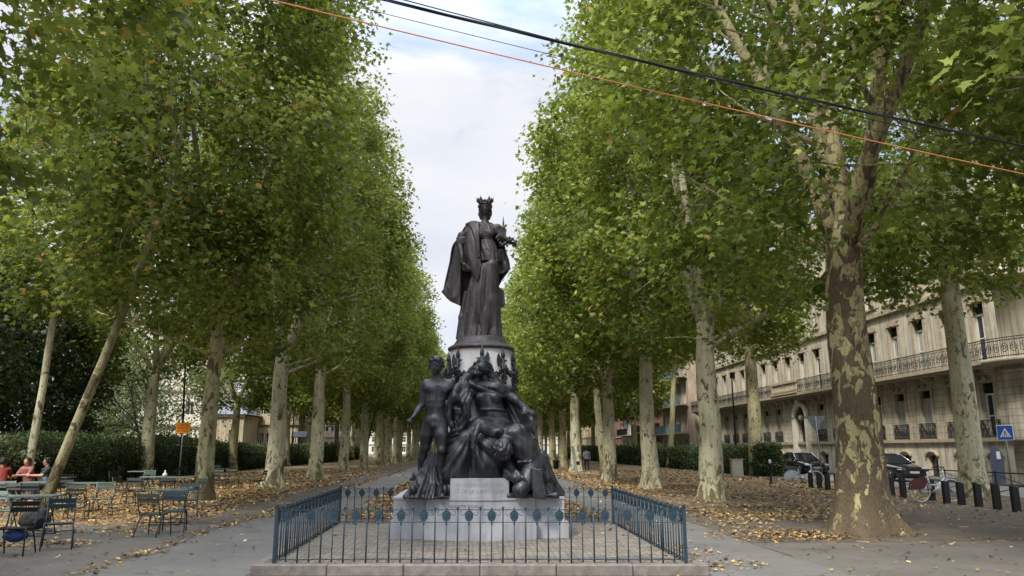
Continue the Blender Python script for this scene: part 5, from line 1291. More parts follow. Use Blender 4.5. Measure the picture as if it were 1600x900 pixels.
# ------------------------------------------------------------------ people
SKIN = simple('skin', lin((176,124,98)), .55, var=.08); SKIN2 = simple('skin_pale', lin((190,142,118)), .55, var=.08)
HAIRM = simple('dark_hair', (.014,.010,.008), .6, var=.3); HAIRB = simple('brown_hair', (.05,.028,.015), .6, var=.3)
def W_(base, rz): 
    R3 = Matrix.Rotation(rz, 3, 'Z'); return lambda x, y, z: Vector(base)+R3@Vector((x,y,z))
def seated(name, label, base, rz, shirt, skin, hairm, arms='table', long=False, glasses=False, lean=.12, trousers=(.02,.022,.03)):
    """sits on a 0.45 m seat, faces -Y before rotation"""
    r = empty(name, base, 0, label, 'person'); p = W_(base, rz)
    P_ = [p(-.5,-.85,-.02), p(.5,.5,1.4), p(.5,-.85,0), p(-.5,.5,0)]
    lo = [min(q[i] for q in P_) for i in range(3)]; hi = [max(q[i] for q in P_) for i in range(3)]; hi[2] = base[2]+1.42
    f = Field(lo, hi, .0125); g = Field(lo, hi, .0125); t = Field(lo, hi, .0135)
    sh = -lean; neck = p(0,sh,1.06); hc = p(0,sh-.04,1.22)
    f.cap(p(0,sh+.01,1.0), p(0,sh-.02,1.14), .055, .052, .02); Pf, Mf = head(f, hc, .118, yaw=rz, pitch=.08)
    f.loft([(base[2]+.45,*p(0,.02,0)[:2],.15,.12),(base[2]+.62,*p(0,-.0,0)[:2],.13,.10),(base[2]+.85,*p(0,sh*.6,0)[:2],.15,.11),(base[2]+1.0,*p(0,sh,0)[:2],.13,.09)], .05)
    for s_ in (-1,1):
        s0 = p(s_*.19,sh,.98); e0 = p(s_*.25,sh-.16,.74+(.06 if s_ > 0 else 0)); w0 = p(s_*.08,sh-.42,.80)
        f.chain([s0, e0], [.052,.042], .03); f.chain([e0, w0], [.042,.028], .02); hand(f, w0, p(s_*.06,sh-.49,.795), p(s_*.02,sh-.56,.785), tuple((p(-s_,0,0)-p(0,0,0))), .0085, .006)
        g.chain([s0, s0.lerp(e0, .62)], [.066,.062], .03)
        h0 = p(s_*.10,.0,.50); k0 = p(s_*.13,-.42,.50); a0 = p(s_*.13,-.40,.10)
        f.chain([h0, k0], [.075,.055], .03); f.chain([k0, a0], [.052,.035], .02); f.cap(p(s_*.13,-.38,.04), p(s_*.14,-.58,.035), .038, .03, .02)
        t.chain([h0, k0], [.092,.07], .03); t.chain([k0, a0], [.07,.055], .02)
    t.ell(p(0,.03,.50), (.19,.16,.12), None, .04)
    g.loft([(base[2]+.46,*p(0,.02,0)[:2],.185,.155),(base[2]+.62,*p(0,0,0)[:2],.165,.135),(base[2]+.85,*p(0,sh*.6,0)[:2],.185,.14),(base[2]+.99,*p(0,sh,0)[:2],.17,.115),(base[2]+1.035,*p(0,sh,0)[:2],.09,.08)], .04)
    g.cap(p(-.16,sh,1.0), p(.16,sh,1.0), .06, .06, .05); f_ = lambda X,Y,Z: -.012*folds(X, Y, Z, 5, 5, 2); g.displace(f_); t.displace(f_)
    child(link('body', f.mesh('body'), skin), r); child(link('shirt', g.mesh('shirt'), shirt), r); child(link('trousers', t.mesh('trousers'), simple('trouser_cloth', trousers, .85)), r)
    child(hair_mesh(Pf, .118, 'hair', hairm, None, 3, long=long, curls=not long, h=.010), r)
    if glasses:
        m = MB()
        for s_ in (-1,1): m.ell = None; c = Vector(Pf(.30*s_,-.80,.0)); m.tube([c+Vector((0,0,.0)), Vector(Pf(.30*s_,-.84,.0))], .022, 8)
        m.tube([Vector(Pf(-.5,-.72,.05)), Vector(Pf(.5,-.72,.05))], .005, 5); 
        for s_ in (-1,1): m.tube([Vector(Pf(.55*s_,-.68,.05)), Vector(Pf(.72*s_,.05,.05))], .004, 5)
        child(m.build('sunglasses', simple('black_plastic', (.01,.01,.01), .2)), r)
    return r
def seat_at(px, py_head, Y): q = at(px, py_head, Y); return (q.x, Y, q.z-1.30)
RED = simple('red_cotton', lin((108,38,32)), .85, var=.15); PINK = simple('pink_print_cotton', lin((140,88,84)), .85, var=.4, nscale=60); NAVY = simple('dark_grey_cotton', lin((48,54,60)), .85, var=.15)
YP = gp(88,784).y
def ppl(px, dy, Y): q = at(px, 740, Y); return (q.x, Y, .006)
seated('person', 'seated person in a red T-shirt with back towards the viewer, at the left edge', ppl(2,0,YP-.9), PI+.5, RED, SKIN, HAIRM, lean=.2)
seated('person', 'seated person in a pink patterned top leaning forward, between the red shirt and the sunglasses', ppl(47,0,YP+.35), -.35, PINK, SKIN2, HAIRB, long=True)
seated('person', 'seated person in a dark T-shirt and sunglasses leaning on the table', ppl(80,0,YP+.1), -.95, NAVY, SKIN2, HAIRM, glasses=True)
# ------------------------------------------------------------------ hedges
M_CORE = simple('hedge_dark_core', (.012,.014,.009), .9, var=.5)
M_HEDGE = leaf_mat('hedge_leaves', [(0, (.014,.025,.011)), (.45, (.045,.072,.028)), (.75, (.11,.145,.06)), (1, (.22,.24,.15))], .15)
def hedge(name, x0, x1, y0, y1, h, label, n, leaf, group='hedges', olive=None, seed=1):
    rng = np.random.default_rng(seed); r = empty(name, ((x0+x1)/2, y0, 0), 0, label, 'hedge', group)
    def H(x, y): return h*(1+.10*gn(y*.22+seed, 0, 0)+.05*gn(y*.9, x, 0))
    m = MB(); k = 24; vs = []; hw = (x1-x0)/2
    for j in range(k+1):
        y = y0+.3+(y1-y0-.6)*j/k; hh = float(h*.86)
        for x, z in ((x0+.25,0),(x0+.2,hh*.8),(x0+.5,hh),(x1-.5,hh),(x1-.2,hh*.8),(x1-.25,0)): vs.append((x,y,z))
    fs = [(j*6+i, j*6+i+1, (j+1)*6+i+1, (j+1)*6+i) for j in range(k) for i in range(5)]+[tuple(range(5,-1,-1)), tuple(k*6+i for i in range(6))]
    m.add(vs, fs); child(m.build('dark_core', M_CORE), r)  # solid dark box filling the hedge behind its leaf layer
    # points on visible faces, weighted towards the near end
    u = rng.uniform(size=n)**1.6; y = y0+(y1-y0)*u; side = rng.uniform(size=n)
    ww = x1-x0; per = side*(h*2+ww)
    hh = H(x0, y)
    x = np.where(per < h, x0, np.where(per < h+ww, x0+per-h, x1)); z = np.where(per < h, per/h*hh, np.where(per < h+ww, hh, (per-h-ww)/h*hh))
    e = rng.uniform(size=n) < .12*(12/(y1-y0)) ; y = np.where(e, y0+rng.uniform(0,.1,n), y); x = np.where(e, rng.uniform(x0,x1,n), x); z = np.where(e, rng.uniform(0,1,n)*hh, z)
    P = np.stack([x, y, z], 1)+rng.normal(size=(n,3))*np.array([.13,.13,.10]); b = gn(P[:,0]*1.2, P[:,1]*1.0, P[:,2]*1.6+seed)
    P[:,2] += .12*b; P[:,2] = np.clip(P[:,2], .03, None); P[:,0] += .14*b*np.sign(P[:,0]-(x0+x1)/2)
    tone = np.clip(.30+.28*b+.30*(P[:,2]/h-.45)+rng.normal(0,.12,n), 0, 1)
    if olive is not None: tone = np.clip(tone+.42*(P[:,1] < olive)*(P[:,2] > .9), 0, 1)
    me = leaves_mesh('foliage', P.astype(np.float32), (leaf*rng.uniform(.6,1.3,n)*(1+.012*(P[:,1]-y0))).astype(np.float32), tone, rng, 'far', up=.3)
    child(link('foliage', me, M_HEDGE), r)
hedge('hedge', -20.0, -17.9, 24, 60, 2.05, 'long bushy hedge behind the cafe tables, grey-green towards the left edge', 60000, .085, olive=33, seed=3)
hedge('hedge', -19.6, -17.9, 60.5, 130, 1.9, 'dark clipped hedge running away behind the left row of plane trees', 26000, .13, seed=4)
hedge('hedge', 17.4, 18.75, 46, 74, 1.75, 'dark clipped hedge at the right, ending beside the parked car', 36000, .10, seed=5)
hedge('hedge', 17.2, 18.75, 75, 140, 1.8, 'dark clipped hedge running away along the right-hand street', 22000, .14, seed=6)
# ------------------------------------------------------------------ facades
def ashlar(name, a, b, course=.36, groove=True):
    t = NT(name); v = t.wpos(); n = t.noise(v, .8, 6, .65); f = t.noise(v, 22, 4, .6)
    c = t.ramp(n, [(.3, lin(a)), (.7, lin(b))])
    s_ = t.noise(t.wpos((3.5,3.5,.35)), 1.0, 5, .65); c = t.mix(t.math('MULTIPLY', t.ramp(s_, [(.44, G(0)), (.66, G(1))]), .60), c, lin((84,78,68)))
    c = t.mix(t.math('MULTIPLY', f, .3), c, lin((96,90,80)))
    if groove:
        xs = t.node('ShaderNodeSeparateXYZ'); t.l(v, xs.inputs[0]); fr = t.math('FRACT', t.math('DIVIDE', xs.outputs[2], course))
        g = t.math('LESS_THAN', fr, .07); c = t.mix(t.math('MULTIPLY', g, .6), c, lin((60,54,46))); t.bump(t.math('MULTIPLY', g, -1), .8, .02)
    else: t.bump(f, .2, .01)
    t.set(Base_Color=c, Roughness=.85); t.b.inputs['Specular IOR Level'].default_value = .2; return t.m
M_ASH = ashlar('facade_stone', (162,152,132), (198,188,166)); M_ASHP = ashlar('facade_stone_smooth', (174,164,144), (208,198,178), groove=False); M_TRIM = simple('carved_stone_trim', lin((150,138,116)), .8, var=.25, nscale=4, bump=.4, coord='World')
M_IRON = simple('wrought_iron', (.018,.018,.02), .6, metal=.3, var=.4)
M_GLASS = NT('window_glass'); M_GLASS.set(Base_Color=(.015,.018,.02,1), Roughness=.06); M_GLASS.b.inputs['Specular IOR Level'].default_value = .6; M_GLASS = M_GLASS.m
M_FRAMEW = simple('white_window_paint', lin((196,194,186)), .5, var=.1); M_SHUT = simple('grey_shutter_paint', lin((138,136,130)), .6, var=.2, nscale=3); M_SLATE = simple('zinc_and_slate', lin((92,98,106)), .5, var=.2, nscale=3)
M_BRICK = NT('pink_brick'); v = M_BRICK.wpos(); br = M_BRICK.node('ShaderNodeTexBrick'); br.inputs['Scale'].default_value = 4; br.inputs['Color1'].default_value = lin((134,92,76)); br.inputs['Color2'].default_value = lin((112,78,64)); br.inputs['Mortar'].default_value = lin((150,120,100)); br.inputs['Mortar Size'].default_value = .02
mpp = M_BRICK.node('ShaderNodeMapping'); mpp.inputs['Rotation'].default_value = (PI/2, 0, 0); M_BRICK.l(v, mpp.inputs[0]); cbx = M_BRICK.node('ShaderNodeCombineXYZ'); sx = M_BRICK.node('ShaderNodeSeparateXYZ'); M_BRICK.l(v, sx.inputs[0]); M_BRICK.l(sx.outputs[1], cbx.inputs[0]); M_BRICK.l(sx.outputs[2], cbx.inputs[1]); M_BRICK.l(cbx.outputs[0], br.inputs['Vector'])
M_BRICK.set(Base_Color=M_BRICK.mix(M_BRICK.math('MULTIPLY', M_BRICK.noise(v, 1.5, 5), .5), br.outputs['Color'], lin((110,66,52))), Roughness=.9); M_BRICK = M_BRICK.m
M_TEAL = simple('blue_grey_balcony_paint', lin((98,118,124)), .6, var=.25, nscale=2)
M_CURT = simple('net_curtain', lin((150,148,140)), .9, var=.35, nscale=14)
def fbox(m, X, u0, u1, z0, z1, d0, d1, bev=0):
    """box on a facade plane x=X; d measured outwards (towards the avenue)"""
    s_ = 1 if X > 0 else -1
    xa, xb = X-s_*d0, X-s_*d1; m.box(((xa+xb)/2, (u0+u1)/2, (z0+z1)/2), (abs(xb-xa), u1-u0, z1-z0), bev=bev)
def window(par, X, u, w_, z0, z1, style, arch=False):
    """recessed window: frame with panes, or a closed shutter, with a carved surround"""
    s_ = 1 if X > 0 else -1; m = MB()
    fbox(m, X, u-w_/2-.16, u-w_/2+.02, z0, z1, .003, .075); fbox(m, X, u+w_/2-.02, u+w_/2+.16, z0, z1, .003, .075)
    fbox(m, X, u-w_/2-.22, u+w_/2+.22, z1+.003, z1+.20, .003, .12); fbox(m, X, u-.14, u+.14, z1+.02, z1+.34, .125, .20); fbox(m, X, u-w_/2-.2, u+w_/2+.2, z0-.10, z0-.003, .003, .14)
    if arch: fbox(m, X, u-w_/2-.1, u+w_/2+.1, z1+.203, z1+.32, .003, .09)
    f_ = child(MBbuild(m, 'window', M_TRIM), par)
    m = MB(); fbox(m, X, u-w_/2, u+w_/2, z0, z1, -.36, -.30); m.build('pane', M_GLASS, f_)
    m = MB(); zt = z1-(z1-z0)*.22
    if style == 'shutter':
        for k in (0,1):
            a = u-w_/2+k*w_/2; fbox(m, X, a+.01, a+w_/2-.01, z0, zt+.2, -.20, -.14)
            for q in range(3): fbox(m, X, a+.08, a+w_/2-.08, z0+.1+q*(zt-z0)/3, z0+(q+1)*(zt-z0)/3, -.137, -.12)
        m.build('shutter', M_SHUT, f_)
        m = MB()
    else:
        for k in (-1,0,1): fbox(m, X, u+k*(w_/2-.05)-.045, u+k*(w_/2-.05)+.045, z0, zt, -.297, -.24)
        fbox(m, X, u-w_/2, u+w_/2, zt, zt+.09, -.297, -.22); fbox(m, X, u-w_/2, u+w_/2, z0, z0+.12, -.236, -.22)
        fbox(m, X, u-w_/2, u+w_/2, z0+(zt-z0)*.5, z0+(zt-z0)*.5+.05, -.236, -.225)
        m.build('frame', M_FRAMEW, f_)
        k_ = int(u*7+z0*3)%4
        if k_ != 3:
            m = MB(); cw = w_*(.16,.30,.42)[k_]
            for s2 in (-1,1): fbox(m, X, u+s2*(w_/2-cw/2)-cw/2, u+s2*(w_/2-cw/2)+cw/2, z0+.13, zt-.02, -.298, -.29)
            m.build('curtain', M_CURT, f_)
        m = MB()
    # ornamental iron screen in the head
    for q in range(7): fbox(m, X, u-w_/2+.06+q*(w_-.12)/6-.012, u-w_/2+.06+q*(w_-.12)/6+.012, zt+.1, z1, -.18, -.15)
    for q in range(3): 
        c = Vector((X+s_*.165, u-w_/2+w_*(q+.5)/3, (zt+z1)/2+.05)); m.tube([c+Vector((0, math.cos(a)*w_/7, math.sin(a)*w_/7)) for a in np.linspace(0, 2*PI, 9)], .022, 4)
    m.build('head_grille', M_IRON, f_)
def MBbuild(m, n, mt): return m.build(n, mt)
def balustrade(par, X, u0, u1, z0, z1, d, name='balustrade', mat=None, step=.13):
    m = MB(); fbox(m, X, u0, u1, z1-.04, z1, d-.03, d+.03); fbox(m, X, u0, u1, z0+.06, z0+.09, d-.02, d+.02); fbox(m, X, u0, u1, z1-.16, z1-.14, d-.012, d+.012)
    n = max(2, int((u1-u0)/step)); s_ = 1 if X > 0 else -1
    for i in range(n+1):
        u = u0+(u1-u0)*i/n; fbox(m, X, u-.009, u+.009, z0, z1-.04, d-.009, d+.009)
    k = max(1, int((u1-u0)/.42)); hz = (z0+z1)/2-.02; xx_ = X-s_*d
    for i in range(k):
        c = Vector((xx_-s_*.015, u0+(i+.5)*(u1-u0)/k, hz)); R_ = .15
        m.tube([c+Vector((0, math.cos(a)*R_, math.sin(a)*R_*1.4)) for a in np.linspace(0, 2*PI, 13)], .016, 4)
        m.tube([c+Vector((0, math.cos(a)*R_*(.15+a*.06), math.sin(a)*R_*(.15+a*.06))) for a in np.linspace(0, 9, 14)], .014, 4)
        for s2 in (-1,1): m.tube([c+Vector((0, s2*.05, -.30)), c+Vector((0, s2*.14, -.22)), c+Vector((0, s2*.05, -.12))], .014, 4)
    return child(MBbuild(m, name, mat or M_IRON), par)
def storey(m, X, y0, y1, z0, z1, wins, wz0, wz1, depth=.42):
    """solid wall band with openings cut as piers and lintels; wins (u, w)"""
    fbox(m, X, y0, y1, wz1, z1, -depth, 0); 
    if wz0 > z0+.01: fbox(m, X, y0, y1, z0, wz0, -depth, 0)
    e = y0
    for u, w_ in sorted(wins)+[(y1+.5, 1.0)]:
        a = u-w_/2
        if a > e+.01: fbox(m, X, e, min(a, y1), wz0, wz1, -depth, 0)
        e = u+w_/2
# --- main stone building on the right
XB = 27.4; B = empty('stone_apartment_building', (XB, 62, 0), 0, 'long ornate cream stone building with iron balconies and arched portal on the right', 'building')
ya, yb = 37.6, 90.0
gw = [u for u in np.arange(38.95, 89, 2.78)]; PORT = 61.9
wins = [(u, 1.15) for u in gw if abs(u-PORT) > 2.2]
m = MB(); storey(m, XB, ya, yb, 0, 2.08, [(u, 1.0) for u, w_ in wins]+[(PORT, 2.1)], .35 if False else .001, 1.25); child(m.build('basement_wall', M_ASHP), B)
m = MB(); storey(m, XB, ya, yb, 2.08, 5.85, wins+[(PORT, 2.1)], 2.2, 5.05); child(m.build('wall', M_ASH), B)
m = MB(); storey(m, XB, ya, yb, 6.1, 10.6, [(u, 1.15) for u in gw], 6.2, 9.4); storey(m, XB, ya, yb, 10.6, 14.8, [(u, 1.15) for u in gw], 11.0, 13.8); storey(m, XB, ya, yb, 14.8, 18.4, [(u, 1.05) for u in gw], 15.2, 17.4); child(m.build('wall', M_ASHP), B)
m = MB(); fbox(m, XB, ya, yb, .0, 18.4, -6, -.44); child(m.build('inner_wall', simple('dark_interior', (.01,.01,.01), .9)), B)
m = MB(); fbox(m, XB, ya, yb, 2.0, 2.16, .003, .17); fbox(m, XB, ya, yb, 2.163, 2.2, .003, .10); fbox(m, XB, ya, yb, 10.3, 10.55, .003, .22); fbox(m, XB, ya, yb, 14.6, 14.85, .003, .3); fbox(m, XB, ya, yb, 18.4, 18.9, -.3, .6); fbox(m, XB, ya, yb, 5.45, 5.6, .003, .1)
child(m.build('cornice', M_TRIM), B)
m = MB(); fbox(m, XB, ya, yb, 5.88, 6.08, -.1, 1.15); fbox(m, XB, ya, yb, 5.78, 5.877, .003, .95)
for u in np.arange(ya+.6, yb, 1.39):
    for q in range(4): fbox(m, XB, u-.13, u+.13, 5.72-.16*q, 5.777-.16*(q-.65)*1, .003, .85-.22*q)
child(m.build('balcony_slab', M_TRIM), B)
balustrade(B, XB, ya, 60.0, 6.08, 7.1, 1.08); balustrade(B, XB, 65.4, yb, 6.08, 7.1, 1.08)
m = MB()   # stone balusters above the portal
fbox(m, XB, 60.05, 65.35, 6.95, 7.12, .95, 1.22); fbox(m, XB, 60.05, 65.35, 6.083, 6.2, .95, 1.22)
for u in np.arange(60.2, 65.3, .3): m.lathe([(.05,0),(.09,.12),(.11,.25),(.05,.5),(.09,.7),(.05,.75)], (XB-1.08, u, 6.2), 8)
child(m.build('stone_balustrade', M_TRIM), B)
for i, u in enumerate(gw):
    if abs(u-PORT) > 2.2:
        window(B, XB, u, 1.15, 2.2, 5.05, 'shutter' if i%4 else 'frame'); balustrade(B, XB, u-.85, u+.85, 2.2, 3.12, .13, 'balconette', step=.10)
        m = MB(); fbox(m, XB, u-.5, u+.5, .0, 1.25, -.3, -.25); child(m.build('basement_window', M_GLASS), B)
        m = MB(); m.tube([Vector((XB-.05, u+math.cos(a)*.58, 1.18+math.sin(a)*.30)) for a in np.linspace(0, PI, 9)], .10, 6); child(m.build('basement_arch', M_TRIM), B)
    window(B, XB, u, 1.15, 6.2, 9.4, 'frame', True)
    if u < 70: window(B, XB, u, 1.15, 11.0, 13.8, 'frame', True)
# portal
m = MB()
m.tube([Vector((XB-.18, PORT+math.cos(a)*1.22, 4.1+math.sin(a)*1.22)) for a in np.linspace(0, PI, 15)], .24, 8)
for s_ in (-1,1): fbox(m, XB, PORT+s_*1.22-.24, PORT+s_*1.22+.24, 0, 4.1, .003, .34)
fbox(m, XB, PORT-.3, PORT+.3, 5.25, 5.75, .01, .5)
child(m.build('portal_surround', simple('pale_portal_stone', lin((188,182,166)), .8, var=.15, bump=.3)), B)
m = MB(); fbox(m, XB, PORT-1.0, PORT+1.0, .1, 5.0, -.40, -.33); d_ = child(m.build('door', simple('near_black_door', (.006,.006,.006), .5)), B)
m = MB(); m.lathe([(.01,0),(.2,.08),(.27,.24),(.2,.42),(.01,.5)], (XB-.1, PORT, 3.9), 14); child(m.build('globe_lamp', simple('frosted_globe', lin((150,146,132)), .4)), B)
# rounded corner
m = MB(); R_ = 3.4
m.lathe([(R_,0),(R_,2.0),(R_+.17,2.0),(R_+.17,2.16),(R_,2.2),(R_,5.5),(R_+.1,5.5),(R_+.1,5.62),(R_,5.65),(R_,5.85)], (XB+R_, ya-.003, 0), 28, a0=PI, a1=1.5*PI); child(m.build('corner_wall', M_ASH), B)
m = MB(); m.lathe([(R_,6.1),(R_,10.3),(R_+.2,10.3),(R_+.2,10.5),(R_,10.6),(R_,12.2),(R_+.12,12.25),(R_+.12,12.4),(R_,12.45),(R_,14.6),(R_+.3,14.7),(R_+.3,14.85),(R_,14.9),(R_,18.4),(R_+.6,18.4),(R_+.6,18.9),(R_,19.0)], (XB+R_, ya-.003, 0), 28, a0=PI, a1=1.5*PI); child(m.build('corner_wall', M_ASHP), B)
m = MB(); m.lathe([(R_,5.86),(R_+1.15,5.88),(R_+1.15,6.08),(R_,6.1)], (XB+R_, ya-.003, 0), 28, a0=PI, a1=1.5*PI); child(m.build('balcony_slab', M_TRIM), B)
m = MB(); cc = Vector((XB+R_, ya-.003, 0)); RR = R_+1.08
for zz_ in (6.17, 6.95, 7.08): m.tube([cc+Vector((math.cos(a)*RR, math.sin(a)*RR, zz_)) for a in np.linspace(PI, 1.5*PI, 20)], .025, 5)
for a in np.linspace(PI, 1.5*PI, 60): m.tube([cc+Vector((math.cos(a)*RR, math.sin(a)*RR, 6.1)), cc+Vector((math.cos(a)*RR, math.sin(a)*RR, 7.05))], .011, 4)
for a in np.linspace(PI+.04, 1.5*PI-.04, 16):
    c = cc+Vector((math.cos(a)*(RR+.015), math.sin(a)*(RR+.015), 6.58)); tt = Vector((-math.sin(a), math.cos(a), 0)); m.tube([c+tt*math.cos(b)*.15+Vector((0,0,math.sin(b)*.22)) for b in np.linspace(0, 2*PI, 11)], .018, 4); m.tube([c+tt*math.cos(b)*(.03+b*.01)+Vector((0,0,math.sin(b)*(.03+b*.01))) for b in np.linspace(0, 9, 12)], .015, 4)
child(m.build('balustrade', M_IRON), B)
m = MB(); m.box((XB+R_+12, ya-R_-.2+.35, 9.4), (24, .3, 18.8)); child(m.build('side_wall', M_ASHP), B)
m = MB(); m.add([(XB-.2,ya-2,18.9),(XB-.2,yb,18.9),(XB+3.5,yb,22.5),(XB+3.5,ya+1,22.5),(XB+14,yb,22.6),(XB+14,ya-3,22.6)], [(0,3,2,1),(3,5,4,2)]); child(m.build('roof', M_SLATE), B)
# --- the buildings further along the street
def plain_building(name, label, X, y0, y1, H_, wall, bal, shut, cols, floors, depth=12, bow=None, roof=M_SLATE, win=M_FRAMEW, base=0):
    Bp = empty(name, (X, (y0+y1)/2, 0), 0, label, 'building', None); n = cols; du = (y1-y0)/n; us = [y0+du*(i+.5) for i in range(n)]
    s_ = 1 if X > 0 else -1; m = MB()
    for k in range(floors):
        z0 = H_*k/floors; z1 = H_*(k+1)/floors; storey(m, X, y0, y1, z0, z1, [(u, 1.2) for u in us], z0+.35+.4*(k == 0), z1-.7)
    child(m.build('wall', wall), Bp)
    m = MB(); fbox(m, X, y0+.01, y1-.01, 0, H_, -depth, -.43); child(m.build('inner_wall', wall), Bp)
    m = MB(); fbox(m, X, y0, y1, H_+.003, H_+.4, -.3, .5)
    for k in range(1, floors): fbox(m, X, y0, y1, H_*k/floors-.1, H_*k/floors+.1, .003, .12)
    child(m.build('cornice', M_TRIM), Bp)
    for k in range(floors):
        z0 = H_*k/floors; z1 = H_*(k+1)/floors
        for i, u in enumerate(us):
            m = MB(); fbox(m, X, u-.6, u+.6, z0+.35+.4*(k == 0), z1-.7, -.32, -.26); w_ = child(m.build('window', M_GLASS), Bp)
            m = MB()
            if shut and (i+k)%3: fbox(m, X, u-.58, u+.58, z0+.36+.4*(k == 0), z1-.72, -.22, -.16)
            else:
                for q in (-.5,0,.5): fbox(m, X, u+q-.05, u+q+.05, z0+.37+.4*(k == 0), z1-.72, -.24, -.18)
                fbox(m, X, u-.6, u+.6, (z0+z1)/2, (z0+z1)/2+.08, -.176, -.15)
            m.build('shutter' if shut and (i+k)%3 else 'frame', shut if shut and (i+k)%3 else win, w_)
        if bal and k:
            m = MB(); fbox(m, X, y0+.3, y1-.3, z0+.06, z0+.2, .12, 1.0); child(m.build('balcony_slab', M_TRIM), Bp)
            m = MB(); fbox(m, X, y0+.3, y1-.3, z0+.21, z0+1.15, .94, .98); fbox(m, X, y0+.3, y1-.3, z0+1.153, z0+1.2, .90, 1.02)
            for u in np.arange(y0+.4, y1-.3, .9): fbox(m, X, u-.03, u+.03, z0+.2, z0+1.15, .983, 1.02)
            child(m.build('balcony_panel', bal), Bp)
    m = MB(); xa, xb = X-s_*.4, X+s_*depth; xm = (xa+xb)/2
    m.add([(xa,y0-.2,H_+.41),(xa,y1+.2,H_+.41),(xm,y1+.2,H_+3.2),(xm,y0-.2,H_+3.2),(xb,y1+.2,H_+.41),(xb,y0-.2,H_+.41)], [(0,1,2,3),(3,2,4,5),(0,3,5),(1,4,2)]); child(m.build('roof', roof), Bp)
    return Bp
M_PINKP = ashlar('pink_and_cream_render', (174,152,132), (198,180,160), groove=False); M_WHITE = simple('white_render', lin((196,194,186)), .8, var=.12, nscale=1, coord='World'); M_CREAM = ashlar('cream_render', (182,164,130), (204,188,156), groove=False); M_OCHRE = ashlar('ochre_render', (176,160,130), (198,182,152), groove=False)
M_STRIPE = simple('cream_shutter', lin((178,170,160)), .6); M_TILE = simple('terracotta_tiles', lin((140,84,60)), .8, var=.3, nscale=3, coord='World')
plain_building('apartment_building', 'pink and cream building with broad blue-grey balconies beyond the stone one', 26.3, 91, 104, 17, M_PINKP, M_TEAL, M_STRIPE, 5, 5)
plain_building('brick_building', 'red brick building with dark iron balconies next to the blue-grey balconies', 27.0, 104.5, 124, 16, M_BRICK, M_IRON, None, 6, 4, win=M_STRIPE)
plain_building('apartment_building', 'narrow white rendered building between two brick ones on the right', 26.6, 124.5, 134, 15, M_WHITE, M_IRON, None, 3, 4)
plain_building('brick_building', 'orange brick building beyond the narrow white one', 27.0, 134.5, 156, 15, M_BRICK, None, M_STRIPE, 6, 4)
plain_building('apartment_building', 'cream building glimpsed far down the right-hand street', 27.0, 156.5, 220, 17, M_CREAM, None, None, 14, 4)
# --- left side: ochre wing, cream block and large stone building in the park
def facing_building(name, label, x0, x1, Y, H_, wall, roof, cols, floors, depth=14, win_h=.5, arch=False, ww=1.0, ridge=4.0, roofmat=None):
    """front wall faces the viewer (-Y)"""
    Bp = empty(name, ((x0+x1)/2, Y, 0), 0, label, 'building'); du = (x1-x0)/cols
    m = MB()
    def bx(xa, xb, za, zb, da, db): m.box(((xa+xb)/2, Y-(da+db)/2, (za+zb)/2), (xb-xa, abs(db-da), zb-za))
    bx(x0, x1, 0, H_, -depth, -.4)
    for k in range(floors):
        z0, z1 = H_*k/floors, H_*(k+1)/floors; a, b = z0+(z1-z0)*(.5-win_h/2), z0+(z1-z0)*(.5+win_h/2)
        bx(x0, x1, z0, a, -.397, 0); bx(x0, x1, b, z1, -.397, 0); e = x0
        for i in range(cols+1):
            c = x0+du*(i+.5); na = c-ww/2 if i < cols else x1; bx(e, na, a, b, -.397, 0); e = c+ww/2
    child(m.build('wall', wall), Bp)
    m = MB()
    for k in range(1, floors+1): bx(x0-.15, x1+.15, H_*k/floors-.15, H_*k/floors+.08, .003, .25)
    child(m.build('cornice', M_TRIM), Bp)
    for k in range(floors):
        z0, z1 = H_*k/floors, H_*(k+1)/floors; a, b = z0+(z1-z0)*(.5-win_h/2), z0+(z1-z0)*(.5+win_h/2)
        for i in range(cols):
            c = x0+du*(i+.5); m = MB(); bx(c-ww/2, c+ww/2, a, b, -.36, -.3); w_ = child(m.build('window', M_GLASS), Bp)
            m = MB(); bx(c-.04, c+.04, a, b, -.29, -.22); bx(c-ww/2, c+ww/2, (a+b)/2, (a+b)/2+.08, -.217, -.2); bx(c-ww/2, c-ww/2+.08, a, b, -.29, -.23); bx(c+ww/2-.08, c+ww/2, a, b, -.29, -.23); m.build('frame', M_FRAMEW, w_)
    m = MB(); m.add([(x0-.4,Y-.4,H_+.09),(x1+.4,Y-.4,H_+.09),(x1+.4,Y+depth,H_+.09),(x0-.4,Y+depth,H_+.09),(x0+3,Y+depth/2,H_+ridge),(x1-3,Y+depth/2,H_+ridge)], [(0,1,5,4),(1,2,5),(2,3,4,5),(3,0,4)]); child(m.build('roof', roofmat or roof), Bp)
    return Bp
q = lambda px, Y: (px-735)/1180*Y
facing_building('ochre_building', 'low ochre building with rows of small windows and grey slate roof', q(395,90), q(474,90), 90, 9.0, M_OCHRE, M_SLATE, 8, 2, ww=.5, win_h=.5)
facing_building('ochre_building', 'ochre side wing with blank walls left of the row of small windows', q(330,84), q(392,84), 84, 5.2, M_OCHRE, M_SLATE, 2, 1, ww=.8, win_h=.4, ridge=3)
facing_building('stone_building', 'large weathered pale stone building rising behind the low pale green trees', q(170,100), q(330,100), 100, 18, simple('weathered_pale_stone', lin((196,190,174)), .85, var=.2, nscale=.6, coord='World'), M_SLATE, 4, 4, ww=1.0, win_h=.35)
facing_building('cream_building', 'cream apartment block with white windows behind the ochre building', q(390,130), q(455,130), 130, 17, M_CREAM, M_SLATE, 4, 5, ww=1.4)
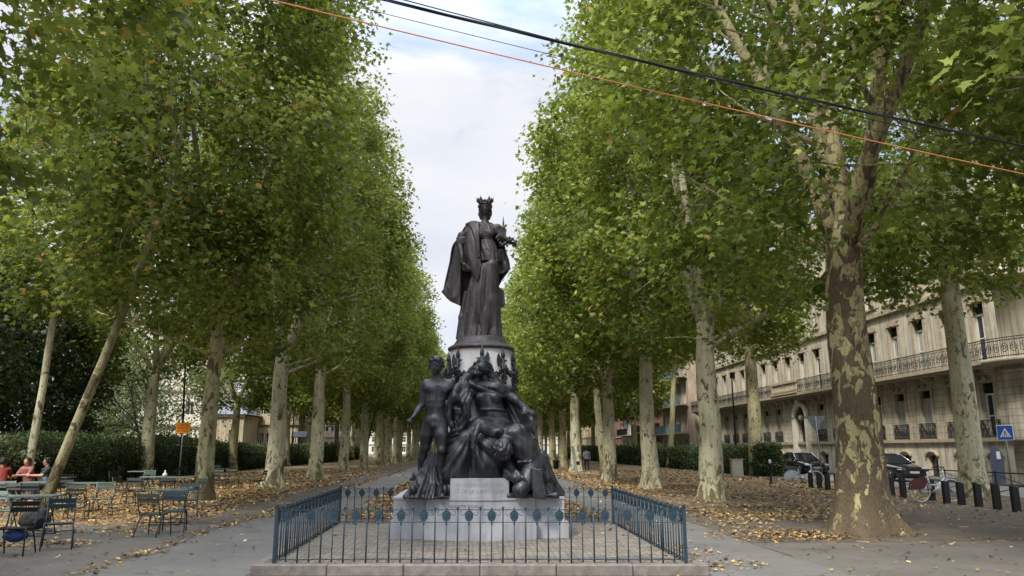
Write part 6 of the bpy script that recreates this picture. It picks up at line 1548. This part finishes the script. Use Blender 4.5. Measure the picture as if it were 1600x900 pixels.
facing_building('cream_building', 'striped cream building with blue-grey doors beyond the left hedge, furthest right', q(456,150), q(560,150), 150, 12, M_ASH, M_SLATE, 8, 3, ww=1.3)
facing_building('distant_building', 'hazy grey building closing the far end of the avenue behind the trunks', -60, 60, 262, 13, M_WHITE, M_SLATE, 24, 4, ww=1.4)
# ------------------------------------------------------------------ cars
M_CARP = NT('black_car_paint'); M_CARP.set(Base_Color=(.008,.009,.012,1), Roughness=.18, Coat_Weight=.8, Coat_Roughness=.05); M_CARP = M_CARP.m
M_CHROME = simple('chrome', (.6,.6,.62), .15, metal=1, var=.05); M_TYRE = simple('tyre_rubber', (.012,.012,.012), .8); M_RIM = simple('alloy_rim', (.25,.25,.27), .35, metal=.8, var=.1)
M_HEAD = simple('headlamp_glass', (.55,.6,.65), .1, var=.1)
def car(x, y, rz, label, roofh=1.45, L=4.7, light=M_HEAD, roofmat=None):
    """length along local Y, front at -Y"""
    r = empty('parked_car', (x, y, -.10), rz, label, 'car', 'cars parked on the street'); W = .91
    st = [(-.50,.55,.30,.70),(-.47,.76,.22,.74),(-.40,.88,.20,.80),(-.25,.95,.20,.90),(-.15,.97,.20,.96),(.0,1.0,.20,.97),(.2,1.0,.20,.98),(.34,.97,.20,1.0),(.44,.90,.22,1.02),(.485,.80,.26,1.0),(.50,.66,.34,.92)]
    m = MB(); vs = []
    for t_, w_, zs, zt in st:
        w2 = W*w_; y_ = t_*L
        for xx_, zz_ in ((-.01,zt+.02),(-w2*.55,zt+.012),(-w2*.88,zt-.02),(-w2*.985,zt-.12),(-w2,(zs+zt)/2+.02),(-w2*.97,zs+.12),(-w2*.86,zs),(0,zs-.02)): vs.append((xx_, y_, zz_))
        for xx_, zz_ in ((w2*.86,zs),(w2*.97,zs+.12),(w2,(zs+zt)/2+.02),(w2*.985,zt-.12),(w2*.88,zt-.02),(w2*.55,zt+.012)): vs.append((xx_, y_, zz_))
    k = 14; n = len(st)
    fs = [(j*k+i, (j+1)*k+i, (j+1)*k+(i+1)%k, j*k+(i+1)%k) for j in range(n-1) for i in range(k)]+[tuple(range(k)), tuple((n-1)*k+i for i in range(k-1,-1,-1))]
    m.add(vs, fs, True); body = m.build('body', M_CARP, r)
    cs = [(-.19,.93,.96,.93),(-.02,.76,roofh-.06,.70),(.10,.75,roofh,.69),(.24,.74,roofh-.03,.68),(.43,.86,1.03,.83)]
    m = MB(); vs = []
    for t_, wb, zt, wt in cs: vs += [(-W*.93 if t_ not in (-.19,.43) else -W*wb*.95, t_*L, .94), (-W*wt, t_*L, zt), (W*wt, t_*L, zt), (W*.93 if t_ not in (-.19,.43) else W*wb*.95, t_*L, .94)]
    m.add(vs, [(j*4+i, (j+1)*4+i, (j+1)*4+i+1, j*4+i+1) for j in range(4) for i in range(3)], False); m.build('glass', M_GLASS, r)
    m = MB(); vs = []
    for t_, wb, zt, wt in cs[1:4]: vs += [(-W*wt-.01, t_*L, zt-.03), (-W*wt*.9, t_*L, zt+.02), (0, t_*L, zt+.045), (W*wt*.9, t_*L, zt+.02), (W*wt+.01, t_*L, zt-.03)]
    m.add(vs, [(j*5+i, (j+1)*5+i, (j+1)*5+i+1, j*5+i+1) for j in range(2) for i in range(4)], True); m.build('roof', roofmat or M_CARP, r)
    for s_ in (-1,1):
        m = MB()
        m.tube([(s_*W*.90,-.185*L,.965), (s_*(W*.715),-.02*L,roofh-.05), (s_*W*.70,.10*L,roofh+.0), (s_*W*.69,.24*L,roofh-.03), (s_*W*.86,.42*L,1.02)], .022, 6); m.tube([(s_*W*.955,-.18*L,.955), (s_*W*.965,.1*L,.965), (s_*W*.92,.41*L,1.0)], .016, 6); m.build('window_trim', M_CHROME, r)
        m = MB(); m.tube([(s_*W*.82,.11*L,.95),(s_*W*.70,.11*L,roofh-.03)], .03, 5); m.build('pillar', M_CARP, r)
        m = MB(); m.box((s_*(W+.09), -.14*L, 1.0), (.18,.10,.13), bev=.03); m.build('mirror', M_CARP, r)
        m = MB(); m.box((s_*W*.70, -.462*L, .68), (.34,.20,.12), rz=s_*.35, bev=.03); m.build('headlight', light, r)
        for t_ in (-.31,.30):
            c = (s_*(W-.10), t_*L, .33); wh = MB(); M = Matrix.Rotation(PI/2, 3, 'Y')
            prof = [(.24,-.10),(.31,-.11),(.335,-.07),(.335,.07),(.31,.11),(.24,.10)]
            vs = [Vector(c)+M@Vector((rr_*math.cos(a), rr_*math.sin(a), z_)) for rr_, z_ in prof for a in np.linspace(0, 2*PI, 24, endpoint=False)]
            wh.add(vs, [(j*24+i, j*24+(i+1)%24, (j+1)*24+(i+1)%24, (j+1)*24+i) for j in range(5) for i in range(24)], True); wo = wh.build('wheel', M_TYRE, r)
            rm = MB()
            for a in range(5): rm.box(Vector(c)+Vector((s_*.115, math.cos(a*2*PI/5)*.12, math.sin(a*2*PI/5)*.12)), (.02,.05,.22), m=Matrix.Rotation(-(a*2*PI/5)+PI/2, 3, 'X'))
            rm.tube([Vector(c)+Vector((s_*.112, math.cos(a)*.235, math.sin(a)*.235)) for a in np.linspace(0, 2*PI, 21)], .02, 5); rm.build('rim', M_RIM, wo)
            m = MB(); m.tube([(s_*(W*.985), t_*L+math.cos(a)*.37, .33+math.sin(a)*.37) for a in np.linspace(-.1, PI+.1, 14)], .022, 5); m.build('wheel_arch', M_TYRE, r)
    m = MB(); m.box((0,-.497*L,.62), (.9,.05,.16), bev=.01); m.box((0,-.503*L,.40), (1.2,.06,.10), bev=.01); m.build('grille', M_TYRE, r)
    m = MB(); m.box((0,-.505*L,.50), (.52,.03,.11)); m.build('number_plate', M_WHITE, r)
    return r
car(23.5, 42.3, 0, 'glossy black saloon car with a bright window line, parked right of the massive trunk')
car(23.2, 53.0, 0, 'black car with pale roof parked beyond the bicycle, before the arched portal', roofmat=simple('pale_roof_paint', lin((170,174,178)), .3), roofh=1.5)
car(20.2, 96, 0, 'dark car far down the street between the trunks', L=4.3)
# ------------------------------------------------------------------ bicycles, dock posts
M_BF = simple('silver_grey_bike_paint', lin((190,196,200)), .4, metal=.3); M_BRED = simple('dark_red_bike_guard', lin((84,38,34)), .5)
def bike(x, y, rz, label, guard, tilt=0):
    r = empty('hire_bicycle', (x, y, 0), rz, label, 'bicycle', 'hire bicycles in the dock'); R_ = .33
    for wx in (0, 1.08):
        m = MB(); m.tube([(wx+math.cos(a)*R_, 0, R_+.02+math.sin(a)*R_) for a in np.linspace(0, 2*PI, 33)], .022, 6, cap=False); wo = m.build('wheel', simple('whitewall_tyre', lin((200,200,194)), .7) if wx else bpy.data.materials.get('whitewall_tyre') or simple('whitewall_tyre', lin((200,200,194)), .7), r)
        m = MB()
        for a in np.linspace(0, 2*PI, 20, endpoint=False): m.tube([(wx, .01, R_+.02), (wx+math.cos(a)*R_*.97, 0, R_+.02+math.sin(a)*R_*.97)], .002, 3)
        m.lathe([(.03,-.04),(.03,.04)], (wx,0,R_+.02), 8); m.build('spokes', M_RIM, wo)
    m = MB()
    m.tube([(0,0,R_), (.42,0,.30)], .018, 6); m.tube([(0,0,R_), (.30,0,.62)], .014, 6); m.tube([(.42,0,.30), (.27,0,.80)], .022, 8); m.tube([(.42,0,.30), (.62,0,.42), (.86,0,.72)], .034, 8); m.tube([(.36,0,.52), (.60,0,.52), (.85,0,.66)], .022, 8)
    m.tube([(.83,0,.98), (.90,0,.66), (.96,0,.52), (1.08,0,R_)], .020, 8); m.build('frame', M_BF, r)
    m = MB(); m.tube([(.83,0,.98), (.80,0,1.05)], .018, 6); m.tube([(.68,-.27,1.02), (.78,-.18,1.06), (.82,0,1.06), (.78,.18,1.06), (.68,.27,1.02)], .014, 6); m.build('handlebar', M_TYRE, r)
    m = MB(); m.tube([(.27,0,.80), (.25,0,.92)], .016, 6); m.lathe([(.02,0),(.12,.01),(.13,.04),(.06,.07)], (.22,0,.92), 12); m.build('saddle', M_TYRE, r)
    m = MB()
    P = [(math.cos(a)*(R_+.05), math.sin(a)*(R_+.05)) for a in np.linspace(PI*.25, PI*.98, 12)]
    poly = [(x_, z_+R_+.02) for x_, z_ in P]+[(-.08,R_+.06),(.10,R_+.08)]
    for yy in (-.045,.045): m.add([(a, yy, b) for a, b in poly], [tuple(range(len(poly)))]); 
    m.build('wheel_guard', guard, r)
    m = MB()
    for yy in (-.14,.14): m.tube([(.92,yy,.86),(1.20,yy,.86),(1.16,yy,.66),(.94,yy,.66),(.92,yy,.86)], .007, 5)
    for i in range(8):
        a = .93+i*.035; m.tube([(a,-.14,.86),(a,-.13,.66),(a,.13,.66),(a,.14,.86)], .004, 4)
    for z in (.72,.79): m.tube([(.93,-.14,z),(1.18,-.14,z),(1.18,.14,z),(.93,.14,z)], .004, 4)
    m.build('basket', M_RIM, r)
    m = MB()
    for s_ in (-1,1): m.tube([(.42,s_*.02,.30),(.42+s_*.12,s_*.08,.30-s_*.1)], .010, 5); m.box((.42+s_*.12, s_*.13, .30-s_*.1), (.09,.09,.025))
    m.tube([(.42+math.cos(a)*.09,.03,.30+math.sin(a)*.09) for a in np.linspace(0,2*PI,13)], .008, 4); m.build('crank', M_TYRE, r)
    return r
p = gp(1440, 785); bike(p.x, p.y, .12, 'silver hire bicycle with a dark red rear wheel guard, right of the massive trunk', M_BRED)
p = gp(1239, 762); bike(p.x, p.y, .05, 'pale hire bicycle with basket left of the massive trunk, beside the reversed triangular sign', M_BF)
M_DOCK = simple('black_dock_steel', (.010,.011,.012), .5, var=.3)
dock0 = None
docks = [(1267.5,762.5),(1281,764),(1294,766),(1309,768.5),(1394,775.5),(1412,778),(1457,782),(1480,786),(1503,789),(1530,792),(1559,796),(1589,800)]
side = {0:'leftmost black dock post, overlapping the pale bicycle wheel',1:'second black dock post from the left, under the triangular sign',2:'third black dock post from the left, just clear of the pale bicycle',3:'fourth black dock post, touching the left outline of the massive trunk',
        4:'black dock post touching the right outline of the massive trunk',5:'black dock post between the massive trunk and the bicycle with red guard',6:'black dock post half hidden behind the red guarded bicycle wheel',7:'black dock post directly in front of the red guarded bicycle handlebar',
        8:'black dock post just right of the red guarded bicycle',9:'black dock post in front of the spotted plane tree foot, third from the right edge',10:'second black dock post from the right edge',11:'rightmost black dock post at the edge of the picture'}
for i, (px, py) in enumerate(docks):
    p = gp(px, py)
    if dock0 is None:
        dock0 = empty('dock_post', p, 0); m = MB(); m.prism([(-.09,0),(.09,0),(.09,.62),(-.09,.66)], -.06, .06, Matrix.Rotation(PI/2, 3, 'X')); m.build('post', M_DOCK, dock0)
        m = MB(); m.box((-.0,.066,.42), (.07,.012,.14), bev=.004); m.build('lock_plate', M_RIM, dock0); o = dock0
    else: o = copy_tree(dock0)
    o.location = p; o.rotation_euler = (0,0,.05*((i*7)%5-2)); tag(o, side[i], 'bollard', 'black dock posts along the street side')
# low rail with crossed braces at the kerb
m = MB(); X_ = 18.45
for k in range(5):
    y0_ = 23.5+k*2.9; m.tube([(X_,y0_,0),(X_,y0_,.85)], .03, 6); m.tube([(X_,y0_,.80),(X_,y0_+2.9,.80)], .022, 6); m.tube([(X_,y0_,.72),(X_,y0_+2.9,.12)], .015, 5); m.tube([(X_,y0_,.12),(X_,y0_+2.9,.72)], .015, 5)
tag(m.build('kerb_barrier', M_IRON), 'low black metal barrier with crossed braces along the kerb behind the dock posts', 'barrier')
# ------------------------------------------------------------------ signs, lamps, small things
M_POLE = simple('grey_galvanised_pole', lin((120,124,126)), .5, metal=.4, var=.15)
M_SIGNB = simple('blue_sign_face', lin((28,84,178)), .5, var=.05); M_SIGNW = simple('white_sign_face', lin((214,218,222)), .5, var=.05); M_BLK = simple('black_print', (.01,.01,.01), .6)
r = empty('crossing_sign', (at(1583,770,26).x, 26, 0), YAW-.45, 'blue square pedestrian crossing sign with white triangle on a pole at the right edge', 'sign'); zc = at(1581,676,26).z
m = MB(); m.tube([(0,0.03,0),(0,0.03,zc+.25)], .03, 8); m.build('pole', M_POLE, r)
m = MB(); m.box((0,0,zc), (.50,.02,.52), bev=.01); s1 = m.build('sign_panel', M_SIGNW, r)
m = MB(); m.box((0,-.013,zc), (.46,.006,.48)); m.build('blue_field', M_SIGNB, s1)
m = MB(); M = Matrix.Rotation(PI/2, 3, 'X'); m.prism([(-.17,-.15),(.17,-.15),(0,.17)], .018, .022, M, (0,0,zc)); m.build('triangle', M_SIGNW, s1)
m = MB(); W3 = lambda a, b: (a, -.025, zc+b); m.tube([W3(.01,.085), W3(.01,.086)], .018, 6); m.tube([W3(0,.055), W3(-.01,-.01)], .016, 5); m.tube([W3(-.01,-.01), W3(.045,-.09)], .010, 5); m.tube([W3(-.01,-.01), W3(-.05,-.09)], .010, 5); m.tube([W3(0,.05), W3(.045,.0)], .007, 5); m.tube([W3(0,.05), W3(-.04,.01)], .007, 5)
for q_ in (-.11,-.05,.01,.07): m.box((q_+.02,-.024,zc-.115), (.03,.004,.03))
m.build('walking_figure', M_BLK, s1)
r = empty('give_way_sign', (at(1278,700,36).x, 36, 0), YAW-.35, 'grey back of a triangular give way sign on a slanting pole beside the arched portal', 'sign'); zc = at(1272,662,36).z
m = MB(); m.tube([(.10,-.03,0),(0,-.03,zc+.35)], .032, 8); m.build('pole', M_POLE, r)
m = MB(); m.prism([(-.46,.36),(0,-.42),(.46,.36)], -.01, .01, Matrix.Rotation(PI/2, 3, 'X'), (0,.01,zc)); m.build('sign_panel', simple('zinc_sign_back', lin((120,128,132)), .5, metal=.3), r)
r = empty('warning_sign', (at(286,669,43.5).x, 43.5, 0), 0, 'orange rectangular notice on a pole standing above the left hedge', 'sign'); zc = at(285,669,43.5).z
m = MB(); m.tube([(0,.04,0),(0,.04,zc+.25)], .035, 8); m.build('pole', M_POLE, r)
m = MB(); m.box((0,0,zc), (.80,.025,.60), bev=.01); s1 = m.build('sign_panel', simple('orange_sign_face', lin((226,140,20)), .5, var=.06), r)
m = MB(); M_FR = simple('brown_sign_print', lin((92,50,10)), .6)
for a, b in (((0,.285),(.78,.012)),((0,-.285),(.78,.012))): m.box((a[0],-.0155,zc+a[1]), (b[0],.004,b[1]))
for a in (-.385,.385): m.box((a,-.0155,zc), (.012,.004,.55))
m.build('border', M_FR, s1)
for k, s_ in enumerate(('ATTENTION','PRESENCE','DE CYCLES')): text_on('lettering', s_, .62, .17, (0,-.016,zc+.15-.15*k), M_FR, s1)
def lamp(px, Y, pytop, label, lean=0.0, head='arm'):
    b = at(px, 700, Y); zt = at(px, pytop, Y).z; r = empty('street_lamp', (b.x, Y, 0), 0, label, 'street lamp', 'black street lamps'); m = MB()
    m.tube([(0,0,0),(0,0,.8),(lean*.3,0,zt*.5),(lean*.75,0,zt*.85),(lean,0,zt)], [.11,.08,.065,.05,.04], 8); m.lathe([(.16,0),(.16,.10),(.10,.5),(.07,.9)], (0,0,0), 10); m.build('pole', M_IRON, r)
    m = MB(); m.box((lean+.05,0,zt-.10), (.30,.30,.42), taper=.6, bev=.03); m.build('lantern', M_IRON, r)
lamp(1150, 53, 584, 'tall black lamp post behind the right hedge in front of the stone building')
lamp(571, 65, 612, 'slim black lamp post leaning right among the left row of trunks', lean=1.15)
lamp(284, 46, 545, 'tall black lamp post rising behind the orange notice', lean=-.3)
lamp(456, 78, 600, 'black lamp post behind the left hedge by the ochre building')
r = empty('solar_lamp', (at(467,690,80).x, 80, 0), 0, 'small pole with a tilted solar panel above the left hedge', 'solar lamp')
m = MB(); m.tube([(0,0,0),(0,0,at(467,682,80).z)], .05, 6); m.build('pole', M_IRON, r); m = MB(); m.box((0,0,at(467,679,80).z), (1.5,.9,.08), m=Matrix.Rotation(.7,3,'X')); m.build('panel', M_SLATE, r)
p = gp(1152,746); r = empty('utility_cabinet', p, 0, 'pale concrete utility cabinet standing in front of the right hedge', 'cabinet')
m = MB(); m.box((0,0,.03), (.72,.42,.06)); m.box((0,0,.53), (.66,.36,.94), bev=.02); m.box((0,0,1.02), (.72,.42,.05), bev=.01); m.build('box', simple('pale_concrete', lin((150,146,132)), .85, var=.2, bump=.3), r)
m = MB(); m.box((.0,-.184,.52), (.56,.008,.82)); m.box((.05,-.192,.22), (.09,.012,.10)); m.build('door', simple('cabinet_door', lin((158,154,140)), .8, var=.2), r)
p = gp(1205,757); r = empty('small_bollard', p, 0, 'thin black bollard with a white top left of the pale bicycle', 'bollard'); m = MB(); m.lathe([(.10,0),(.10,.05),(.06,.08),(.05,.85),(.07,.87),(.07,.95)], n=12); m.build('post', M_DOCK, r); m = MB(); m.lathe([(.055,.951),(.075,1.0),(.05,1.10),(.01,1.13)], n=12); m.build('cap', M_SIGNW, r)
p = gp(869,734); r = empty('litter_bin', p, 0, 'small dark litter bin at the foot of a right row plane tree', 'bin'); m = MB(); m.lathe([(.20,.06),(.25,.70),(.27,.72),(.27,.76),(.22,.76),(.19,.1)], n=16); m.build('drum', M_DOCK, r)
m = MB(); m.tube([(.30,0,0),(.30,0,1.05)], .025, 6); m.tube([(.30,0,.6),(.22,0,.6)], .02, 5); m.build('post', M_DOCK, r)
p = gp(901,748); r = empty('leaning_board', p, 0, 'narrow grey board leaning on its post in front of the right row trunk', 'board'); m = MB(); m.box((-.10,0,.98), (.16,.05,1.60), m=Matrix.Rotation(-.12,3,'Y'), bev=.01); m.build('board', simple('pale_grey_board', lin((136,140,140)), .6, var=.2), r)
m = MB(); m.tube([(0,.05,0),(-.05,.05,1.2)], .025, 6); m.box((.10,.0,.85), (.18,.12,.20), bev=.02); m.build('stand', M_DOCK, r)
p = gp(1565,755); r = empty('parking_meter', (25.5,36.2,-.02+.04), -.7, 'blue-grey parking meter with curved top on the far pavement', 'parking meter')
m = MB(); m.prism([(-.30,0),(.24,0),(.26,1.15),(.20,1.48),(.02,1.66),(-.22,1.70),(-.28,1.2)], -.18, .18, Matrix.Rotation(PI/2,3,'X')); m.build('casing', simple('blue_grey_casing', lin((76,82,98)), .5), r)
m = MB(); m.box((.08,-.19,1.30), (.16,.02,.36)); m.build('screen_panel', M_SIGNW, r)
# ------------------------------------------------------------------ a man walking far down the avenue
def walker(name, label, base, rz, shirt, trous):
    r = empty(name, base, 0, label, 'person'); p = W_(base, rz); lo = [base[0]-.5, base[1]-.5, base[2]-.02]; hi = [base[0]+.5, base[1]+.5, base[2]+1.82]
    f = Field(lo, hi, .016); g = Field(lo, hi, .016); t = Field(lo, hi, .016)
    f.cap(p(0,0,1.38), p(0,-.02,1.52), .06, .055, .02); Pf, Mf = head(f, p(0,-.03,1.62), .12, yaw=rz)
    f.loft([(base[2]+.85,*p(0,0,0)[:2],.15,.11),(base[2]+1.1,*p(0,0,0)[:2],.13,.10),(base[2]+1.38,*p(0,0,0)[:2],.17,.10)], .05)
    g.loft([(base[2]+.86,*p(0,0,0)[:2],.19,.14),(base[2]+1.1,*p(0,0,0)[:2],.17,.13),(base[2]+1.36,*p(0,0,0)[:2],.20,.125),(base[2]+1.44,*p(0,0,0)[:2],.10,.08)], .05)
    for s_ in (-1,1):
        sh = p(s_*.20,0,1.36); el = p(s_*.25,s_*.08,1.08); wr = p(s_*.24,s_*-.06,.86); f.chain([sh,el,wr], [.055,.042,.03], .02); hand(f, wr, p(s_*.24,s_*-.08,.80), p(s_*.24,s_*-.09,.70), tuple(p(0,-1,0)-p(0,0,0)), .009, .006)
        g.chain([sh, sh.lerp(el,.6)], [.07,.065], .03)
        hp = p(s_*.09,0,.88); kn = p(s_*.09,-s_*.14-.03,.48); an = p(s_*.09,-s_*.22+.05,.08); f.chain([hp,kn,an], [.085,.055,.038], .03); f.cap(an-Vector((0,0,.04)), p(s_*.09,-s_*.22-.12,.03), .04, .03, .02); t.chain([hp,kn,an+Vector((0,0,.03))], [.10,.075,.06], .03)
    t.ell(p(0,0,.90), (.17,.13,.12), None, .04)
    child(link('body', f.mesh('body'), SKIN), r); child(link('shirt', g.mesh('shirt'), shirt), r); child(link('trousers', t.mesh('trousers'), trous), r); child(hair_mesh(Pf, .12, 'hair', HAIRM, None, 5, h=.012), r)
p = gp(917, 735.5); walker('person', 'walking person in a blue-grey shirt half hidden behind a right row trunk', (p.x, p.y, .006), PI, simple('blue_grey_shirt', lin((120,130,150)), .85), simple('dark_trousers', (.02,.022,.03), .85))
# ------------------------------------------------------------------ overhead cables
def cable(pts, r, mat, name, label, group=None, strands=1):
    m = MB(); A_, B_ = pts; n = 60
    for s_ in range(strands):
        P = []
        for i in range(n+1):
            u = -1.2+3.0*i/n; q = A_.lerp(B_, u); ph = s_*2*PI/max(1, strands); 
            if strands > 1: q = q+Vector((0, math.cos(ph+u*14), math.sin(ph+u*14)))*r*1.1
            q.z += .10*((u-.5)**2)-.025; P.append(q)
        m.tube(P, r, 6)
    tag(m.build(name, mat), label, 'cable', group)
M_CBK = simple('black_cable_sheath', (.008,.008,.009), .5); M_COR = simple('orange_cable_sheath', lin((190,118,70)), .5, var=.1)
cable((at(424,0,5.0), at(1600,272,6.4)), .0055, M_COR, 'overhead_cable', 'orange cable stretched across the upper picture, lowest of the cables')
cable((at(602,0,5.0), at(1600,228,6.4)), .007, M_CBK, 'overhead_cable', 'thick black twisted cable bundle stretched across the upper picture, highest of the cables', strands=3)
cable((at(632,0,5.1), at(1600,243,6.5)), .005, M_CBK, 'overhead_cable', 'black cable running close along the thick twisted bundle')
cable((at(515,0,5.0), at(1600,256,6.4)), .003, M_CBK, 'overhead_cable', 'thin black cable between the twisted bundle and the orange cable')
